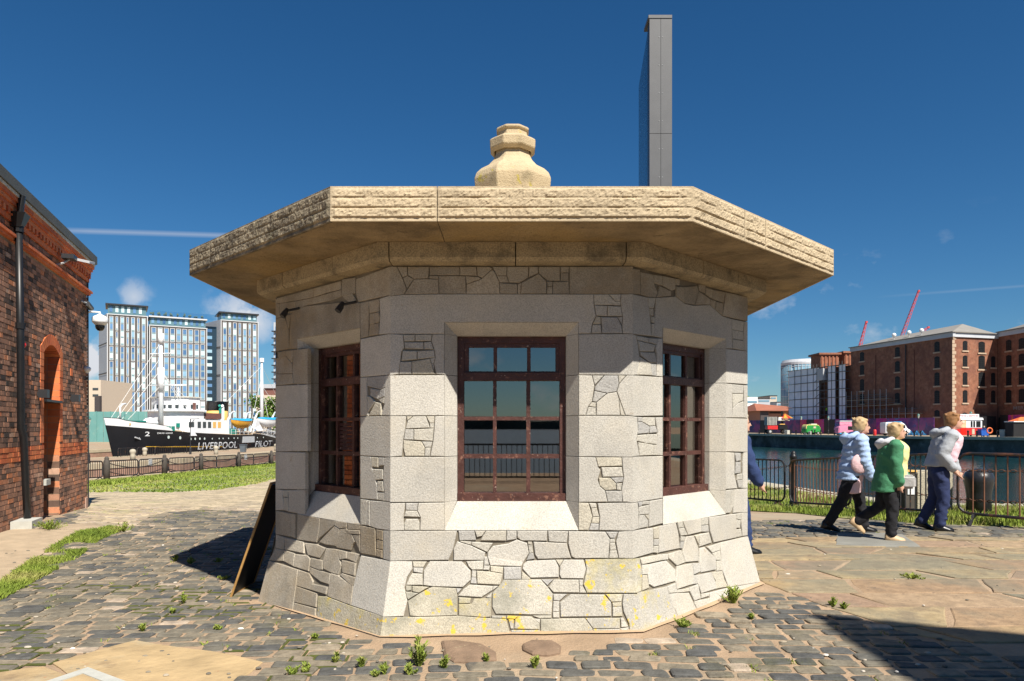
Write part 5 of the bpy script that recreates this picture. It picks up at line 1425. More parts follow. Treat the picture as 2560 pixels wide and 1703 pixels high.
# ---------------------------------------------------------------- railing and posts at the river edge behind the camera (seen in the panes)
rl = empty("river_railing"); tag(rl, "dark iron railing along the river edge behind the viewer", "railing")
for y_ in (-9.0,):
    MB().tube([(-12, y_, 1.1), (12, y_, 1.1)], .03, 6).build("top_rail", IRON, rl); MB().tube([(-12, y_, .15), (12, y_, .15)], .03, 6).build("bottom_rail", IRON, rl)
    for i in range(161): MB().bar((-12 + i * .15, y_, .15), (-12 + i * .15, y_, 1.1), .018).build("baluster", IRON, rl)
# ================================================================ SHIP IN THE DRY DOCK
SB = Vector((-60.2, 105.4, 0)); SD = Vector((.225, .974, 0)).normalized(); SN = Vector((.974, -.225, 0)).normalized()
def SF(s_, b, z): return SB + SD * s_ + SN * b + Vector((0, 0, z))
def lerp_tab(tab, x):
    if x <= tab[0][0]: return tab[0][1]
    for (x0, y0), (x1, y1) in zip(tab[:-1], tab[1:]):
        if x <= x1: return y0 + (y1 - y0) * (x - x0) / (x1 - x0)
    return tab[-1][1]
HB = [(0, 0.05), (1.5, .8), (4, 1.9), (8, 3.2), (13, 4.2), (18, 4.6), (42, 4.6), (50, 3.6), (54, 1.8)]
hb = lambda s_: lerp_tab(HB, s_)
zk = lambda s_: lerp_tab([(0, 1.85), (6, 1.3), (13, .68), (24, .17), (34, .1), (54, .6)], s_)
stem = lambda z: max(0.0, (2.9 - z) * .30)
hullf = lambda z: lerp_tab([(-9, .55), (-4, .85), (-1.5, .95), (1, 1.0), (3, 1.04)], z)
def hull_pt(t, z, side): s_ = stem(z) + (54 - stem(z)) * t; return SF(s_, side * hb(54 * t) * hullf(z), z)
NAVY = pm("hull_black", (0.010, 0.011, 0.014), rough=.35, var=.25, scale=.4, spec=.5); SWHT = pm("ship_white", (.78, .79, .80), rough=.4, var=.06, scale=.5)
SYEL = pm("ship_yellow", (.65, .38, .03), rough=.5); SBUF = pm("ship_buff", (.72, .44, .13), rough=.5, var=.08); SGRN = pm("ship_green", (.01, .22, .17), rough=.5, var=.1); SBRN = pm("ship_brown", (.17, .075, .06), rough=.6, var=.12)
SBLU = pm("boat_cover_blue", (.02, .30, .55), rough=.6, var=.15, scale=2); SORG = pm("boat_orange", (.62, .32, .04), rough=.45, var=.2, scale=2); SGLS = pm("ship_window", (.05, .06, .065), rough=.15, spec=.7); SLET = pm("letter_white", (.75, .76, .77), rough=.5)
RIG = pm("rigging", (.62, .62, .60), rough=.6)
ship = empty("pilot_ship"); tag(ship, "black hulled pilot ship with white superstructure standing in the dry dock", "ship")
T = [0, .006, .015, .03, .05, .08, .12, .17, .22, .28, .35, .45, .55, .65, .75, .85, .93, 1.0]
def hull_band(zf0, zf1, nz, name, mat, t0=0.0, t1=1.0, out=0.0):
    mb = MB()
    ts = [t for t in T if t0 <= t <= t1]; ts = ([t0] if ts[0] > t0 else []) + ts + ([t1] if ts[-1] < t1 else [])
    for side in (1, -1):
        rows = []
        for j in range(nz + 1):
            r_ = []
            for t in ts:
                z = zf0(54 * t) + (zf1(54 * t) - zf0(54 * t)) * j / nz; p = hull_pt(t, z, side) + SN * side * out; r_.append(len(mb.v)); mb.v.append(tuple(p))
            rows.append(r_)
        for j in range(nz):
            for i in range(len(ts) - 1):
                f = [rows[j][i], rows[j][i + 1], rows[j + 1][i + 1], rows[j + 1][i]]; mb.f.append(f if side > 0 else f[::-1]); mb.r.append(0.); mb.m.append(0)
    return mb.build(name, mat, ship, True)
hull_band(lambda s_: -8.3, zk, 8, "hull", NAVY)
bulw = lambda s_: max(zk(s_) + .02, lerp_tab([(0, 2.95), (2.0, 2.85), (3.2, 2.35), (8.5, 2.05), (9.8, 1.12)], s_))
hull_band(zk, bulw, 2, "bulwark", SWHT, 0, 9.8 / 54)
hull_band(lambda s_: bulw(s_), lambda s_: bulw(s_) + .07, 1, "bulwark_rail", NAVY, 0, 9.0 / 54, .03)
hull_band(lambda s_: -1.55 - .025 * s_ + .12, lambda s_: -1.55 - .025 * s_ + .24, 1, "waterline_stripe", SYEL, .09, .40, .03)
mb = MB(); pts = [hull_pt(t, zk(54 * t) - .05, 1) for t in T] + [hull_pt(t, zk(54 * t) - .05, -1) for t in reversed(T)]; mb.add(pts, [tuple(range(len(pts)))]); mb.build("deck", pm("ship_deck", (.3, .22, .14), rough=.8), ship)
def sbox(mb, s0, s1, b0, b1, z0, z1): return mb.boxm(lambda a, b, c: SF(a, b, c), (s0, b0, z0), (s1, b1, z1))
def house(s0, s1, hbm, z0, z1, name, mat=SWHT, bow=1.0, rise=0.0):
    fr = [(s0 + bow * (1 - math.cos(t)) , hbm * math.sin(t)) for t in np.linspace(-math.pi / 2, math.pi / 2, 13)]
    fr = [(s0 + bow * (abs(math.sin(t)) ** 2.5), hbm * math.sin(t)) for t in np.linspace(-math.pi / 2, math.pi / 2, 13)]
    poly = [(s1, -hbm)] + fr + [(s1, hbm)]; mb = MB(); n_ = len(poly)
    mb.add([SF(a, b, z0) for a, b in poly] + [SF(a, b, z1 + rise) for a, b in poly], [tuple(range(n_)), tuple(reversed(range(n_, 2 * n_)))] + [((i + 1) % n_, i, n_ + i, n_ + (i + 1) % n_) for i in range(n_)])
    return mb.build(name, mat, ship)
house(12.9, 24.2, 4.25, .1, 2.75, "main_deckhouse"); house(12.9, 17.6, 4.2, 2.76, 4.15, "upper_deckhouse"); house(12.4, 17.4, 4.6, 4.16, 4.42, "bridge_wing"); house(13.4, 17.0, 3.6, 4.43, 6.45, "wheelhouse", bow=.8)
house(13.2, 17.2, 3.8, 6.46, 6.62, "wheelhouse_roof", pm("canvas_top", (.62, .60, .52), rough=.8), bow=.8)
mb = MB(); sbox(mb, 17.6, 23.5, -3.6, 3.6, 2.76, 2.95); mb.build("boat_deck", SWHT, ship)
mb = MB(); sbox(mb, 17.2, 22.0, 1.5, 4.2, 2.96, 3.95); mb.build("brown_screen", SBRN, ship)
# windows
for b in np.linspace(-2.9, 2.9, 6):
    t = math.asin(max(-1, min(1, b / 3.6))); s_ = 13.4 + .8 * abs(math.sin(t)) ** 2.5
    mb = MB(); sbox(mb, s_ - .03, s_ + .3, b - .36, b + .36, 4.65, 5.25); mb.build("bridge_window", SGLS, ship)
for s_ in (14.6, 16.0): mb = MB(); sbox(mb, s_, s_ + .5, 3.3, 3.62, 4.6, 5.3); mb.build("bridge_window", SGLS, ship)
mb = MB(); sbox(mb, 15.1, 15.9, 3.3, 3.63, 4.45, 5.6); mb.build("bridge_door", SBRN, ship)
for k in range(5): s_ = 15.5 + k * 1.35; mb = MB(); sbox(mb, s_, s_ + .85, 3.9, 4.27, 1.40, 2.45); mb.build("saloon_window", SGLS if k < 3 else SBUF, ship)
mb = MB(); sbox(mb, 13.7, 14.6, 3.9, 4.27, 1.55, 2.4); mb.build("saloon_window", SGLS, ship)
for b_, z_ in ((-1.2, 2.0), (2.4, 1.5)): mb = MB(); sbox(mb, 12.86 + .05, 13.3, b_ - .25, b_ + .25, z_, z_ + .7); mb.build("front_window", SGRN if b_ > 0 else SGLS, ship)
# funnel
def oval(s_, ra, rb, z): return [SF(s_ + ra * math.cos(t), rb * math.sin(t), z) for t in np.linspace(0, 2 * math.pi, 25)[:-1]]
mb = MB(); mb.loft([oval(26.6, 2.1, 1.7, .2), oval(26.7, 2.1, 1.7, 4.55)]); mb.build("funnel_base", SBUF, ship, True)
mb = MB(); mb.loft([oval(26.7, 2.13, 1.73, 4.56), oval(26.85, 2.13, 1.73, 6.1), oval(26.9, 2.2, 1.8, 6.12), oval(26.9, 2.2, 1.8, 6.25)]); mb.build("funnel_top", NAVY, ship, True)
for s_ in (23.6, 24.4): MB().tube([SF(s_, 2.8, 2.9), SF(s_, 2.8, 5.2), SF(s_ - .3, 2.9, 5.4)], .25, 8).build("vent_cowl", SGRN if s_ < 24 else SWHT, ship)
# masts, yards, radar, rigging
def mast(s_, z0, z1, r0, r1, nm): return MB().tube([SF(s_, 0, z0), SF(s_, 0, z0 + (z1 - z0) * .6), SF(s_, 0, z1)], [r0, r0 * .85, r1], 10).build(nm, SWHT, ship, True)
mast(12.0, 1.0, 16.3, .42, .22, "fore_mast"); mast(41.2, 1.0, 14.8, .40, .2, "main_mast")
MB().tube([SF(12.0, 0, 7.4), SF(12.0, 0, 11.3)], .55, 10).build("mast_drum", SWHT, ship, True); MB().tube([SF(12.0, 0, 15.2), SF(12.0, 0, 16.9)], .45, 10).build("mast_lantern", SWHT, ship, True)
for z_ in (8.4, 13.6): MB().tube([SF(12.0, -2.0, z_), SF(12.0, 2.0, z_)], .09, 6).build("yard", SWHT, ship)
MB().tube([SF(15.2, .8, 6.6), SF(15.2, .8, 8.6)], .16, 8).build("radar_post", SWHT, ship); mb = MB(); sbox(mb, 14.9, 15.5, -.6, 2.2, 8.5, 8.75); mb.build("radar_bar", SWHT, ship)
MB().tube([SF(41.2, 0, 14.8), SF(41.2, 0, 15.6)], .45, 8).build("mast_lantern", SWHT, ship)
def stay(a, b, r=.035): MB().tube([a, b], r, 4, False).build("stay", RIG, ship)
for z_ in (15.5, 13, 11, 8.4): stay(SF(12, 0, z_), SF(1.2 + (15.5 - z_) * .5, 0, 2.7))
for b_ in (-3.5, 3.5, -4.2, 4.2): stay(SF(12, 0, 11.0), SF(12.6 + abs(b_) * .4, b_, 4.4 if abs(b_) < 4 else 2))
stay(SF(12, 0, 10.5), SF(16.0, 1.5, 6.6)); stay(SF(12, 0, 10.5), SF(16.0, 0, 6.6)); stay(SF(41.2, 0, 14.0), SF(28, 1, 6.2)); stay(SF(41.2, 0, 12), SF(33, 3, 2.8)); stay(SF(41.2, 0, 14), SF(53, 0, 1.5)); stay(SF(41.2, 0, 10), SF(46, 4, 1)); stay(SF(41.2, 0, 10), SF(38, 4, 1))
# fore deck gear
MB().tube([SF(2.2, .9, 2.7), SF(2.2, .9, 4.6), SF(2.6, .9, 5.0), SF(3.3, .9, 5.1)], .14, 8).build("bow_davit", SWHT, ship, True)
MB().ell(SF(9.3, .2, 2.2), (1.2, 1.2, .9), 12, 6).build("winch_cover", SWHT, ship, True)
mb = MB(); sbox(mb, 4.5, 7.0, -1.2, 1.4, 1.6, 2.55); mb.build("windlass", SGRN, ship); mb = MB(); sbox(mb, 9.5, 11.3, 1.2, 3.2, .9, 1.7); mb.build("hatch", SGRN, ship)
for s_ in np.arange(10, 24, 2.2): MB().bar(SF(s_, hb(s_) - .1, zk(s_)), SF(s_, hb(s_) - .1, zk(s_) + .9), .06).build("rail_post", SWHT, ship) if s_ < 13 else None
# lifeboats with davits
def lifeboat(s0, s1, b, z0, z1, hullm, nm, lab=None):
    lb = empty("lifeboat"); lb.parent = ship; n_ = 11; rows = []; cov = []
    for i in range(n_):
        t = i / (n_ - 1); w_ = 1.05 * max(.04, (1 - abs(2 * t - 1) ** 2.4)); s_ = s0 + (s1 - s0) * t; sh = .25 * (2 * t - 1) ** 2
        rows.append([SF(s_, b + w_ * math.cos(a) , z1 - .25 + sh - (z1 - z0 - .2) * math.sin(a) * (.35 + .65 * min(1, w_))) for a in np.linspace(0, math.pi, 9)])
        cov.append([SF(s_, b + (w_ + .05) * math.cos(a), z1 - .28 + sh + .45 * math.sin(a) * min(1, w_ + .2)) for a in np.linspace(0, math.pi, 7)])
    MB().loft(rows, False, False).build("boat_hull", hullm, lb, True); MB().loft(cov, False, False).build("boat_cover", SBLU, lb, True)
    for s_ in (s0 + .8, s1 - .8):
        MB().tube([SF(s_, b - 1.4, z0 - 1.0), SF(s_, b - 1.2, z1), SF(s_, b - .4, z1 + 1.2), SF(s_, b + .2, z1 + 1.4)], .16, 8).build("davit", SWHT, lb); MB().tube([SF(s_ - 1.1, b - 1.4, z0 - 1.0), SF(s_, b - .6, z1 + .9)], .14, 6).build("davit_brace", SWHT, lb)
lifeboat(24.6, 31.2, 4.3, 1.3, 2.95, SORG, "a"); lifeboat(33.0, 40.5, 4.3, 1.5, 3.25, SWHT, "b")
mb = MB(); mb.add([SF(30.6, 4.5, 1.6), SF(31.8, 5.0, 3.3), SF(33.2, 4.8, 1.9), SF(34.0, 4.9, .9), SF(32.0, 5.2, .75), SF(30.6, 5.1, 1.3)], [(0, 1, 2), (1, 2, 3, 4, 5), (0, 5, 1)]); mb.build("white_awning", SWHT, ship)
mb = MB(); sbox(mb, 24.2, 26.5, 2.5, 4.2, .1, 1.3); mb.build("green_locker", SGRN, ship)
for s_ in np.arange(24.4, 46, 1.3): MB().bar(SF(s_, 4.5, .12), SF(s_, 4.5, 1.15), .05).build("rail_post", SWHT, ship)
for z_ in (.65, 1.15): MB().bar(SF(24.4, 4.5, z_), SF(46, 4.5, z_), .045).build("deck_rail", SWHT, ship)
mb = MB(); sbox(mb, 27.9, 31.4, 4.3, 4.68, -1.35, -.2); mb.build("side_hatch", LGREY, ship)
# gangway
gw = empty("gangway"); tag(gw, "grey truss gangway sloping from the ship's deck to the dock edge", "gangway")
g0, g1 = SF(33.6, 4.7, .25), SF(41.0, 8.5, -1.75)
for o_ in (0, 1.0): 
    k_ = SD * o_; MB().bar(g0 + k_, g1 + k_, .10).build("chord", LGREY, gw); MB().bar(g0 + k_ + Vector((0, 0, 1.0)), g1 + k_ + Vector((0, 0, 1.0)), .08).build("handrail", LGREY, gw)
    for i in range(9):
        p = g0.lerp(g1, i / 8) + k_; MB().bar(p, p + Vector((0, 0, 1.0)), .06).build("post", LGREY, gw)
        if i < 8: MB().bar(p, g0.lerp(g1, (i + 1) / 8) + k_ + Vector((0, 0, 1.0)), .04).build("brace", LGREY, gw)
# portholes
PORT = pm("porthole", (.62, .70, .66), rough=.3)
def on_hull(s_, z, out=.04):
    t = (s_ - stem(z)) / (54 - stem(z)); return hull_pt(t, z, 1) + SN * out
for s_, z_, r_ in [(9.6, -.05, .26), (11.8, -.18, .26)] + [(a, -.4, .2) for a in (13.9, 14.9, 16.0, 17.1)] + [(a, -.45, .14) for a in (19.0, 20.9, 22.0, 23.6, 25.2, 26.3, 32.6, 34.6)]:
    mb = MB(); c = on_hull(s_, z_); mb.add([tuple(c + SD * r_ * math.cos(k * .628) + Vector((0, 0, r_ * math.sin(k * .628))) + SN * .02) for k in range(10)], [tuple(range(10))]); mb.build("porthole", PORT, ship)
c = on_hull(3.4, 2.0, .05); MB().add([tuple(c + SD * .2 * math.cos(k * .628) + Vector((0, 0, .17 * math.sin(k * .628)))) for k in range(10)], [tuple(range(10))]).build("hawse_hole", SBUF, ship)
c = on_hull(4.6, -.1, .1); mb = MB(); mb.bar(c + SD * -.5 + Vector((0, 0, .1)), c + SD * .7 + Vector((0, 0, -.25)), .18); mb.bar(c + SD * .3, c + SD * .9 + Vector((0, 0, .3)), .12); mb.build("anchor", LGREY, ship)
def text_mesh(body, bold=0.0, res=2):
    cu = bpy.data.curves.new("lettering", 'FONT'); cu.body = body; cu.resolution_u = res; cu.offset = bold; cu.fill_mode = 'FRONT'
    o = bpy.data.objects.new("lettering_tmp", cu); COL.objects.link(o); dg = bpy.context.evaluated_depsgraph_get(); me = bpy.data.meshes.new_from_object(o.evaluated_get(dg)); bpy.data.objects.remove(o)
    co = np.array([v_.co[:2] for v_ in me.vertices]); fs = [tuple(p.vertices) for p in me.polygons]; bpy.data.meshes.remove(me)
    lo, hi = co.min(0), co.max(0); return (co - lo) / (hi - lo), fs
def text_on(body, fn, name, mat, parent, bold=0.0):
    """fn maps 0..1 x 0..1 to a 3D point"""
    co, fs = text_mesh(body, bold); mb = MB(); mb.add([tuple(fn(x, y)) for x, y in co], fs); return mb.build(name, mat, parent)
text_on("LIVERPOOL", lambda x, y: on_hull(15.8 + 10.6 * x, -2.25 + 1.2 * y, .06), "hull_lettering", SLET, ship, .008)
text_on("PILOT", lambda x, y: on_hull(32.2 + 5.6 * x, -2.25 + 1.15 * y, .06), "hull_lettering", SLET, ship, .008)
text_on("2", lambda x, y: on_hull(5.7 + .75 * x, .15 + .7 * y, .06), "hull_number", SLET, ship, .01)
text_on("EDMUND  GARDNER", lambda x, y: on_hull(7.6 + 2.7 * x, .47 + .24 * y, .06), "hull_name", SLET, ship, .01)

# ================================================================ CROWD BARRIERS, POSTS, CHAINS
BARM = pm("barrier_steel", (.022, .022, .024), rough=.5, var=.4, scale=8, tint=[((.16, .06, .025), 5, .52, .66, .7)])
BARR = pm("rusty_bar", (.13, .055, .03), rough=.7, var=.4, scale=6)
def barrier(a, b, H, label, group, bars=22, rt=.021, rb=.008, rust=False, feet=True, clear=.17, fine_=True):
    """crowd-control barrier between ground points a and b"""
    a, b = Vector((*a, gz(*a))), Vector((*b, gz(*b))); root = empty("crowd_barrier"); tag(root, label, "barrier", group)
    d = (b - a); L_ = d.length; d.normalize(); up = Vector((0, 0, 1)); c_ = .16 * min(1, H)
    f = lambda t, z: a + d * t + up * z
    z0, z1 = clear, H
    loop = []
    for (cx_, cz_, a0) in ((L_ - c_, z1 - c_, 0), (c_, z1 - c_, 1), (c_, z0 + c_, 2), (L_ - c_, z0 + c_, 3)):
        for k in range(4 if fine_ else 2): an = (a0 + k / (3 if fine_ else 1)) * math.pi / 2; loop.append(f(cx_ + c_ * math.cos(an), cz_ + c_ * math.sin(an)))
    loop.append(loop[0]); MB().tube(loop, rt, 6 if fine_ else 4, False).build("frame", BARM, root)
    bm_ = BARR if rust else BARM
    for i in range(1, bars): t = c_ * .35 + (L_ - c_ * .7) * i / bars; MB().bar(f(t, z0 + .01), f(t, z1 - .01), rb * 2).build("bar", bm_, root)
    nrm = d.cross(up)
    if feet:
        for t in (.22, L_ - .22):
            mb = MB(); 
            for sd in (-1, 1): p = f(t, z0 - .01); q = p + nrm * .30 * sd + d * .06 * sd; q.z = gz(q.x, q.y); mb.bar(p, q, .035)
            mb.build("foot", BARM, root)
    return root
# right row
bpts = [at(1730, 1283, 18.0), at(1969, 1276, 15.85), at(2100, 1287, 13.95)]
RB = [((5.15, 17.9), (6.10, 15.95)), ((6.16, 15.8), (6.52, 13.72)), ((6.56, 13.5), (6.93, 11.42)), ((7.0, 11.2), (8.35, 9.35))]
labs = ["black crowd barrier beside the hut's right edge, partly hidden", "rusty crowd barrier behind the two people walking together", "crowd barrier with a curved frame behind the walker in navy trousers", "rusty barred crowd barrier in front of the big black bollard"]
for (a, b), l in zip(RB, labs): barrier(a, b, 1.1, l, "crowd barriers on the dock edge", bars=17 if 'rusty barred' not in l else 14, rust='rusty' in l, rt=.023)
barrier((5.0, 21.5), (5.95, 21.3), 1.1, "far black barrier section behind the post near the hut's right edge", "crowd barriers on the dock edge", bars=12); barrier((5.99, 21.3), (7.0, 21.2), 1.1, "far black barrier section at the dock corner", "crowd barriers on the dock edge", bars=12)
# left row along the dry dock
LX = [260, 347, 419.5, 486.5, 539, 590, 633, 673]
a_, p_, q_ = -.571, .003, .0886; Y0 = 38.0
def lrow(k): Yk = Y0 * (1 + k * q_); return ((a_ + k * p_) / (1 + k * q_) * Yk, Yk)
ordn = ["first", "second", "third", "fourth", "fifth", "sixth", "seventh", "eighth", "ninth", "tenth"]
for k in range(-2, 8):
    a, b = lrow(k), lrow(k + .965)
    lab = "left barrier along the empty dock, %s from the brick building" % ordn[k + 2]
    if k == 1: lab = "left barrier along the empty dock carrying the larger white notice"
    if k == 5: lab = "left barrier along the empty dock carrying the smaller white notice"
    barrier(a, b, 1.02, lab, "crowd barriers along the empty dock", bars=16, rt=.035, rb=.012, fine_=True)
for k, t in ((1, .28), (5, .42)):
    a, b = Vector(lrow(k)), Vector(lrow(k + .965)); p = a.lerp(b, t); q = a.lerp(b, t + (.13 if k == 1 else .16)); zz = gz(p.x, p.y); n_ = Vector((.03, 0))
    mb = MB(); mb.add([(p.x + .05, p.y, zz + .62), (q.x + .05, q.y, zz + .62), (q.x + .05, q.y, zz + 1.02), (p.x + .05, p.y, zz + 1.02)], [(0, 1, 2, 3), (3, 2, 1, 0)]); tag(mb.build("notice", SWHT), "white paper notice on the left barriers, " + ("nearer and larger" if k == 1 else "farther and smaller"), "notice")
for i in range(14):
    a, b = Vector((-46.3 + i * .26, 84 + i * 3.9)), Vector((-46.3 + i * .26 + .25, 84 + i * 3.9 + 3.7)); barrier(tuple(a), tuple(b), 1.05, "thin barrier along the dry dock edge below the ship, %d%s from the bow end" % (i + 1, {1: "st", 2: "nd", 3: "rd"}.get(i + 1, "th")), "barriers at the ship's dock", bars=8, rt=.03, rb=.014, fine_=False)
# dark posts with chains, left
WPOST = pm("weathered_post", (.07, .06, .05), rough=.8, var=.3, scale=4)
prev = None
for i, k in enumerate((-.05, 1.70, 3.12, 4.95, 6.95)):
    p = Vector(lrow(k)); p.x += .25; zz = gz(*p); o = MB().lathe([(.16, -.1), (.16, 1.0), (.13, 1.06), (.10, 1.12), (.12, 1.18), (.05, 1.27)], (p.x, p.y, zz), 10).build("chain_post", WPOST, smooth=True); tag(o, "dark round post in the left barrier row, %s from the brick building" % ordn[i], "post", "chain posts by the empty dock")
    if prev is not None:
        for h in (.95, .5):
            pts = [prev.lerp(p, t) for t in np.linspace(0, 1, 9)]; pts = [(q.x, q.y, gz(q.x, q.y) + h - .35 * (1 - (2 * t - 1) ** 2)) for q, t in zip(pts, np.linspace(0, 1, 9))]
            tag(MB().tube(pts, .025, 4).build("chain", BARM), "sagging %s chain between the %s and %s dark posts at left" % ("upper" if h > .6 else "lower", ordn[i - 1], ordn[i]), "chain", "chains by the empty dock")
    prev = p
# right chain posts, bollard, stone block, info post
def chain(a, b, sag, label, link=True):
    a, b = Vector(a), Vector(b); n_ = max(6, int((b - a).length / .085)); mb = MB()
    for i in range(n_):
        t0, t1 = i / n_, (i + 1.15) / n_; f = lambda t: a.lerp(b, min(t, 1)) - Vector((0, 0, sag * (1 - (2 * min(t, 1) - 1) ** 2)))
        p, q = f(t0), f(t1); d = (q - p).normalized(); s_ = d.cross(Vector((0, 0, 1))).normalized() if i % 2 else Vector((0, 0, 1)); r_ = .02
        loop = [p + s_ * r_ * .4, p.lerp(q, .25) + s_ * r_, p.lerp(q, .75) + s_ * r_, q + s_ * r_ * .4, q - s_ * r_ * .4, p.lerp(q, .75) - s_ * r_, p.lerp(q, .25) - s_ * r_, p - s_ * r_ * .4, p + s_ * r_ * .4]; mb.tube(loop, .0065, 4, False)
    return tag(mb.build("chain", BARR), label, "chain")
def cpost(x, y, lab, h=1.12, r_=.07):
    zz = gz(x, y); return tag(MB().lathe([(r_ * 1.25, -.05), (r_ * 1.25, .1), (r_, .14), (r_, h - .16), (r_ * 1.2, h - .14), (r_ * 1.2, h - .08), (r_ * .85, h - .06), (r_ * .95, h - .02), (r_ * .4, h + .03)], (x, y, zz), 12).build("chain_post", PIPE, smooth=True), lab, "post")
cpost(6.55, 16.6, "round headed black chain post left of the walking pair", 1.25); cpost(7.1, 13.1, "short black post hidden behind the walking pair"); cpost(8.6, 10.2, "black chain post at the right edge")
z_ = gz(6.55, 16.6)
for h0, h1, n_ in ((.95, .95, "upper"), (.45, .45, "lower")):
    chain((6.55, 16.6, z_ + h0), (7.1, 13.1, gz(7.1, 13.1) + h1), .12, n_ + " rusty chain running behind the walking pair"); chain((7.1, 13.1, gz(7.1, 13.1) + h1), (8.6, 10.2, gz(8.6, 10.2) + h1), .10, n_ + " rusty chain passing in front of the black bollard"); chain((5.2, 21.4, gz(5.2, 21.4) + h0), (6.55, 16.6, z_ + h1), .2, n_ + " rusty chain beside the hut's right edge")
bx, by = gp(2447, 1268); by = 12.6; bx = (2447 - CX) / F * by; zz = gz(bx, by)
BOLM = pm("bollard_paint", (.02, .021, .024), rough=.35, var=.3, scale=14, bump=.5, bscale=25, bdist=.01)
o = MB().lathe([(.20, -.1), (.19, .35), (.21, .5), (.235, .6), (.24, .68), (.21, .76), (.14, .815), (.05, .84)], (bx, by, zz), 24).build("mooring_bollard", BOLM, smooth=True); tag(o, "big round headed black iron mooring bollard behind the rusty barrier", "bollard")
SPK = pm("speckled_concrete", (.40, .36, .27), rough=.9, var=.2, scale=30, speck=.4, sscale=60, bump=.5, bscale=40)
Yb = 12.9; x0, x1 = (2290 - CX) / F * Yb, (2384 - CX) / F * Yb; zz = gz((x0 + x1) / 2, Yb)
mb = MB(); mb.box(x0, x1, Yb, Yb + .4, zz - .05, zz + .80); o = mb.build("stone_pillar", SPK); bm = bmesh.new(); bm.from_mesh(o.data); bmesh.ops.bevel(bm, geom=bm.edges[:], offset=.03, segments=2, affect='EDGES'); bm.to_mesh(o.data); bm.free(); tag(o, "squat speckled stone pillar behind the walker in navy trousers", "pillar")
ip = empty("info_post"); tag(ip, "dark wooden info post with yellow top and white plate by the stone pillar", "post"); xa, xb = (2264 - CX) / F * 12.7, (2289 - CX) / F * 12.7; zz = gz(xa, 12.7)
MB().box(xa, xb, 12.7, 12.86, zz - .05, zz + .80).build("shaft", WPOST, ip); MB().box(xa - .02, xb + .02, 12.68, 12.88, zz + .802, zz + .83).build("cap", SBUF, ip); MB().box(xa + .03, xb - .02, 12.685, 12.699, zz + .40, zz + .72).build("plate", WHT, ip)
# pale stone mooring posts between the docks
for (px, py, Y, lab) in ((332, 1150, 73, "pale round headed stone mooring post behind the left barriers, the nearest"), (362, 1137, 88, "pale stone mooring post before the ship's bow"), (540, 1137, 88, "pale round headed stone mooring post below the ship's lettering"), (690, 1122, 105, "pale stone mooring post at the hut's left edge")):
    x = (px - CX) / F * Y; zz = gz(x, Y); o = MB().lathe([(.26, -.1), (.24, .45), (.22, .55), (.3, .7), (.31, .85), (.22, 1.0), (.06, 1.06)], (x, Y, zz), 14).build("mooring_post", COPE, smooth=True); tag(o, lab, "mooring post")
x, Y = (608 - CX) / F * 97, 97.; zz = gz(x, Y); wb_ = empty("wheelie_bin"); tag(wb_, "dark grey wheeled bin standing before the ship", "bin"); MB().loft([[(x + a * w_, Y + b * w_, zz + h) for a, b in ((-1, -1), (1, -1), (1, 1), (-1, 1))] for w_, h in ((.30, 0.05), (.38, 1.0))]).build("body", pm("bin_grey", (.10, .12, .14), rough=.5), wb_); MB().box(x - .42, x + .42, Y - .42, Y + .42, zz + 1.01, zz + 1.08).build("lid", MATS["bin_grey"], wb_)
# lamp posts
def lamp_post(px, Y, ztop, lab, style=0, zb=None):
    x = (px - CX) / F * Y; zz = gz(x, Y) if zb is None else zb; r_ = empty("lamp_post"); tag(r_, lab, "lamp post")
    MB().lathe([(.14, 0), (.14, .8), (.08, .9), (.055, 1.0), (.045, ztop - zz - .9)], (x, Y, zz), 10).build("post", IRON, r_)
    if style == 0:
        MB().lathe([(.12, 0), (.24, .5)], (x, Y, ztop - .85), 6).build("lantern_glass", pm("lantern_glass" + str(px), (.45, .47, .40), rough=.2), r_); MB().lathe([(.28, 0), (.16, .18), (.06, .26), (.03, .36)], (x, Y, ztop - .34), 6).build("lantern_cap", pm("lamp_green" + str(px), (.05, .16, .14), rough=.5), r_)
    else:
        mb = MB(); mb.box(x - .9, x + 1.0, Y - .3, Y + .3, ztop - .1, ztop); mb.build("lamp_head", LGREY, r_); MB().bar((x, Y, ztop - .9), (x, Y, ztop - .1), .09).build("stub", IRON, r_); MB().bar((x, Y, ztop - .9), (x + .5, Y, ztop - .15), .05).build("brace", IRON, r_)
lamp_post(221, 62, at(0, 1038, 62).z, "green topped lantern lamp post just right of the brick building"); lamp_post(476, 92, at(0, 1046, 92).z, "flat headed lamp post in front of the ship's side", 1)

# ================================================================ BACKGROUND LEFT
TEAL = pm("teal_hoarding", (.13, .30, .28), rough=.6, var=.12, scale=.3, tint=[((.35, .38, .30), .4, .6, .75, .4)])
th = empty("teal_hoarding"); tag(th, "tall teal ribbed hoarding behind the ship's bow", "hoarding")
for i in range(26): x = -112 + i * 1.65; MB().box(x, x + 1.55, 170, 170.12, -2.2, 5.2).build("panel", TEAL, th)
for i in range(13): MB().box(-112 + i * 3.3 - .05, -112 + i * 3.3 + .1, 169.8, 169.98, -2.2, 5.3).build("post", TEAL, th)
TWR = pm("tower_grid", (.085, .075, .068), rough=.7, var=.1, scale=.2); TFRM = pm("tower_frame", (.52, .53, .54), rough=.6, var=.04); TSIDE = pm("tower_side", (.42, .44, .47), rough=.5, var=.08, scale=.1); TSPN = pm("tower_spandrel", (.20, .28, .31), rough=.3, var=.15, scale=.5)
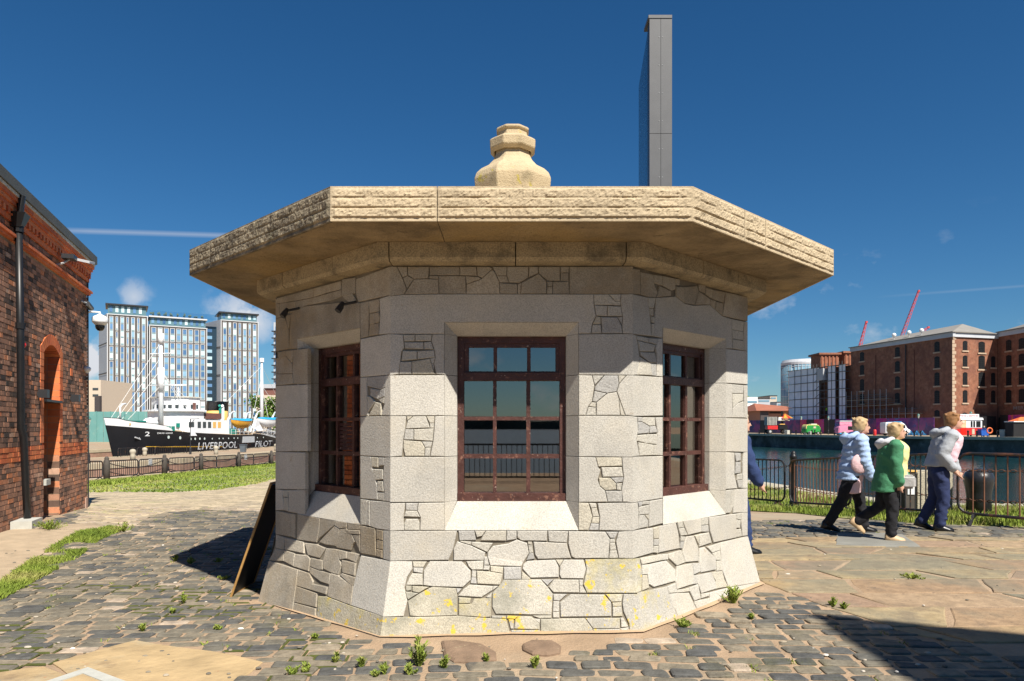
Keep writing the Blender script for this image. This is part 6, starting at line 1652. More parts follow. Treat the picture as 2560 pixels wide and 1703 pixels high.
TPAN = pm("tower_pane", rough=.12, var=.12, scale=.4, rmode='obj', spec=.6, ramp=[(.06, .13, .26), (.10, .20, .36), (.12, .24, .42), (.20, .36, .50), (.50, .66, .68), (.60, .74, .74)]); TPENT = pm("tower_penthouse", (.11, .20, .23), rough=.25, var=.12, scale=.3)
TA = Vector((-170, 300, 0)); TT = Vector((1.79, 1, 0)).normalized(); TN = Vector((TT.y, -TT.x, 0))
def TF(u, o, z): return TA + TT * u + TN * o + Vector((0, 0, z))
pane_me = {}
def tower(u0, u1, ncol, ztop, zpent, lab, patt, nfl, left_splay=4.0, pent_over=.6, narrow=()):
    root = empty("apartment_tower"); tag(root, lab, "building", "apartment towers behind the ship")
    foot = [(u0, 0), (u1, 0), (u1 - 1, -16), (u0 - left_splay, -16)]
    n_ = 4; mb = MB(); mb.add([TF(a, b, -3) for a, b in foot] + [TF(a, b, ztop) for a, b in foot], [tuple(range(n_, 2 * n_))] + [(i, (i + 1) % n_, n_ + (i + 1) % n_, n_ + i) for i in (0, 1, 2)]); mb.build("wall", TWR, root)
    mb = MB(); mb.add([TF(*foot[3], -3), TF(*foot[0], -3), TF(*foot[0], ztop), TF(*foot[3], ztop)], [(0, 1, 2, 3)]); mb.build("flank_wall", TSIDE, root)
    for zz in np.arange(ztop - 12.6, 0, -12.6): mb = MB(); mb.add([TF(u0 - left_splay, -16, zz), TF(u0, 0.02, zz), TF(u0, .02, zz + .5), TF(u0 - left_splay, -16, zz + .5)], [(0, 1, 2, 3)]); o = mb.build("flank_joint", TWR, root); o.location = tuple(-TT * .15)
    W = (u1 - u0); cw = (W - 1.2) / ncol; fl = 3.16
    for c in range(ncol):
        nar = c in narrow; ua, ub = u0 + .6 + c * cw + (.30 if not nar else .55), u0 + .6 + (c + 1) * cw - (.30 if not nar else .55); z = ztop - 1.0; g = 0; seq = patt[c % len(patt)]
        while z > 2:
            k = seq[g % len(seq)]; g += 1; zb = z - k * fl + .35
            mb = MB()
            for bx_ in ((ua, ua + .2, zb, z), (ub - .2, ub, zb, z), (ua + .2, ub - .2, z - .2, z), (ua + .2, ub - .2, zb, zb + .2)): mb.boxm(lambda a, b, cc: TF(a, b, cc), (bx_[0], -.05, bx_[2]), (bx_[1], .22, bx_[3]))
            mb.build("window_frame", TFRM, root)
            for j in range(k):
                za = z - .28 - j * fl * (z - zb - .56) / (k * fl); zc = za - (z - zb - .56) / k
                mb = MB(); mb.boxm(lambda a, b, cc: TF(a, b, cc), (ua + .2, -.02, zc + .75), (ub - .2, .05, za)); mb.build("pane", TPAN, root)
                mb = MB(); mb.boxm(lambda a, b, cc: TF(a, b, cc), (ua + .2, -.02, zc), (ub - .2, .06, zc + .74)); mb.build("spandrel", TSPN, root)
            z = zb - .35
    for zz, h in ((ztop - .35, .35),): mb = MB(); mb.boxm(lambda a, b, cc: TF(a, b, cc), (u0 - .1, -.1, zz), (u1 + .1, .25, zz + h)); mb.build("parapet_band", TFRM, root)
    for uu in (u0, u1 - .3): mb = MB(); mb.boxm(lambda a, b, cc: TF(a, b, cc), (uu, -.1, -3), (uu + .3, .2, ztop - .36)); mb.build("corner_trim", TFRM, root)
    mb = MB(); mb.boxm(lambda a, b, cc: TF(a, -b, cc), (u0 + .3, .8, ztop + .01), (u1 - .6, 14, zpent - .6)); mb.build("penthouse", TPENT, root)
    mb = MB(); mb.boxm(lambda a, b, cc: TF(a, -b, cc), (u0 - pent_over, -.3, zpent - .59), (u1 + pent_over * .3, 15, zpent)); mb.build("roof_slab", DGREY if pent_over > .3 else TFRM, root)
    for k in range(int(W / 2.2)): u = u0 + .9 + k * 2.2; mb = MB(); mb.boxm(lambda a, b, cc: TF(a, -b, cc), (u, .70, ztop + .9), (u + 1.1, .82, zpent - .9)); mb.build("penthouse_window", TPAN, root)
    return root
tower(0, 15.3, 7, 49.2, 53.6, "left tower of the apartment block, framed by white window surrounds", [(4, 2, 4), (2, 2, 4), (4, 2, 4), (2, 2, 4, 4), (4, 2, 4), (2, 2, 4), (4, 2, 4)], 14, 3.2, .6, (1, 3, 5))
tower(15.8, 38.9, 9, 45.6, 49.6, "middle slab of the apartment block with roof garden on top", [(2, 2, 3, 3)], 13, .3, .1)
tower(44.6, 60.8, 7, 49.9, 53.6, "right tower of the apartment block beside the hut's eave", [(4, 2, 4), (2, 2, 4), (4, 2, 4), (2, 2, 4, 4), (4, 2, 4), (2, 2, 4), (4, 2, 4)], 14, 5.0, .8, (1, 3, 5))
lk = empty("glazed_link"); tag(lk, "dark glazed stair link between the middle and right apartment towers", "building"); mb = MB(); mb.boxm(lambda a, b, cc: TF(a, -b, cc), (38.9, 4, -3), (44.2, 14, 47)); mb.build("wall", pm("dark_glazing", (.02, .035, .05), rough=.15, spec=.8), lk)
for i in range(15): mb = MB(); mb.boxm(lambda a, b, cc: TF(a, -b, cc), (38.95, 3.9, 1 + i * 3.1), (41.4, 3.99, 2.4 + i * 3.1)); mb.build("pane", TPAN, lk)
rg = empty("roof_garden"); tag(rg, "glass balustrade and pale shrubs on the middle apartment roof", "roof garden"); mb = MB(); mb.boxm(lambda a, b, cc: TF(a, -b, cc), (15.8, 1, 49.65), (43, 1.1, 52.0)); mb.build("balustrade", glass_mat("sky_glass", (.75, .88, .95), .10), rg)
SHR = pm("dry_shrub", (.16, .15, .05), rough=.9, var=.4, scale=1)
for i in range(9): mb = MB(); u = 17 + i * 2.5; [mb.ell(TF(u + R.uniform(-.5, .5), -2.5, 50.2 + R.uniform(0, .9)), (.5, .5, R.uniform(.4, .9)), 6, 4) for _ in range(4)]; mb.build("shrub", SHR, rg)
# further blocks at the edges of the gap
BEI = pm("beige_render", (.55, .46, .36), rough=.8, var=.06); DKB = pm("dark_cladding", (.06, .05, .05), rough=.6)
bb = empty("beige_building"); tag(bb, "low beige building between the brick wall and the apartment tower", "building"); p0, p1 = at(215, 950, 240), at(252, 950, 240); MB().box(p0.x - 6, p1.x, 240, 260, -3, at(0, 950, 240).z).build("wall", BEI, bb); MB().box(at(238, 0, 239).x, p1.x + .4, 238.6, 239.9, -3, at(0, 990, 239).z).build("dark_bay", DKB, bb)
for k in range(2): MB().box(at(232, 0, 240).x, at(246, 0, 240).x, 239.85, 239.95, at(0, 975 + k * 16, 240).z, at(0, 970 + k * 16, 240).z).build("window_strip", SGLS, bb)
gt = empty("grey_tower"); tag(gt, "grey balconied tower just showing at the hut's left wall", "building"); p0, p1 = at(684, 900, 250), at(716, 900, 250); MB().box(p0.x, p1.x, 250, 262, -3, at(0, 806, 250).z).build("wall", TSIDE, gt)
for k in range(14): zz = at(0, 830 + k * 17, 250).z; MB().box(p0.x - .5, p1.x, 249.2, 250, zz, zz + .35).build("balcony_slab", DGREY, gt); MB().box(p0.x + .6, p1.x, 249.9, 249.98, zz + .5, zz + 1.9).build("pane", TPAN, gt)
br = empty("brown_building"); tag(br, "brown and grey flat roofed building behind the ship's main mast", "building"); p0, p1 = at(640, 0, 230), at(720, 0, 230); MB().box(p0.x, p1.x, 230, 250, -3, at(0, 988, 230).z).build("lower_wall", BEI, br); MB().box(p0.x + 1, p1.x, 232, 250, at(0, 988, 230).z + .01, at(0, 970, 230).z).build("upper_wall", SBRN, br); MB().box(p0.x + .5, p1.x, 231.5, 250, at(0, 970, 230).z + .01, at(0, 960, 230).z).build("roof", TSIDE, br)
MB().box(-160, -45, 225, 226, -2.4, at(0, 1080, 225).z).build("dock_shed_wall", DKB, label="long dark low wall beyond the ship's stern", cat="wall")
LEAF = pm("leaves", rough=.8, var=.2, scale=2, ramp=[(.05, .10, .015), (.09, .16, .025), (.14, .22, .04)], spec=.2)
def tree(px, Y, zt, r_, lab, zb=None, n_=900):
    x = (px - CX) / F * Y; zz = gz(x, Y) if zb is None else zb; t_ = empty("tree"); tag(t_, lab, "tree"); BK = MATS.get("bark") or pm("bark", (.09, .07, .05), rough=.9)
    mb = MB(); mb.tube([(x, Y, zz), (x + .2, Y, zz + (zt - zz) * .4), (x, Y, zt - r_ * .6)], [.3, .2, .08], 7)
    for k in range(5): a = k * 1.26; mb.tube([(x, Y, zz + (zt - zz) * .35), (x + math.cos(a) * r_ * .6, Y + math.sin(a) * r_ * .6, zz + (zt - zz) * .7)], [.12, .04], 5)
    mb.build("trunk", BK, t_); mb = MB()
    for c in range(16):
        cx_, cy_, cz_ = x + R.gauss(0, r_ * .45), Y + R.gauss(0, r_ * .45), zt - r_ * 1.1 + R.gauss(0, r_ * .5); tone = R.random()
        for _ in range(n_ // 16):
            p = Vector((cx_ + R.gauss(0, r_ * .2), cy_ + R.gauss(0, r_ * .2), cz_ + R.gauss(0, r_ * .18))); mb.cur = max(0, min(1, tone + R.uniform(-.25, .25))); s_ = r_ * .09; a = Vector((R.uniform(-1, 1), R.uniform(-1, 1), R.uniform(-1, 1))).normalized() * s_; b = Vector((R.uniform(-1, 1), R.uniform(-1, 1), R.uniform(-1, 1))).normalized() * s_
            mb.add([p - a, p + b, p + a, p - b], [(0, 1, 2, 3)])
    mb.build("crown", LEAF, t_)
tree(668, 200, at(0, 985, 200).z, 4.5, "green tree behind the ship's main mast"); tree(690, 205, at(0, 1000, 205).z, 4.0, "smaller green tree touching the hut's left edge")
# ================================================================ FAR QUAY (right): warehouses, scaffold, hoardings, stalls
WHB = pm("warehouse_brick", (.25, .105, .062), rough=.85, var=.35, scale=1.4, bump=.3, bscale=6, bdist=.02, tint=[((.36, .19, .12), 1.1, .52, .66, .6), ((.15, .06, .045), .3, .5, .62, .5)])
WST = pm("warehouse_stone", (.46, .34, .24), rough=.8, var=.15, scale=1); WCOR = pm("warehouse_cornice", (.50, .52, .55), rough=.6, var=.1, scale=.4); SLATE = pm("roof_slate", (.24, .225, .20), rough=.6, var=.12, scale=.5); WGL = pm("warehouse_window", (.012, .014, .016), rough=.5, spec=.25)
CA = Vector((83.3, 135, 0)); LB = Vector((77, 162, 0)); RC = Vector((93.9, 138, 0)); WE_ = Vector((94.5, 126, 0)); ZC = 19.6
def plane_map(a, b):
    d = (b - a).normalized(); n_ = Vector((d.y, -d.x, 0))
    if n_.dot(Vector((0, 0, 0)) - a) < 0: n_ = -n_
    return (lambda u, o, z: a + d * u + n_ * o + Vector((0, 0, z))), d, n_
def px_on(a, d, n_, px, py): h = hit(px, py, a, n_); return (h - a).dot(d), h.z
def wall_block(root, a, b, z1, mat=WHB, nm="wall", depth=14):
    f, d, n_ = plane_map(a, b); L_ = (b - a).length; MB().boxm(lambda u, o, z: f(u, -o, z), (0, 0, -.5), (L_, depth, z1)).build(nm, mat, root); return f, d, n_, L_
def far_window(root, f, d, n_, a, x0, x1, y0, y1, bars=False):
    u0, z1 = px_on(a, d, n_, x0, y0); u1, _ = px_on(a, d, n_, x1, y0); um, z0 = px_on(a, d, n_, (x0 + x1) / 2, y1); u0, u1 = sorted((u0, u1))
    w = empty("window"); w.parent = root
    MB().boxm(lambda u, o, z: f(u, o, z), (u0, -.05, z0), (u1, .03, z1)).build("pane", WGL, w)
    MB().boxm(lambda u, o, z: f(u, o, z), (u0 - .25, 0, z0 - .28), (u1 + .25, .16, z0 - .01)).build("sill", WST, w)
    mb = MB(); n2 = 6
    mb.add([f(u0 + (u1 - u0) * k / n2, .05, z1 + .22 * (1 - (2 * k / n2 - 1) ** 2)) for k in range(n2 + 1)] + [f(u0 + (u1 - u0) * k / n2, .05, z1 - .02) for k in range(n2, -1, -1)], [tuple(range(2 * n2 + 2))]); mb.build("arched_head", WGL, w)
    mb = MB(); k = 3
    for i in range(1, k): uu = u0 + (u1 - u0) * i / k; mb.boxm(lambda u, o, z: f(u, o, z), (uu - .03, .03, z0), (uu + .03, .06, z1))
    for i in range(1, 6): zz = z0 + (z1 - z0) * i / 6; mb.boxm(lambda u, o, z: f(u, o, z), (u0, .03, zz - .03), (u1, .06, zz + .03))
    mb.build("glazing_bars", IRON, w)
def eaves(root, f, L_, z, d0=-.4, d1=.4):
    MB().boxm(lambda u, o, zz: f(u, o, zz), (d0, -.3, z - 1.0), (L_ + d1, .28, z - .18)).build("cornice", WCOR, root); MB().boxm(lambda u, o, zz: f(u, o, zz), (d0 - .2, -.3, z - .17), (L_ + d1 + .2, .55, z)).build("gutter_edge", SLATE, root)
WS = .2104
wh = empty("brick_warehouse"); tag(wh, "big red brick dock warehouse with corner in sunlight across the water", "warehouse")
# plan: main facade LB->CA (shade), return CA->RC (sun)
plan = [tuple(LB.xy), tuple(CA.xy), tuple(RC.xy), (RC.x + 8, RC.y + 26), (LB.x + 17, LB.y + 3)]
MB().prism(ccw(plan), -.5, ZC - .2).build("wall", WHB, wh)
f1, d1_, n1 = plane_map(LB, CA); f2, d2_, n2_ = plane_map(CA, RC)
eaves(wh, f1, (CA - LB).length, ZC, 0, .45); eaves(wh, f2, (RC - CA).length, ZC, .46, 0)
for x0, x1, rows in ((143, 192, ((492, 585), (645, 748), (812, 938), (985, 1090))), (560, 615, ((435, 535), (600, 712), (780, 905), (975, 1085))), (1028, 1088, ((370, 475), (545, 668), (735, 878), (948, 1088), (1180, 1245)))):
    for y0, y1 in rows: far_window(wh, f1, d1_, n1, LB, 2120 + x0 * WS, 2120 + x1 * WS, 780 + y0 * WS, 780 + y1 * WS)
for x0, x1, rows in ((1363, 1418, ((355, 458), (530, 652), (728, 868), (942, 1080))), (1550, 1625, ((365, 485), (530, 680), (725, 885), (930, 1090))), (1700, 1748, ((540, 660), (735, 875), (945, 1080)))):
    for y0, y1 in rows: far_window(wh, f2, d2_, n2_, CA, 2120 + x0 * WS, 2120 + x1 * WS, 780 + y0 * WS, 780 + y1 * WS)
for k in range(26): MB().boxm(lambda u, o, z: f2(u, o, z), (-.03, .0, .6 + k * .70), (.9 if k % 2 else .55, .06, 1.22 + k * .70)).build("quoin", WST, wh)
u, z0_ = px_on(CA, d2_, n2_, 2120 + 1310 * WS, 1045); u_, z1_ = px_on(CA, d2_, n2_, 2120 + 1460 * WS, 780 + 1195 * WS); mb = MB(); mb.add([f2((u + u_) / 2 + (u_ - u) / 2 * math.cos(t), .04, .2 + (z1_ - .2) * max(.0, math.sin(t)) ** .7) for t in np.linspace(0, math.pi, 15)], [tuple(range(15))]); mb.build("arch_opening", WGL, wh)
for px in (2120 + 695 * WS,): u, _ = px_on(LB, d1_, n1, px, 900); MB().tube([f1(u, .2, .5), f1(u, .2, ZC - 1.2)], .12, 6).build("downpipe", IRON, wh)
for px in (2120 + 330 * WS, 2120 + 790 * WS): u, _ = px_on(LB, d1_, n1, px, 900); MB().boxm(lambda a, b, c: f1(a, b, c), (u - .12, 0, .5), (u + .12, .05, ZC - 2.5)).build("pilaster_line", pm("brick_shadow_line", (.13, .05, .035), rough=.9), wh)
ap = Vector((CA.x + 7, CA.y + 8, ZC + 2.6)); ap2 = Vector((LB.x + 8, LB.y - 3, ZC + 2.0)); mb = MB(); rr = [Vector((*p, ZC - .05)) for p in plan]; mb.add([tuple(v_) for v_ in rr] + [tuple(ap), tuple(ap2)], [(0, 1, 5, 6), (1, 2, 5), (2, 3, 5), (3, 4, 6, 5), (4, 0, 6)]); mb.build("hip_roof", SLATE, wh)
for t, h in ((.35, 1.6), (.5, .9), (.62, .7)): p = LB.lerp(CA, t); MB().ell((p.x + 2.5, p.y, ZC + 1.6), .45, 10, 6).build("roof_dome", WHT, wh); MB().bar((p.x + 2.5, p.y, ZC), (p.x + 2.5, p.y, ZC + 1.2), .12).build("roof_stub", LGREY, wh)
w2 = empty("brick_warehouse"); tag(w2, "shaded brick warehouse wing with white lettering at the right edge", "warehouse")
plan2 = [tuple(RC.xy), tuple(WE_.xy), (WE_.x + 18, WE_.y + .5), (RC.x + 20, RC.y + 4)]; ZC2 = ZC + .3
MB().prism(ccw([(RC.x + .05, RC.y - .06)] + plan2[1:] + [(RC.x + .15, RC.y + 1.0)]), -.5, ZC2 - .2).build("wall", WHB, w2); f3, d3_, n3 = plane_map(RC, WE_); eaves(w2, f3, (WE_ - RC).length, ZC2, .4, 0)
for x0, x1, rows in ((1880, 1940, ((350, 460), (530, 655), (725, 875), (940, 1080))), (2030, 2100, ((330, 440), (515, 640), (715, 865), (930, 1075)))):
    for y0, y1 in rows: far_window(w2, f3, d3_, n3, RC, 2120 + x0 * WS, 2120 + x1 * WS, 780 + y0 * WS, 780 + y1 * WS)
u, z1_ = px_on(RC, d3_, n3, 2534, 1016); _, z0_ = px_on(RC, d3_, n3, 2534, 1025); text_on("MERSEYSIDE", lambda x, y: f3(u + 7.5 * x, .06, z0_ + (z1_ - z0_) * y), "wall_lettering", pm("wall_letters", (.30, .27, .25), rough=.7), w2, .005)
mb = MB(); mb.add([(*p, ZC2 - .05) for p in plan2] + [(RC.x + 6, RC.y - 8, ZC2 + 2.4)], [(0, 1, 4), (1, 2, 4), (2, 3, 4), (3, 0, 4)]); mb.build("hip_roof", SLATE, w2)
for k in range(4): p = RC.lerp(WE_, .55 + k * .09); MB().tube([(p.x + 2, p.y, ZC2), (p.x + 2, p.y, ZC2 + 2.2 + .5 * (k % 2))], .1, 5).build("roof_mast", LGREY, w2)
MB().ell((RC.lerp(WE_, .6).x + 2.3, RC.lerp(WE_, .6).y, ZC2 + 2.6), .5, 10, 6).build("roof_dome", WHT, w2)
u, z_ = px_on(RC, d3_, n3, 2530, 1050); MB().boxm(lambda a, b, c: f3(a, b, c), (u - 3, .3, .2), (u + 3.5, .34, 3.4)).build("ground_opening", WGL, w2)
# scaffolded range
SHEET = pm("scaffold_sheet", (.78, .80, .88), rough=.5, var=.12, scale=.4, bump=.5, bscale=1.2, bdist=.1); SHEETW = pm("scaffold_sheet_white", (.86, .85, .87), rough=.5, var=.08, scale=.8); SCAF = pm("scaffold_tube", (.12, .12, .12), rough=.5, var=.3); BOARD = pm("scaffold_board", (.30, .24, .16), rough=.8)
LL = Vector((72.2, 183, 0)); sc = empty("scaffolded_warehouse"); tag(sc, "warehouse range wrapped in white sheeting and scaffolding", "warehouse"); f4, d4, n4, L4 = wall_block(sc, LL, LB, 15.6, WHB, "wall", 12)
ys = [927, 943, 962, 981, 1000, 1020, 1039, 1062]
def zrow(i, px=2050): return px_on(LL, d4, n4, px, ys[i])[1]
zl = [15.8, 14.2, 12.3, 10.3, 8.4, 6.4, 4.5, 2.4]
def ub(px): return px_on(LL, d4, n4, px, 1000)[0]
for x0, x1, nn in ((1984, 2047, 2), (2047, 2061, 1), (2083, 2103, 2), (2111, 2127, 1)):
    ua, ue = ub(x0), ub(x1)
    for i in range(7):
        for k in range(nn):
            a, b = ua + (ue - ua) * k / nn + .03, ua + (ue - ua) * (k + 1) / nn - .03
            MB().boxm(lambda u, o, z: f4(u, o, z), (a, 1.4, zl[i + 1] + .1), (b, 1.44, zl[i] - .06)).build("sheet_panel", SHEETW if i == 0 else SHEET, sc)
for i in range(8): MB().boxm(lambda u, o, z: f4(u, o, z), (ub(1980), .3, zl[i] - .06), (L4, 1.6, zl[i] + .04)).build("scaffold_deck", SCAF, sc)
for px in (1984, 2000, 2016, 2032, 2047, 2056, 2066, 2075, 2083, 2093, 2103, 2112, 2120): MB().tube([f4(ub(px), 1.55, 0), f4(ub(px), 1.55, 16.6)], .06, 5).build("standard_pole", SCAF, sc)
for i in range(7): MB().bar(f4(ub(2050), 1.6, zl[i + 1]), f4(ub(2075), 1.6, zl[i]), .07).build("scaffold_brace", SCAF, sc); MB().bar(f4(ub(2062), 1.5, zl[i + 1] + 1), f4(ub(2083), 1.5, zl[i + 1] + 1), .07).build("guard_rail", SCAF, sc)
MB().boxm(lambda u, o, z: f4(u, o, z), (ub(2063), 1.0, 12.6), (ub(2078), 2.2, 15.4)).build("hoist_cage", LGREY, sc)
for x0, x1, y0, y1 in ((2051, 2097, 887, 925), (2111, 2130, 883, 915)):
    ct = empty("brick_lantern"); ct.parent = sc; pa, pb = at(x0, y0, 188), at(x1, y0, 188); zt, zb = pa.z, at(0, y1, 188).z - 2; MB().box(pa.x, pb.x, 188, 194, zb, zt).build("core", WHB, ct); MB().box(pa.x - .5, pb.x + .5, 187.5, 194.5, zt + .01, zt + .5).build("cap", WHB, ct)
    nb = max(2, int((pb.x - pa.x) / .9))
    for k in range(nb): xx = pa.x + (pb.x - pa.x) * (k + .2) / nb; MB().box(xx, xx + .35, 187.8, 187.98, zb, zt - .3).build("fin", pm("brick_fin", (.30, .11, .06), rough=.9) if "brick_fin" not in MATS else MATS["brick_fin"], ct)
# open scaffold on the shaded facade
s2 = empty("scaffold"); tag(s2, "bare scaffold tubes and boards on the shaded warehouse front", "scaffold")
for py0, x1 in ((997, 2235), (1012, 2262), (1034, 2312)):
    ua, _ = px_on(LB, d1_, n1, 2128, py0); ue, zz = px_on(LB, d1_, n1, x1, py0); MB().boxm(lambda u, o, z: f1(u, o, z), (.2, .5, zz - .05), (ue, 1.6, zz + .10)).build("deck_boards", BOARD, s2)
    for h in (.5, 1.0): MB().bar(f1(.2, 1.65, zz + h), f1(ue, 1.65, zz + h), .07).build("guard_rail", SCAF, s2)
for k in range(12): uu = .5 + k * 1.75; MB().tube([f1(uu, 1.65, 0), f1(uu, 1.65, 9.5 if k < 8 else 5.5)], .05, 5).build("standard_pole", LGREY, s2)
for k in range(5): MB().bar(f1(1 + k * 2.6, 1.6, 3.5), f1(2.7 + k * 2.6, 1.6, 5.6), .05).build("brace", SCAF, s2)
# worker in hi-vis is built with the people
# round glass block, far low buildings, hill
RG = empty("round_glass_tower"); tag(RG, "rounded glass fronted tower behind the sheeted scaffold", "building"); cx_, Yg = at(2022, 0, 300).x, 305; GLB = pm("glass_blue", (.16, .28, .36), rough=.12, spec=.7, var=.1, scale=.2); zt = at(0, 897, 297).z
MB().lathe([(9.2, -1), (9.2, zt - 2.2)], (cx_, Yg, 0), 40).build("glass_drum", GLB, RG, True); MB().lathe([(9.3, zt - 2.19), (9.3, zt - 1.2), (8.6, zt)], (cx_, Yg, 0), 40).build("crown", WCOR, RG)
for k in range(40): a = k * math.pi / 20; MB().bar((cx_ + 9.22 * math.cos(a), Yg + 9.22 * math.sin(a), 0), (cx_ + 9.22 * math.cos(a), Yg + 9.22 * math.sin(a), zt - 2.2), .14).build("mullion", WCOR, RG)
for k in range(9): MB().lathe([(9.24, 0), (9.3, .1), (9.24, .2)], (cx_, Yg, 2 + k * 3.1), 40, caps=False).build("floor_band", WCOR, RG)
RR = empty("red_roofed_hall"); tag(RR, "low hall with terracotta hipped roof beyond the quay end", "building"); TER = pm("terracotta_roof", (.30, .11, .065), rough=.8, var=.15, scale=.3); p = lambda px, py, Y=270: at(px, py, Y)
a0, a1 = p(1900, 1026), p(1990, 1026); MB().box(a0.x, a1.x, 270, 292, -1, a0.z).build("wall", pm("terracotta_wall", (.33, .17, .12), rough=.85, var=.1), RR); mb = MB(); e0 = a0.z; mb.add([(a0.x - 2, 268, e0 - .2), (a1.x + 2, 268, e0 - .2), (a1.x + 2, 294, e0 - .2), (a0.x - 2, 294, e0 - .2), (p(1908, 1009).x, 280, p(0, 1009, 280).z), (a1.x, 280, p(0, 1016, 280).z)], [(0, 1, 5, 4), (1, 2, 5), (2, 3, 4, 5), (3, 0, 4)]); mb.build("roof", TER, RR); MB().box(p(1902, 0, 269).x, p(1922, 0, 269).x, 269.2, 269.9, -1, p(0, 1029, 269).z).build("dark_bay", DKB, RR)
for k in range(9): x = p(1926 + k * 3.4, 0, 269).x; MB().box(x, x + .32, 269.6, 269.95, p(0, 1034, 269).z, p(0, 1030, 269).z).build("window", WGL, RR)
WB2 = empty("white_block"); tag(WB2, "white modern block far behind beside the hut's right edge", "building"); a0, a1 = at(1862, 993, 420), at(1894, 993, 420); MB().box(a0.x, a1.x, 420, 440, -1, a0.z).build("wall", SWHT, WB2); 
for k in range(3): zz = a0.z - 2.2 - k * 3.2; MB().box(a0.x + .5, a1.x - .4, 419.8, 419.98, zz - 1.2, zz).build("window_strip", GLB, WB2)
for x0, x1, y_, Y, lb in ((1894, 1925, 997, 600, "long low grey block on the skyline behind the red roofed hall"), (1925, 1942, 990, 620, "small beige tower block on the skyline beside the green hill"), (1942, 1968, 1006, 600, "low grey block on the skyline nearest the round glass tower")):
    r_ = empty("skyline_block"); tag(r_, lb, "building"); xa, xb, zt_ = at(x0, 0, Y).x, at(x1, 0, Y).x, at(0, y_, Y).z; MB().box(xa, xb, Y, Y + 30, -1, zt_).build("wall", TSIDE if x0 != 1925 else BEI, r_); MB().box(xa - .4, xb + .4, Y - .4, Y + 30, zt_ + .01, zt_ + .5).build("roof", DGREY, r_)
    for k in range(2): MB().box(xa + .8, xb - .8, Y - .2, Y - .02, zt_ - 2.6 - k * 4, zt_ - 1.2 - k * 4).build("window_strip", GLB, r_)
HILL = pm("hill_green", (.12, .17, .05), rough=.95, var=.3, scale=.03); mb = MB(); n_ = 40
mb.loft([[(at(1700 + i * 8, 0, 900).x, 900 + j * 60, -1 + (at(0, 1003, 900).z + 1) * max(0, math.exp(-((i * 8 + 1700 - 1935) / 26) ** 2) + .55 * math.exp(-((i * 8 + 1700 - 1900) / 90) ** 2)) * math.sin(math.pi * min(1, (j + .01) / 4)) ) for i in range(n_)] for j in range(5)], False, False); mb.build("hill", HILL, kind="structure", smooth=True)
# tower cranes (luffing jibs)
CRD = pm("crane_red", (.50, .06, .06), rough=.5)
def crane(px0, py0, px1, py1, Y, lab, w=1.4):
    root = empty("tower_crane"); tag(root, lab, "crane"); a, b = at(px0, py0, Y), at(px1, py1, Y); d = (b - a).normalized(); s_ = Vector((0, 1, 0)); t_ = d.cross(s_).normalized(); L_ = (b - a).length
    off = [t_ * w / 2 + s_ * w / 2, t_ * w / 2 - s_ * w / 2, -t_ * w / 2 + s_ * w * 0, ]
    for o in off: MB().bar(a + o, b + o * .5, .22).build("jib_chord", CRD, root)
    n_ = max(6, int(L_ / 2.2)); mb = MB()
    for i in range(n_):
        p, q = a.lerp(b, i / n_), a.lerp(b, (i + 1) / n_); f0, f1_ = 1 - .5 * i / n_, 1 - .5 * (i + 1) / n_
        mb.bar(p + off[0] * f0, q + off[2] * f1_, .12); mb.bar(p + off[1] * f0, q + off[2] * f1_, .12); mb.bar(p + off[0] * f0, q + off[1] * f1_, .12)
    mb.build("lacing", CRD, root); MB().box(b.x - .5, b.x + .5, b.y - .5, b.y + .5, b.z - .4, b.z + .6).build("jib_head", CRD, root); MB().bar(a - d * 14, a, 1.0).build("jib_foot", CRD, root); MB().bar((a.x, a.y, -1), (a.x, a.y, a.z - 6), 1.8).build("mast", CRD, root)
crane(2151, 866, 2166, 806, 380, "short red crane jib above the warehouse's left end"); crane(2254, 845, 2297, 728, 420, "tallest red crane jib leaning right above the warehouse", 1.7); crane(2294, 838, 2321, 819, 400, "low red crane jib tip behind the warehouse roof ridge")
# hoardings in front of the warehouses
def print_mat(name, c1, c2, c3, sc_=.35):
    m = pm(name, c1, rough=.45, var=.1, scale=.4, tint=[(c2, sc_, .45, .55, 1.0), (c3, sc_ * 1.7, .55, .62, .9)]); return m
PR = [print_mat("print_purple", (.05, .02, .12), (.20, .03, .16), (.03, .05, .20)), print_mat("print_pink", (.50, .02, .10), (.35, .02, .22), (.45, .05, .06)), print_mat("print_blue", (.03, .08, .28), (.25, .02, .20), (.05, .16, .40)), pm("print_black", (.012, .012, .015), rough=.5), print_mat("print_pale", (.33, .38, .48), (.40, .44, .52), (.28, .32, .45)), print_mat("print_magenta", (.38, .02, .16), (.22, .0, .22), (.55, .10, .03))]
ho = empty("site_hoarding"); tag(ho, "dark hoarding panels printed purple, pink and blue along the far quay", "hoarding")
HOFF = 6.0
def hpan(px0, px1, base, d, n_, f, m, z1=3.3, o=HOFF):
    P0 = base + n_ * o; u0 = (hit(px0, 1080, P0, n_) - base).dot(d); u1 = (hit(px1, 1080, P0, n_) - base).dot(d); MB().boxm(lambda u, oo, z: f(u, oo, z), (min(u0, u1) + .03, o - .12, 0.0), (max(u0, u1) - .03, o, z1)).build("panel", PR[m], ho)
segs = [(1868, 1900, 0), (1900, 1930, 3), (1930, 1975, 0), (1975, 2000, 0), (2000, 2016, 1), (2016, 2035, 3), (2035, 2060, 1), (2060, 2087, 3), (2087, 2130, 2), (2130, 2190, 0), (2190, 2215, 5), (2215, 2264, 2), (2264, 2296, 0), (2296, 2335, 0)]
for x0, x1, m in segs: hpan(x0, x1, LL, d4, n4, f4, m)
P0 = CA + n2_ * 2.0
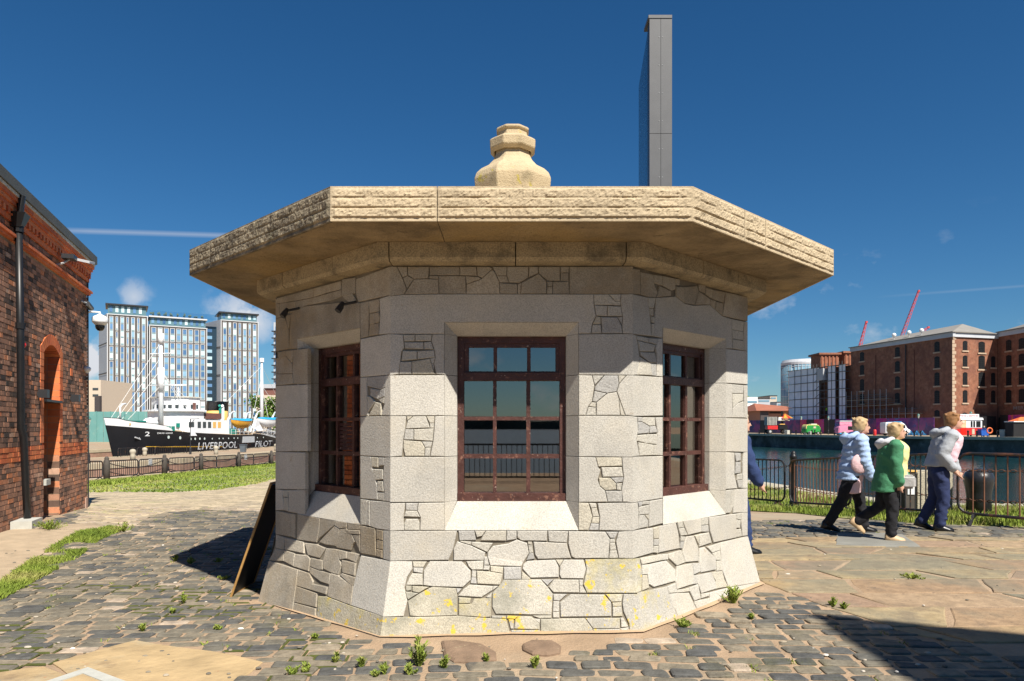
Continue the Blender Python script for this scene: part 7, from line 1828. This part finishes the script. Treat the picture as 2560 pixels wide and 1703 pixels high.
for x0, x1, m in ((2385, 2447, 4), (2447, 2490, 3)): hpan(x0, x1, CA, d2_, n2_, f2, m, 3.6, 2.0)
for x0, x1, m in ((2500, 2520, 3), (2520, 2562, 5), (2562, 2590, 5)): hpan(x0, x1, RC, d3_, n3, f3, m, 3.8, 2.0)
# ---- things on the far quay; Yq(px) = distance of the quay edge line along a pixel column
def Yq(px, back=2.0):
    a, b = Vector((57, 170)), Vector((77.5, 108)); r_ = (px - CX) / F; t = (r_ * a.y - a.x) / ((b.x - a.x) - r_ * (b.y - a.y)); return a.lerp(b, t).y + back
QD = Vector((20.5, -62, 0)).normalized(); QN = Vector((-QD.y, QD.x, 0)) * -1
def qframe(px, back):
    Y = Yq(px, back); x = (px - CX) / F * Y; ang = R.uniform(-.05, .05); return Vector((x, Y, 0)), Y
def qbox(o, Y, x0, x1, y0, y1, dpt=1.6): return None
TYRE = pm("tyre", (.02, .02, .02), rough=.9); CREAM = pm("van_cream", (.72, .60, .22), rough=.3); VGRN = pm("van_green", (.03, .26, .06), rough=.3); VPNK = pm("van_pink", (.62, .22, .34), rough=.4, var=.1); VBLU = pm("van_blue", (.04, .28, .58), rough=.4); KRED = pm("kiosk_red", (.55, .03, .03), rough=.4); BINB = pm("bin_blue", (.02, .10, .42), rough=.45); ORNG = pm("lifebuoy_orange", (.75, .17, .05), rough=.5); CRMG = pm("dull_cream", (.5, .45, .33), rough=.6)
class VB:
    """builds a vehicle in metres: x along the view's right, y away, z up, base point c"""
    def __init__(s, name, px0, px1, back, label, cat, ang=0.0):
        s.c, s.Y = qframe((px0 + px1) / 2, back); s.w = (px1 - px0) / F * s.Y; s.root = empty(name, s.c, ang, label, cat); s.c.z = gz(s.c.x, s.c.y); s.root.location.z = s.c.z
    def box(s, nm, x0, x1, y0, y1, z0, z1, m, taper=0.0, bev=.06):
        mb = MB(); mb.loft([[(x0, y0, z0), (x1, y0, z0), (x1, y1, z0), (x0, y1, z0)], [(x0 + taper, y0 + abs(taper) * .4, z1), (x1 - taper, y0 + abs(taper) * .4, z1), (x1 - taper, y1 - abs(taper) * .4, z1), (x0 + taper, y1 - abs(taper) * .4, z1)]]); o = mb.build(nm, m, s.root)
        if bev: bm = bmesh.new(); bm.from_mesh(o.data); bmesh.ops.bevel(bm, geom=bm.edges[:], offset=bev, segments=2, affect='EDGES', clamp_overlap=True); bm.to_mesh(o.data); bm.free()
        return o
    def wheel(s, x, y, r_=.36):
        o = MB().lathe([(r_, -.11), (r_, .11)], (0, 0, 0), 18).build("wheel", TYRE, s.root); o.rotation_euler = (math.pi / 2, 0, 0); o.location = (x, y, r_)
        h = MB().lathe([(r_ * .5, -.12), (r_ * .5, .12)], (0, 0, 0), 12).build("hub", LGREY, o)
v = VB("camper_van", 2006, 2050, 3.0, "green and cream old fashioned rounded van on the far quay", "van", .25); W = v.w
prof = [(-W * .48, .4), (-W * .49, 1.2), (-W * .46, 1.9), (-W * .40, 2.15), (W * .25, 2.15), (W * .40, 1.9), (W * .48, 1.2), (W * .48, .4)]
def vanbody(v, prof, mats, zs, y0=-.85, y1=.85):
    mb = MB(); mb.loft([[(x, y, z) for x, z in prof] for y in (y0, y1)]); o = mb.build("body", mats[0], v.root); bm = bmesh.new(); bm.from_mesh(o.data); bmesh.ops.recalc_face_normals(bm, faces=bm.faces[:]); bmesh.ops.bevel(bm, geom=bm.edges[:], offset=.12, segments=3, affect='EDGES', clamp_overlap=True)
    o.data.materials.append(mats[1])
    for f_ in bm.faces: f_.material_index = 1 if f_.calc_center_median().z > zs else 0
    bm.to_mesh(o.data); bm.free(); return o
vanbody(v, prof, (VGRN, CREAM), 1.45); v.box("windscreen", W * .41, W * .47, -.65, .65, 1.35, 1.8, WGL, .02, 0); v.box("side_window", -.1, .5, -.90, -.84, 1.35, 1.75, CRMG, 0, 0); v.box("grille", W * .46, W * .5, -.35, .35, .5, 1.1, CREAM, 0, 0); v.box("roof_rack", -.3, W * .3, -.4, .4, 2.16, 2.36, LGREY, 0, 0); v.box("bumper", W * .42, W * .53, -.8, .8, .35, .5, CREAM, 0, .02); [v.wheel(x, y, .34) for x in (-W * .28, W * .28) for y in (-.8, .8)]
v = VB("ice_cream_truck", 2086, 2152, 4.0, "pink food truck with a raised sign board on the far quay", "truck", .2); W = v.w
vanbody(v, [(-W * .5, .4), (-W * .48, 1.6), (-W * .40, 2.0), (W * .48, 2.0), (W * .5, .4)], (VPNK, VPNK), 9); v.box("sign_board", -W * .42, W * .30, -.6, -.5, 2.05, 2.75, pm("pink_sign", (.6, .25, .35), rough=.5, var=.3, scale=3), 0, .02); v.box("sign_cap", -W * .42, W * .5, -.7, .5, 2.76, 2.9, SWHT, 0, .02); v.box("pink_end", W * .30, W * .5, -.55, .4, 2.05, 2.74, VPNK, 0, .02); v.box("hatch", -W * .1, W * .25, -.93, -.86, 1.1, 1.8, WGL, 0, 0); v.box("skirt", -W * .45, W * .45, -.82, .82, .2, .5, SBLU, 0, .02); [v.wheel(x, y, .36) for x in (-W * .3, W * .3) for y in (-.75, .75)]
v = VB("panel_van", 2205, 2272, 6.0, "white van with blue roof edge parked on the far quay", "van", .1); W = v.w
vanbody(v, [(-W * .5, .4), (-W * .5, 2.5), (W * .12, 2.6), (W * .28, 2.1), (W * .36, 1.35), (W * .49, 1.05), (W * .5, .4)], (SWHT, SWHT), 9, -.95, .95); v.box("roof_edge", -W * .2, W * .12, -.97, .97, 2.52, 2.68, VBLU, 0, .03); v.box("blue_panel", -W * .45, -W * .02, -.99, -.93, 1.0, 2.3, VBLU, 0, 0)
mb = MB(); mb.add([(W * .30, -.75, 2.06), (W * .30, .75, 2.06), (W * .375, .75, 1.36), (W * .375, -.75, 1.36)], [(0, 1, 2, 3), (3, 2, 1, 0)]); mb.build("windscreen", WGL, v.root); v.box("cab_window", W * .08, W * .26, -.985, -.95, 1.4, 2.0, WGL, 0, 0); v.box("bumper", W * .44, W * .52, -.85, .85, .35, .65, DGREY, 0, .03); [v.wheel(x, y, .36) for x in (-W * .3, W * .34) for y in (-.85, .85)]
v = VB("food_kiosk", 2378, 2450, 2.2, "red and white food kiosk with a sign along its roof on the far quay", "kiosk"); W = v.w
v.box("lower_body", -W * .48, W * .46, -.9, .9, .25, 1.45, KRED, 0, .05); v.box("upper_body", -W * .48, W * .46, -.88, .88, 1.46, 2.75, SWHT, 0, .05); v.box("roof", -W * .5, W * .5, -1.0, 1.0, 2.76, 3.15, SWHT, .12, .05); v.box("sign_board", -W * .42, W * .40, -.5, -.4, 3.16, 3.75, SWHT, 0, 0)
text_on("SANDWICHES & SANDWICHES", lambda x, y: Vector((-W * .38 + W * .75 * x, -.515, 3.27 + .36 * y)), "sign_lettering", KRED, v.root); v.box("picture_panel", -W * .28, -W * .10, -.93, -.885, 1.5, 2.7, pm("sandwich_print", (.75, .45, .26), rough=.5, var=.3, scale=2, tint=[((.85, .75, .65), 1.5, .5, .6, .8)]), 0, 0); v.box("door_panel", -W * .28, -W * .10, -.94, -.90, .25, 1.42, pm("kiosk_bright_red", (.75, .02, .01), rough=.4), 0, 0)
for x0, x1 in ((.06, .12), (.15, .21), (.25, .40)): v.box("serving_window", W * x0, W * x1, -.91, -.86, 1.6, 2.6, WGL, 0, 0)
v.box("menu_lines", W * .10, W * .19, -.93, -.90, .4, 1.3, CRMG, 0, 0)
v = VB("steam_wagon", 1913, 1972, 3.0, "red and grey steam wagon with slatted body and chimney at the quay end", "wagon"); W = v.w
v.box("slatted_body", -W * .48, -W * .05, -.9, .9, 2.0, 3.9, pm("weathered_slats", (.38, .37, .33), rough=.8, var=.3, scale=2), 0, .02); [v.box("slat", -W * .48 + k * .32, -W * .48 + k * .32 + .08, -.95, -.9, 2.0, 3.9, DGREY, 0, 0) for k in range(8)]; v.box("red_tank", -W * .45, -W * .02, -.85, .85, 1.0, 1.95, KRED, 0, .05); v.box("boiler", W * .02, W * .42, -.6, .6, .9, 2.1, PIPE, 0, .15); v.box("brass_band", W * .08, W * .30, -.62, .62, 2.11, 2.3, SBUF, 0, .03)
MB().tube([(W * .22, 0, 2.1), (W * .22, 0, 4.9)], .22, 10).build("chimney", PIPE, v.root); MB().tube([(W * .22, 0, 4.9), (W * .22, 0, 5.2)], .28, 10).build("chimney_cap", PIPE, v.root); v.box("canopy", -W * .02, W * .48, -.9, .9, 3.0, 3.12, CRMG, 0, .02); v.box("white_crate", W * .02, W * .2, -.7, .3, 3.13, 3.8, SWHT, 0, .02); [v.wheel(x, y, .55) for x in (-W * .34, W * .30) for y in (-.8, .8)]
# striped parasol
c, Y = qframe(1962, 6.0); ps = empty("striped_parasol"); tag(ps, "red and yellow striped parasol behind the steam wagon", "parasol"); zz = at(0, 1034, Y).z
STR = [pm("parasol_yellow", (.75, .50, .08), rough=.6), pm("parasol_red", (.65, .06, .05), rough=.6)]
for k in range(12): a0, a1 = k * math.pi / 6, (k + 1) * math.pi / 6; MB().add([(c.x, Y, zz), (c.x + 1.9 * math.cos(a0), Y + 1.9 * math.sin(a0), zz - 1.1), (c.x + 1.9 * math.cos(a1), Y + 1.9 * math.sin(a1), zz - 1.1)], [(0, 1, 2), (2, 1, 0)]).build("canopy_segment", STR[k % 2], ps)
MB().tube([(c.x, Y, gz(c.x, Y)), (c.x, Y, zz)], .05, 6).build("pole", LGREY, ps)
# pale blocks, bins, bollards, trestles
for px, s_, lab in ((1968, .95, "pale concrete block before the steam wagon"), (2016, .9, "tall pale block before the green van"), (2026, .75, "small pale block right of the green van's rear wheel"), (2110, .75, "pale block by the red bins on the quay"), (2509, 1.0, "pale concrete block near the black stall at right")):
    c, Y = qframe(px, 1.2); o = MB().box(-s_ * .45, s_ * .45, -s_ * .4, s_ * .4, 0, s_ * .95 * (1.25 if 'tall' in lab else 1)).build("concrete_block", CONC, label=lab, cat="block"); bm = bmesh.new(); bm.from_mesh(o.data); bmesh.ops.bevel(bm, geom=bm.edges[:], offset=.04, segments=1, affect='EDGES'); bm.to_mesh(o.data); bm.free(); o.location = (c.x, Y, gz(c.x, Y)); o.rotation_euler = (0, 0, .5)
for px, lab in ((2101, "red cylinder bin beside the pink truck"), (2187, "orange red cylinder bin behind the walkers' heads")):
    c, Y = qframe(px, 1.6); MB().lathe([(.28, 0), (.30, .1), (.30, 1.0), (.22, 1.15), (.1, 1.2)], (c.x, Y, gz(c.x, Y)), 12).build("cylinder_bin", KRED, label=lab, cat="bin", smooth=True)
v = VB("dumpster", 2448, 2468, 1.6, "bright blue wheeled waste container beside the food kiosk", "bin"); W = v.w; v.box("body", -W * .45, W * .45, -.5, .5, .2, 1.15, BINB, -.06, .03); v.box("lid", -W * .5, W * .5, -.56, .56, 1.16, 1.3, BINB, 0, .04)
for x in (-W * .35, W * .35): v.wheel(x, -.4, .1)
lbn = empty("lifebuoy_stand"); c, Y = qframe(2474, 1.0); tag(lbn, "orange lifebuoy ring on a post right of the blue container", "lifebuoy"); ring = [(c.x + .42 * math.cos(a), Y, 1.0 + .42 * math.sin(a)) for a in np.linspace(0, 2 * math.pi, 21)]; MB().tube(ring, .1, 8, False).build("ring", ORNG, lbn, True); MB().tube([(c.x, Y + .12, 0), (c.x, Y + .12, 1.5)], .06, 6).build("post", IRON, lbn)
st = VB("market_stall", 2530, 2600, 2.0, "black walled stall with orange roof at the right edge", "stall"); W = st.w; st.box("back_wall", -W * .48, W * .5, -.2, 1.6, 0, 2.3, pm("stall_black", (.012, .012, .013), rough=.7), 0, .02); st.box("fascia", -W * .5, W * .52, -.4, 1.8, 2.31, 2.45, SWHT, 0, .02)
mb = MB(); mb.add([(-W * .38, -.4, 2.46), (W * .55, -.4, 2.46), (W * .55, 1.8, 2.46), (-W * .38, 1.8, 2.46), (-W * .1, .6, 3.1), (W * .5, .6, 3.1)], [(0, 1, 5, 4), (1, 2, 5), (2, 3, 4, 5), (3, 0, 4)]); mb.build("canopy", ORNG, st.root)
for i, px in enumerate((1898, 1912, 1922, 1977, 1990, 2030, 2037, 2052, 2086, 2266, 2286, 2302, 2420, 2442, 2494, 2523)):
    c, Y = qframe(px, .7); tag(MB().lathe([(.14, 0), (.12, .75), (.16, .82), (.16, .95), (.07, 1.05)], (c.x, Y, gz(c.x, Y)), 8).build("quay_bollard", PIPE), "small black bollard on the far quay edge, %s from the left" % (ordn + ["eleventh", "twelfth", "thirteenth", "fourteenth", "fifteenth", "sixteenth"])[i], "bollard", "bollards on the far quay")
for i, px in enumerate((2277, 2292, 2306)):
    c, Y = qframe(px, 1.8); t_ = empty("blue_trestle"); tag(t_, "blue folding trestle on the far quay, " + ("nearest the white van", "in the middle", "farthest right")[i], "trestle", "trestles on the far quay")
    for sx in (-.5, .5): MB().bar((c.x + sx, Y - .3, .02), (c.x, Y, .9), .06).build("leg", VBLU, t_); MB().bar((c.x + sx, Y + .3, .02), (c.x, Y, .9), .06).build("leg", VBLU, t_)
    MB().bar((c.x - .5, Y - .3, .3), (c.x + .5, Y - .3, .3), .05).build("rail", VBLU, t_)
for px, py, lab in ((2296, 1034, "lantern lamp post on the far quay in front of the shaded hoarding"), (2427, 1028, "lantern lamp post by the food kiosk"), (2003, 1040, "lantern lamp post behind the green van"), (2071, 1040, "lantern lamp post before the scaffold, beside the pink truck")):
    Y = Yq(px, 3.5); lamp_post(px, Y, at(0, py, Y).z, lab, 0, 0.0)
# ================================================================ PEOPLE
def voxel(mb, size=.012, smooth=3, fold=0.0):
    me = mb.mesh("tmp"); o = bpy.data.objects.new("tmp", me); COL.objects.link(o)
    m = o.modifiers.new("r", 'REMESH'); m.mode = 'VOXEL'; m.voxel_size = size; m.use_smooth_shade = True
    s_ = o.modifiers.new("s", 'SMOOTH'); s_.iterations = smooth; s_.factor = .5
    dg = bpy.context.evaluated_depsgraph_get(); out = bpy.data.meshes.new_from_object(o.evaluated_get(dg)); bpy.data.objects.remove(o); out.materials.clear()
    if fold:
        for v_ in out.vertices:
            c = v_.co; n_ = v_.normal; v_.co = c + n_ * fold * (noise.noise((c.x * 6, c.y * 6, c.z * 11 + c.x * 7)) + .45 * noise.noise((c.x * 16, c.y * 16, c.z * 26)))
        out.update()
    return out
def limb(mb, pts, rs, n=10, flat=1.0):
    """tapering limb; rs radii; rounded ends; flat squeezes the lateral (y) axis"""
    pts = [Vector(p) for p in pts]; P, r_ = [], []
    d0 = (pts[1] - pts[0]).normalized(); d1 = (pts[-1] - pts[-2]).normalized()
    P += [pts[0] - d0 * rs[0] * .8]; r_ += [rs[0] * .45]; P += pts; r_ += list(rs); P += [pts[-1] + d1 * rs[-1] * .8]; r_ += [rs[-1] * .45]
    mb.tube(P, r_, n)
def torso(mb, rows, n=18):
    """rows: (x, z, half depth (x), half width (y))"""
    mb.loft([[(x + a * math.cos(t), b * math.sin(t), z) for t in np.linspace(0, 2 * math.pi, n + 1)[:-1]] for x, z, a, b in rows])
SKIN = pm("skin", (.55, .32, .23), rough=.55, var=.06, scale=8); HAIRB = pm("hair_blond", (.42, .29, .15), rough=.6, var=.25, scale=40); HAIRR = pm("hair_auburn", (.25, .12, .045), rough=.6, var=.25, scale=40); HAIRG = pm("hair_grey_blond", (.60, .50, .36), rough=.6, var=.2, scale=40); EYEM = pm("eye_dark", (.03, .02, .02), rough=.3); LIP = pm("lips", (.45, .14, .12), rough=.5)
def cloth(name, c, **k): return pm(name, c, rough=.85, var=.12, scale=6, bump=.6, bscale=14, bdist=.02, **k)
def person(x, y, H, cfg, label, zoff=0.0, ang=0.0):
    root = empty("person", (x, y, gz(x, y) + zoff), ang, label, "person"); VX = cfg.get('vox', 1.0)
    g = lambda k, d: cfg.get(k, d)
    lean = g('lean', .03); hipz = .525; sh = Vector((lean * 1.0, 0, .815)); hip = Vector((0, 0, hipz)); 
    legs = {}; low = 9
    for sd, key in ((-1, 'near'), (1, 'far')):
        a, b = [math.radians(t) for t in g(key, (10, 5))]; h = hip + Vector((0, sd * .052, 0)); k = h + Vector((math.sin(a), 0, -math.cos(a))) * .245; an = k + Vector((math.sin(b), 0, -math.cos(b))) * .235; legs[sd] = (h, k, an); low = min(low, an.z)
    dz = .045 - low; up = lambda v_: v_ + Vector((0, 0, dz))
    legs = {s_: tuple(up(v_) for v_ in t) for s_, t in legs.items()}; sh = up(sh); hip = up(hip)
    arms = {}
    for sd, key in ((-1, 'arm_near'), (1, 'arm_far')):
        a, b = [math.radians(t) for t in g(key, (10, 30))]; s0 = sh + Vector((0, sd * .105, 0)); e = s0 + Vector((math.sin(a), sd * .10, -math.cos(a))) * .175; w = e + Vector((math.sin(b), -sd * .08, -math.cos(b))) * .15; arms[sd] = (s0, e, w)
    hc = sh + Vector((g('head_fwd', .03), 0, .115)); S = H
    sc = lambda v_: v_ * S
    def scaled(mb): mb.v = [(p[0] * S, p[1] * S, p[2] * S) for p in mb.v]; return mb
    # continuous body
    mb = MB(); mid = (sh + hip) / 2
    torso(mb, [(hip.x, hip.z - .05, .05, .075), (hip.x, hip.z, .066, .092), (mid.x, mid.z, .056, .078), (sh.x * .8, sh.z - .06, .064, .098), (sh.x, sh.z, .045, .09), (sh.x + .005, sh.z + .03, .03, .04)])
    limb(mb, [sh + Vector((0, 0, .01)), hc - Vector((.01, 0, .03))], [.034, .032])
    mb.ell(hc + Vector((-.006, 0, .012)), (.058, .046, .058), 16, 12); mb.ell(hc + Vector((.012, 0, -.026)), (.042, .036, .046), 14, 10); limb(mb, [hc + Vector((.052, 0, .006)), hc + Vector((.066, 0, -.016))], [.006, .010], 8); mb.ell(hc + Vector((.045, 0, -.052)), (.016, .018, .012), 8, 6)
    for sd in (-1, 1): mb.ell(hc + Vector((-.002, sd * .047, -.008)), (.012, .006, .018), 8, 6)
    for sd in (-1, 1):
        h, k, an = legs[sd]; limb(mb, [h, h.lerp(k, .4), k, k.lerp(an, .3), an], [.058, .055, .038, .040, .024]); s0, e, w = arms[sd]; limb(mb, [s0, s0.lerp(e, .5), e, e.lerp(w, .3), w], [.034, .029, .024, .024, .016])
        d = (w - e).normalized(); side = Vector((0, 1, 0)); n_ = d.cross(side).normalized()
        palm = w + d * .028; limb(mb, [w, palm, w + d * .05], [.015, .019, .017], 8)
        for i in range(4): b0 = w + d * .05 + side * (i - 1.5) * .0095; L_ = (.036, .042, .040, .031)[i]; limb(mb, [b0, b0 + d * L_ * .5 + n_ * -.004 * -sd * 0 + Vector((.006, 0, 0)), b0 + d * L_ * .85 + Vector((.016, 0, 0))], [.0058, .0054, .0045], 6)
        limb(mb, [w + d * .014 + n_ * .012, w + d * .034 + n_ * .026, w + d * .05 + n_ * .028], [.0075, .0065, .005], 6)
    # feet
    shoe = MB()
    for sd in (-1, 1):
        h, k, an = legs[sd]; fp = math.radians(g('foot_near' if sd < 0 else 'foot_far', 0)); fx = Vector((math.cos(fp), 0, -math.sin(fp))); fz_ = Vector((math.sin(fp), 0, math.cos(fp)))
        limb(mb, [an, an + fx * .045 - fz_ * .030], [.022, .013])
        rows = []
        for t, wd, ht in ((-.044, .020, .060), (-.034, .029, .078), (.0, .031, .078), (.035, .032, .056), (.07, .033, .040), (.098, .027, .032), (.110, .014, .022)):
            c = an + fx * t - fz_ * .045; rows.append([c + Vector((0, wd * math.cos(q), 0)) + fz_ * max(0.0, ht * math.sin(q)) if math.sin(q) >= 0 else c + Vector((0, wd * math.cos(q) * .95, 0)) - fz_ * .0 for q in np.linspace(0, 2 * math.pi, 13)[:-1]])
        shoe.loft(rows)
    me = voxel(scaled(mb), .0095 * S * VX); o = link_mesh("body", me, SKIN, root)
    sh_o = scaled(shoe).build("shoes", g('shoe_mat', DGREY), root, True)
    # face details
    f = MB()
    for sd in (-1, 1): f.ell((hc + Vector((.049, sd * .018, .006))), (.006, .008, .0045), 8, 6)
    scaled(f).build("eyes", EYEM, root, True); f = MB(); f.ell(hc + Vector((.051, 0, -.036)), (.005, .014, .004), 8, 6); scaled(f).build("mouth", LIP, root, True)
    # hair
    hm = MB(); hm.ell(hc + Vector((-.016, 0, .024)), (.062, .056, .058), 16, 12); hm.ell(hc + Vector((-.034, 0, -.006)), (.042, .052, .055), 14, 10); hm.ell(hc + Vector((.022, 0, .052)), (.030, .036, .016), 12, 8)
    for sd in (-1, 1): hm.ell(hc + Vector((-.014, sd * .045, -.004)), (.030, .014, .042), 10, 8)
    for k in range(26): a = R.uniform(0, 6.28); p = hc + Vector((-.012 + .058 * math.cos(a), .05 * math.sin(a), .035 + R.uniform(-.02, .03))); (p.x < hc.x + .03) and limb(hm, [p, p + Vector((R.uniform(-.012, .006), R.uniform(-.008, .008), R.uniform(-.02, .012)))], [.012, .006], 6)
    link_mesh("hair", voxel(scaled(hm), .0075 * S * VX, 1, .007), g('hair', HAIRB), root)
    # trousers
    tm = MB(); torso(tm, [(hip.x, hip.z - .06, .062, .09), (hip.x, hip.z, .074, .10), (hip.x + .003, hip.z + .07, .066, .09)])
    fl = g('flare', 1.0)
    for sd in (-1, 1):
        h, k, an = legs[sd]; d = (an - k).normalized(); limb(tm, [h + Vector((0, 0, -.01)), h.lerp(k, .45), k, k.lerp(an, .5), an - d * .004], [.070, .064, .050, .046 * fl, .041 * fl], 12)
        for t in (.25, .5, .72, .9): p = k.lerp(an, t); tm.ell(p + Vector((.012, 0, 0)), (.044 * fl, .044 * fl, .014), 10, 6)
    link_mesh("trousers", voxel(scaled(tm), .010 * S * VX, 3, .012), g('trousers', DGREY), root)
    # top (under layer) and jacket
    def upper(nm, mat, z_hem, grow, back, sleeves, flare_=1.0, folds=0):
        jm = MB(); hz = z_hem + dz; rows = []; zs = np.linspace(hz, sh.z - .02, 6 if not folds else folds)
        for i, z in enumerate(zs):
            t = (z - hip.z) / (sh.z - hip.z); cx_ = sh.x * t; a = lerp_tab([(-.6, .085 * flare_), (0, .078 * flare_), (.4, .070), (.8, .076), (1, .062)], t) + grow; b = lerp_tab([(-.6, .112 * flare_), (0, .106 * flare_), (.4, .096), (.8, .110), (1, .104)], t) + grow
            if folds: a += .006 * math.cos(i * math.pi); b += .006 * math.cos(i * math.pi)
            rows.append((cx_ - back, z, a, b))
        rows += [(sh.x - back * .6, sh.z + .018, .050 + grow, .075), (sh.x - back * .2, sh.z + .045, .040, .045)]; torso(jm, rows)
        if sleeves:
            for sd in (-1, 1):
                s0, e, w = arms[sd]; pts, rs = [], []
                n_ = 5 if not folds else 9
                for i in range(n_ * 2 - 1):
                    t = i / (n_ * 2 - 2); p = s0.lerp(e, t * 2) if t < .5 else e.lerp(w, (t - .5) * 2 * .94); pts.append(p); rs.append((.050 - .014 * t) + grow * .5 + (.005 * math.cos(i * math.pi) if folds else .003 * math.cos(i * 2.2)))
                limb(jm, pts, rs, 12)
        return link_mesh(nm, voxel(scaled(jm), .0105 * S * VX, 2, .009), mat, root)
    for spec in g('layers', []): upper(*spec)
    ex = g('extra', None)
    if ex: ex(root, dict(sh=sh * S, hip=hip * S, hc=hc * S, arms={k: tuple(v_ * S for v_ in t) for k, t in arms.items()}, S=S))
    return root
BLUEJ = cloth("blue_puffer", (.34, .46, .68)); PINKT = cloth("pale_pink_knit", (.70, .48, .50)); BLKT = cloth("black_trousers", (.010, .010, .013)); GRNJ = cloth("green_parka", (.05, .20, .10)); YELT = cloth("pale_yellow_top", (.72, .66, .30)); GRYJ = cloth("grey_marl", (.34, .36, .39)); PNK2 = cloth("pink_shirt", (.80, .55, .62)); NAVJ = cloth("navy_jeans", (.018, .028, .085)); NAVC = cloth("navy_coat", (.02, .04, .12)); GRYB = cloth("grey_bag", (.36, .35, .34)); SCARF = cloth("grey_scarf", (.55, .55, .58)); TANS = pm("tan_leather", (.50, .35, .20), rough=.5, var=.1); BLKS = pm("black_shoe", (.008, .008, .008), rough=.3)
def hood(mat):
    def f(root, j):
        S = j['S']; mb = MB(); c = j['sh'] + Vector((-.045, 0, .03)) * S
        ring = [c + Vector((.055 * math.cos(a) - .02, .075 * math.sin(a), .02 * math.cos(a))) * S for a in np.linspace(0, 2 * math.pi, 17)]; mb.tube(ring, .028 * S, 8, False); mb.ell(c + Vector((-.05, 0, -.025)) * S, (.04 * S, .07 * S, .055 * S), 12, 8); link_mesh("hood", voxel(mb, .012 * S, 2), mat, root)
    return f
def green_extra(root, j):
    hood(SCARF)(root, j); S = j['S']; mb = MB(); c = j['hip'] + Vector((.115, -.03, -.015)) * S
    mb.box(c.x - .075 * S, c.x + .075 * S, c.y - .075 * S, c.y + .05 * S, c.z - .06 * S, c.z + .055 * S); o = mb.build("shoulder_bag", GRYB, root); bm = bmesh.new(); bm.from_mesh(o.data); bmesh.ops.bevel(bm, geom=bm.edges[:], offset=.035, segments=3, affect='EDGES'); bm.to_mesh(o.data); bm.free()
    MB().tube([c + Vector((.02, 0, .05)) * S, j['sh'] + Vector((.075, .02, -.08)) * S, j['sh'] + Vector((.0, .07, .045)) * S], .008 * S, 6).build("bag_strap", GRYB, root)
def blue_extra(root, j):
    hood(BLUEJ)(root, j); S = j['S']; mb = MB(); c = j['hip'] + Vector((.03, -.13, .09)) * S; mb.ell(c, (.075 * S, .025 * S, .085 * S), 12, 8); link_mesh("pink_bag", voxel(mb, .012, 2), PINKT, root)
x, y = (2128 - CX) / F * 10.3, 10.3
person(x, y, 1.68, dict(near=(-22, -30), far=(20, 8), foot_near=12, foot_far=0, lean=.05, head_fwd=.035, arm_near=(6, 22), arm_far=(-10, 10), hair=HAIRB, trousers=BLKT, shoe_mat=BLKS, layers=[("tunic", PINKT, .36, .004, -.012, False, 1.02), ("puffer_jacket", BLUEJ, .47, .016, .012, True, 1.02, 12)], extra=blue_extra), "person in pale blue puffer jacket over pink, black trousers, walking right behind another", ang=-.15)
x, y = (2222 - CX) / F * 9.5, 9.5
person(x, y, 1.56, dict(near=(4, -3), far=(-14, -52), foot_near=0, foot_far=38, lean=.035, head_fwd=.03, arm_near=(-2, 12), arm_far=(12, 35), hair=HAIRB, trousers=BLKT, shoe_mat=TANS, layers=[("top", YELT, .46, .006, -.050, False), ("parka", GRNJ, .42, .020, .022, True, 1.06)], extra=green_extra), "person in green parka and yellow top with grey shoulder bag, tan shoes, walking right", ang=-.3)
x, y = (2346 - CX) / F * 10.4, 10.4
person(x, y, 1.72, dict(near=(6, -8), far=(-4, -26), foot_near=0, foot_far=16, lean=.075, head_fwd=.04, arm_near=(-26, 34), arm_far=(10, 25), hair=HAIRR, trousers=NAVJ, shoe_mat=BLKS, layers=[("shirt", PNK2, .585, .004, -.042, False), ("hooded_jacket", GRYJ, .55, .012, .030, True, 1.04)], extra=hood(GRYJ)), "person in grey hooded jacket, pink shirt and navy trousers walking at right", ang=-.3)
x, y = (1829 - CX) / F * 8.75, 8.75
person(x, y, 1.73, dict(near=(16, 4), far=(-20, -34), foot_far=20, lean=.04, arm_near=(14, 30), arm_far=(-10, 0), hair=HAIRG, trousers=NAVC, shoe_mat=BLKS, layers=[("coat", NAVC, .44, .014, 0.0, True)]), "person in dark blue half hidden behind the hut's right corner")
# hi-vis worker on the scaffold and two people on the far quay
HIV = cloth("hi_vis", (.25, .75, .02)); uu = px_on(LL, d4, n4, 2074, 1030)[0]; p = f4(uu, .9, zl[6] + .05)
o = person(p.x, p.y, 1.75, dict(vox=2.6, near=(4, 2), far=(-3, -4), hair=DGREY, trousers=BLKT, layers=[("hi_vis_vest", HIV, .48, .02, 0, True)]), "scaffolder in a lime hi-vis top on the sheeted scaffold"); o.location.z = p.z
c, Y = qframe(2527, 2.0); person(c.x, Y, 1.7, dict(vox=2.6, near=(6, 0), far=(-6, -12), hair=HAIRB, trousers=BLKT, layers=[("top", YELT, .5, .012, 0, True)]), "distant person in a yellow top beside the black stall")
c, Y = qframe(2459, 3.6); person(c.x, Y, 1.75, dict(vox=2.6, near=(2, 0), far=(-3, -2), hair=HAIRG, trousers=NAVC, layers=[("jacket", NAVC, .48, .014, 0, True)]), "distant person in dark blue behind the blue container")
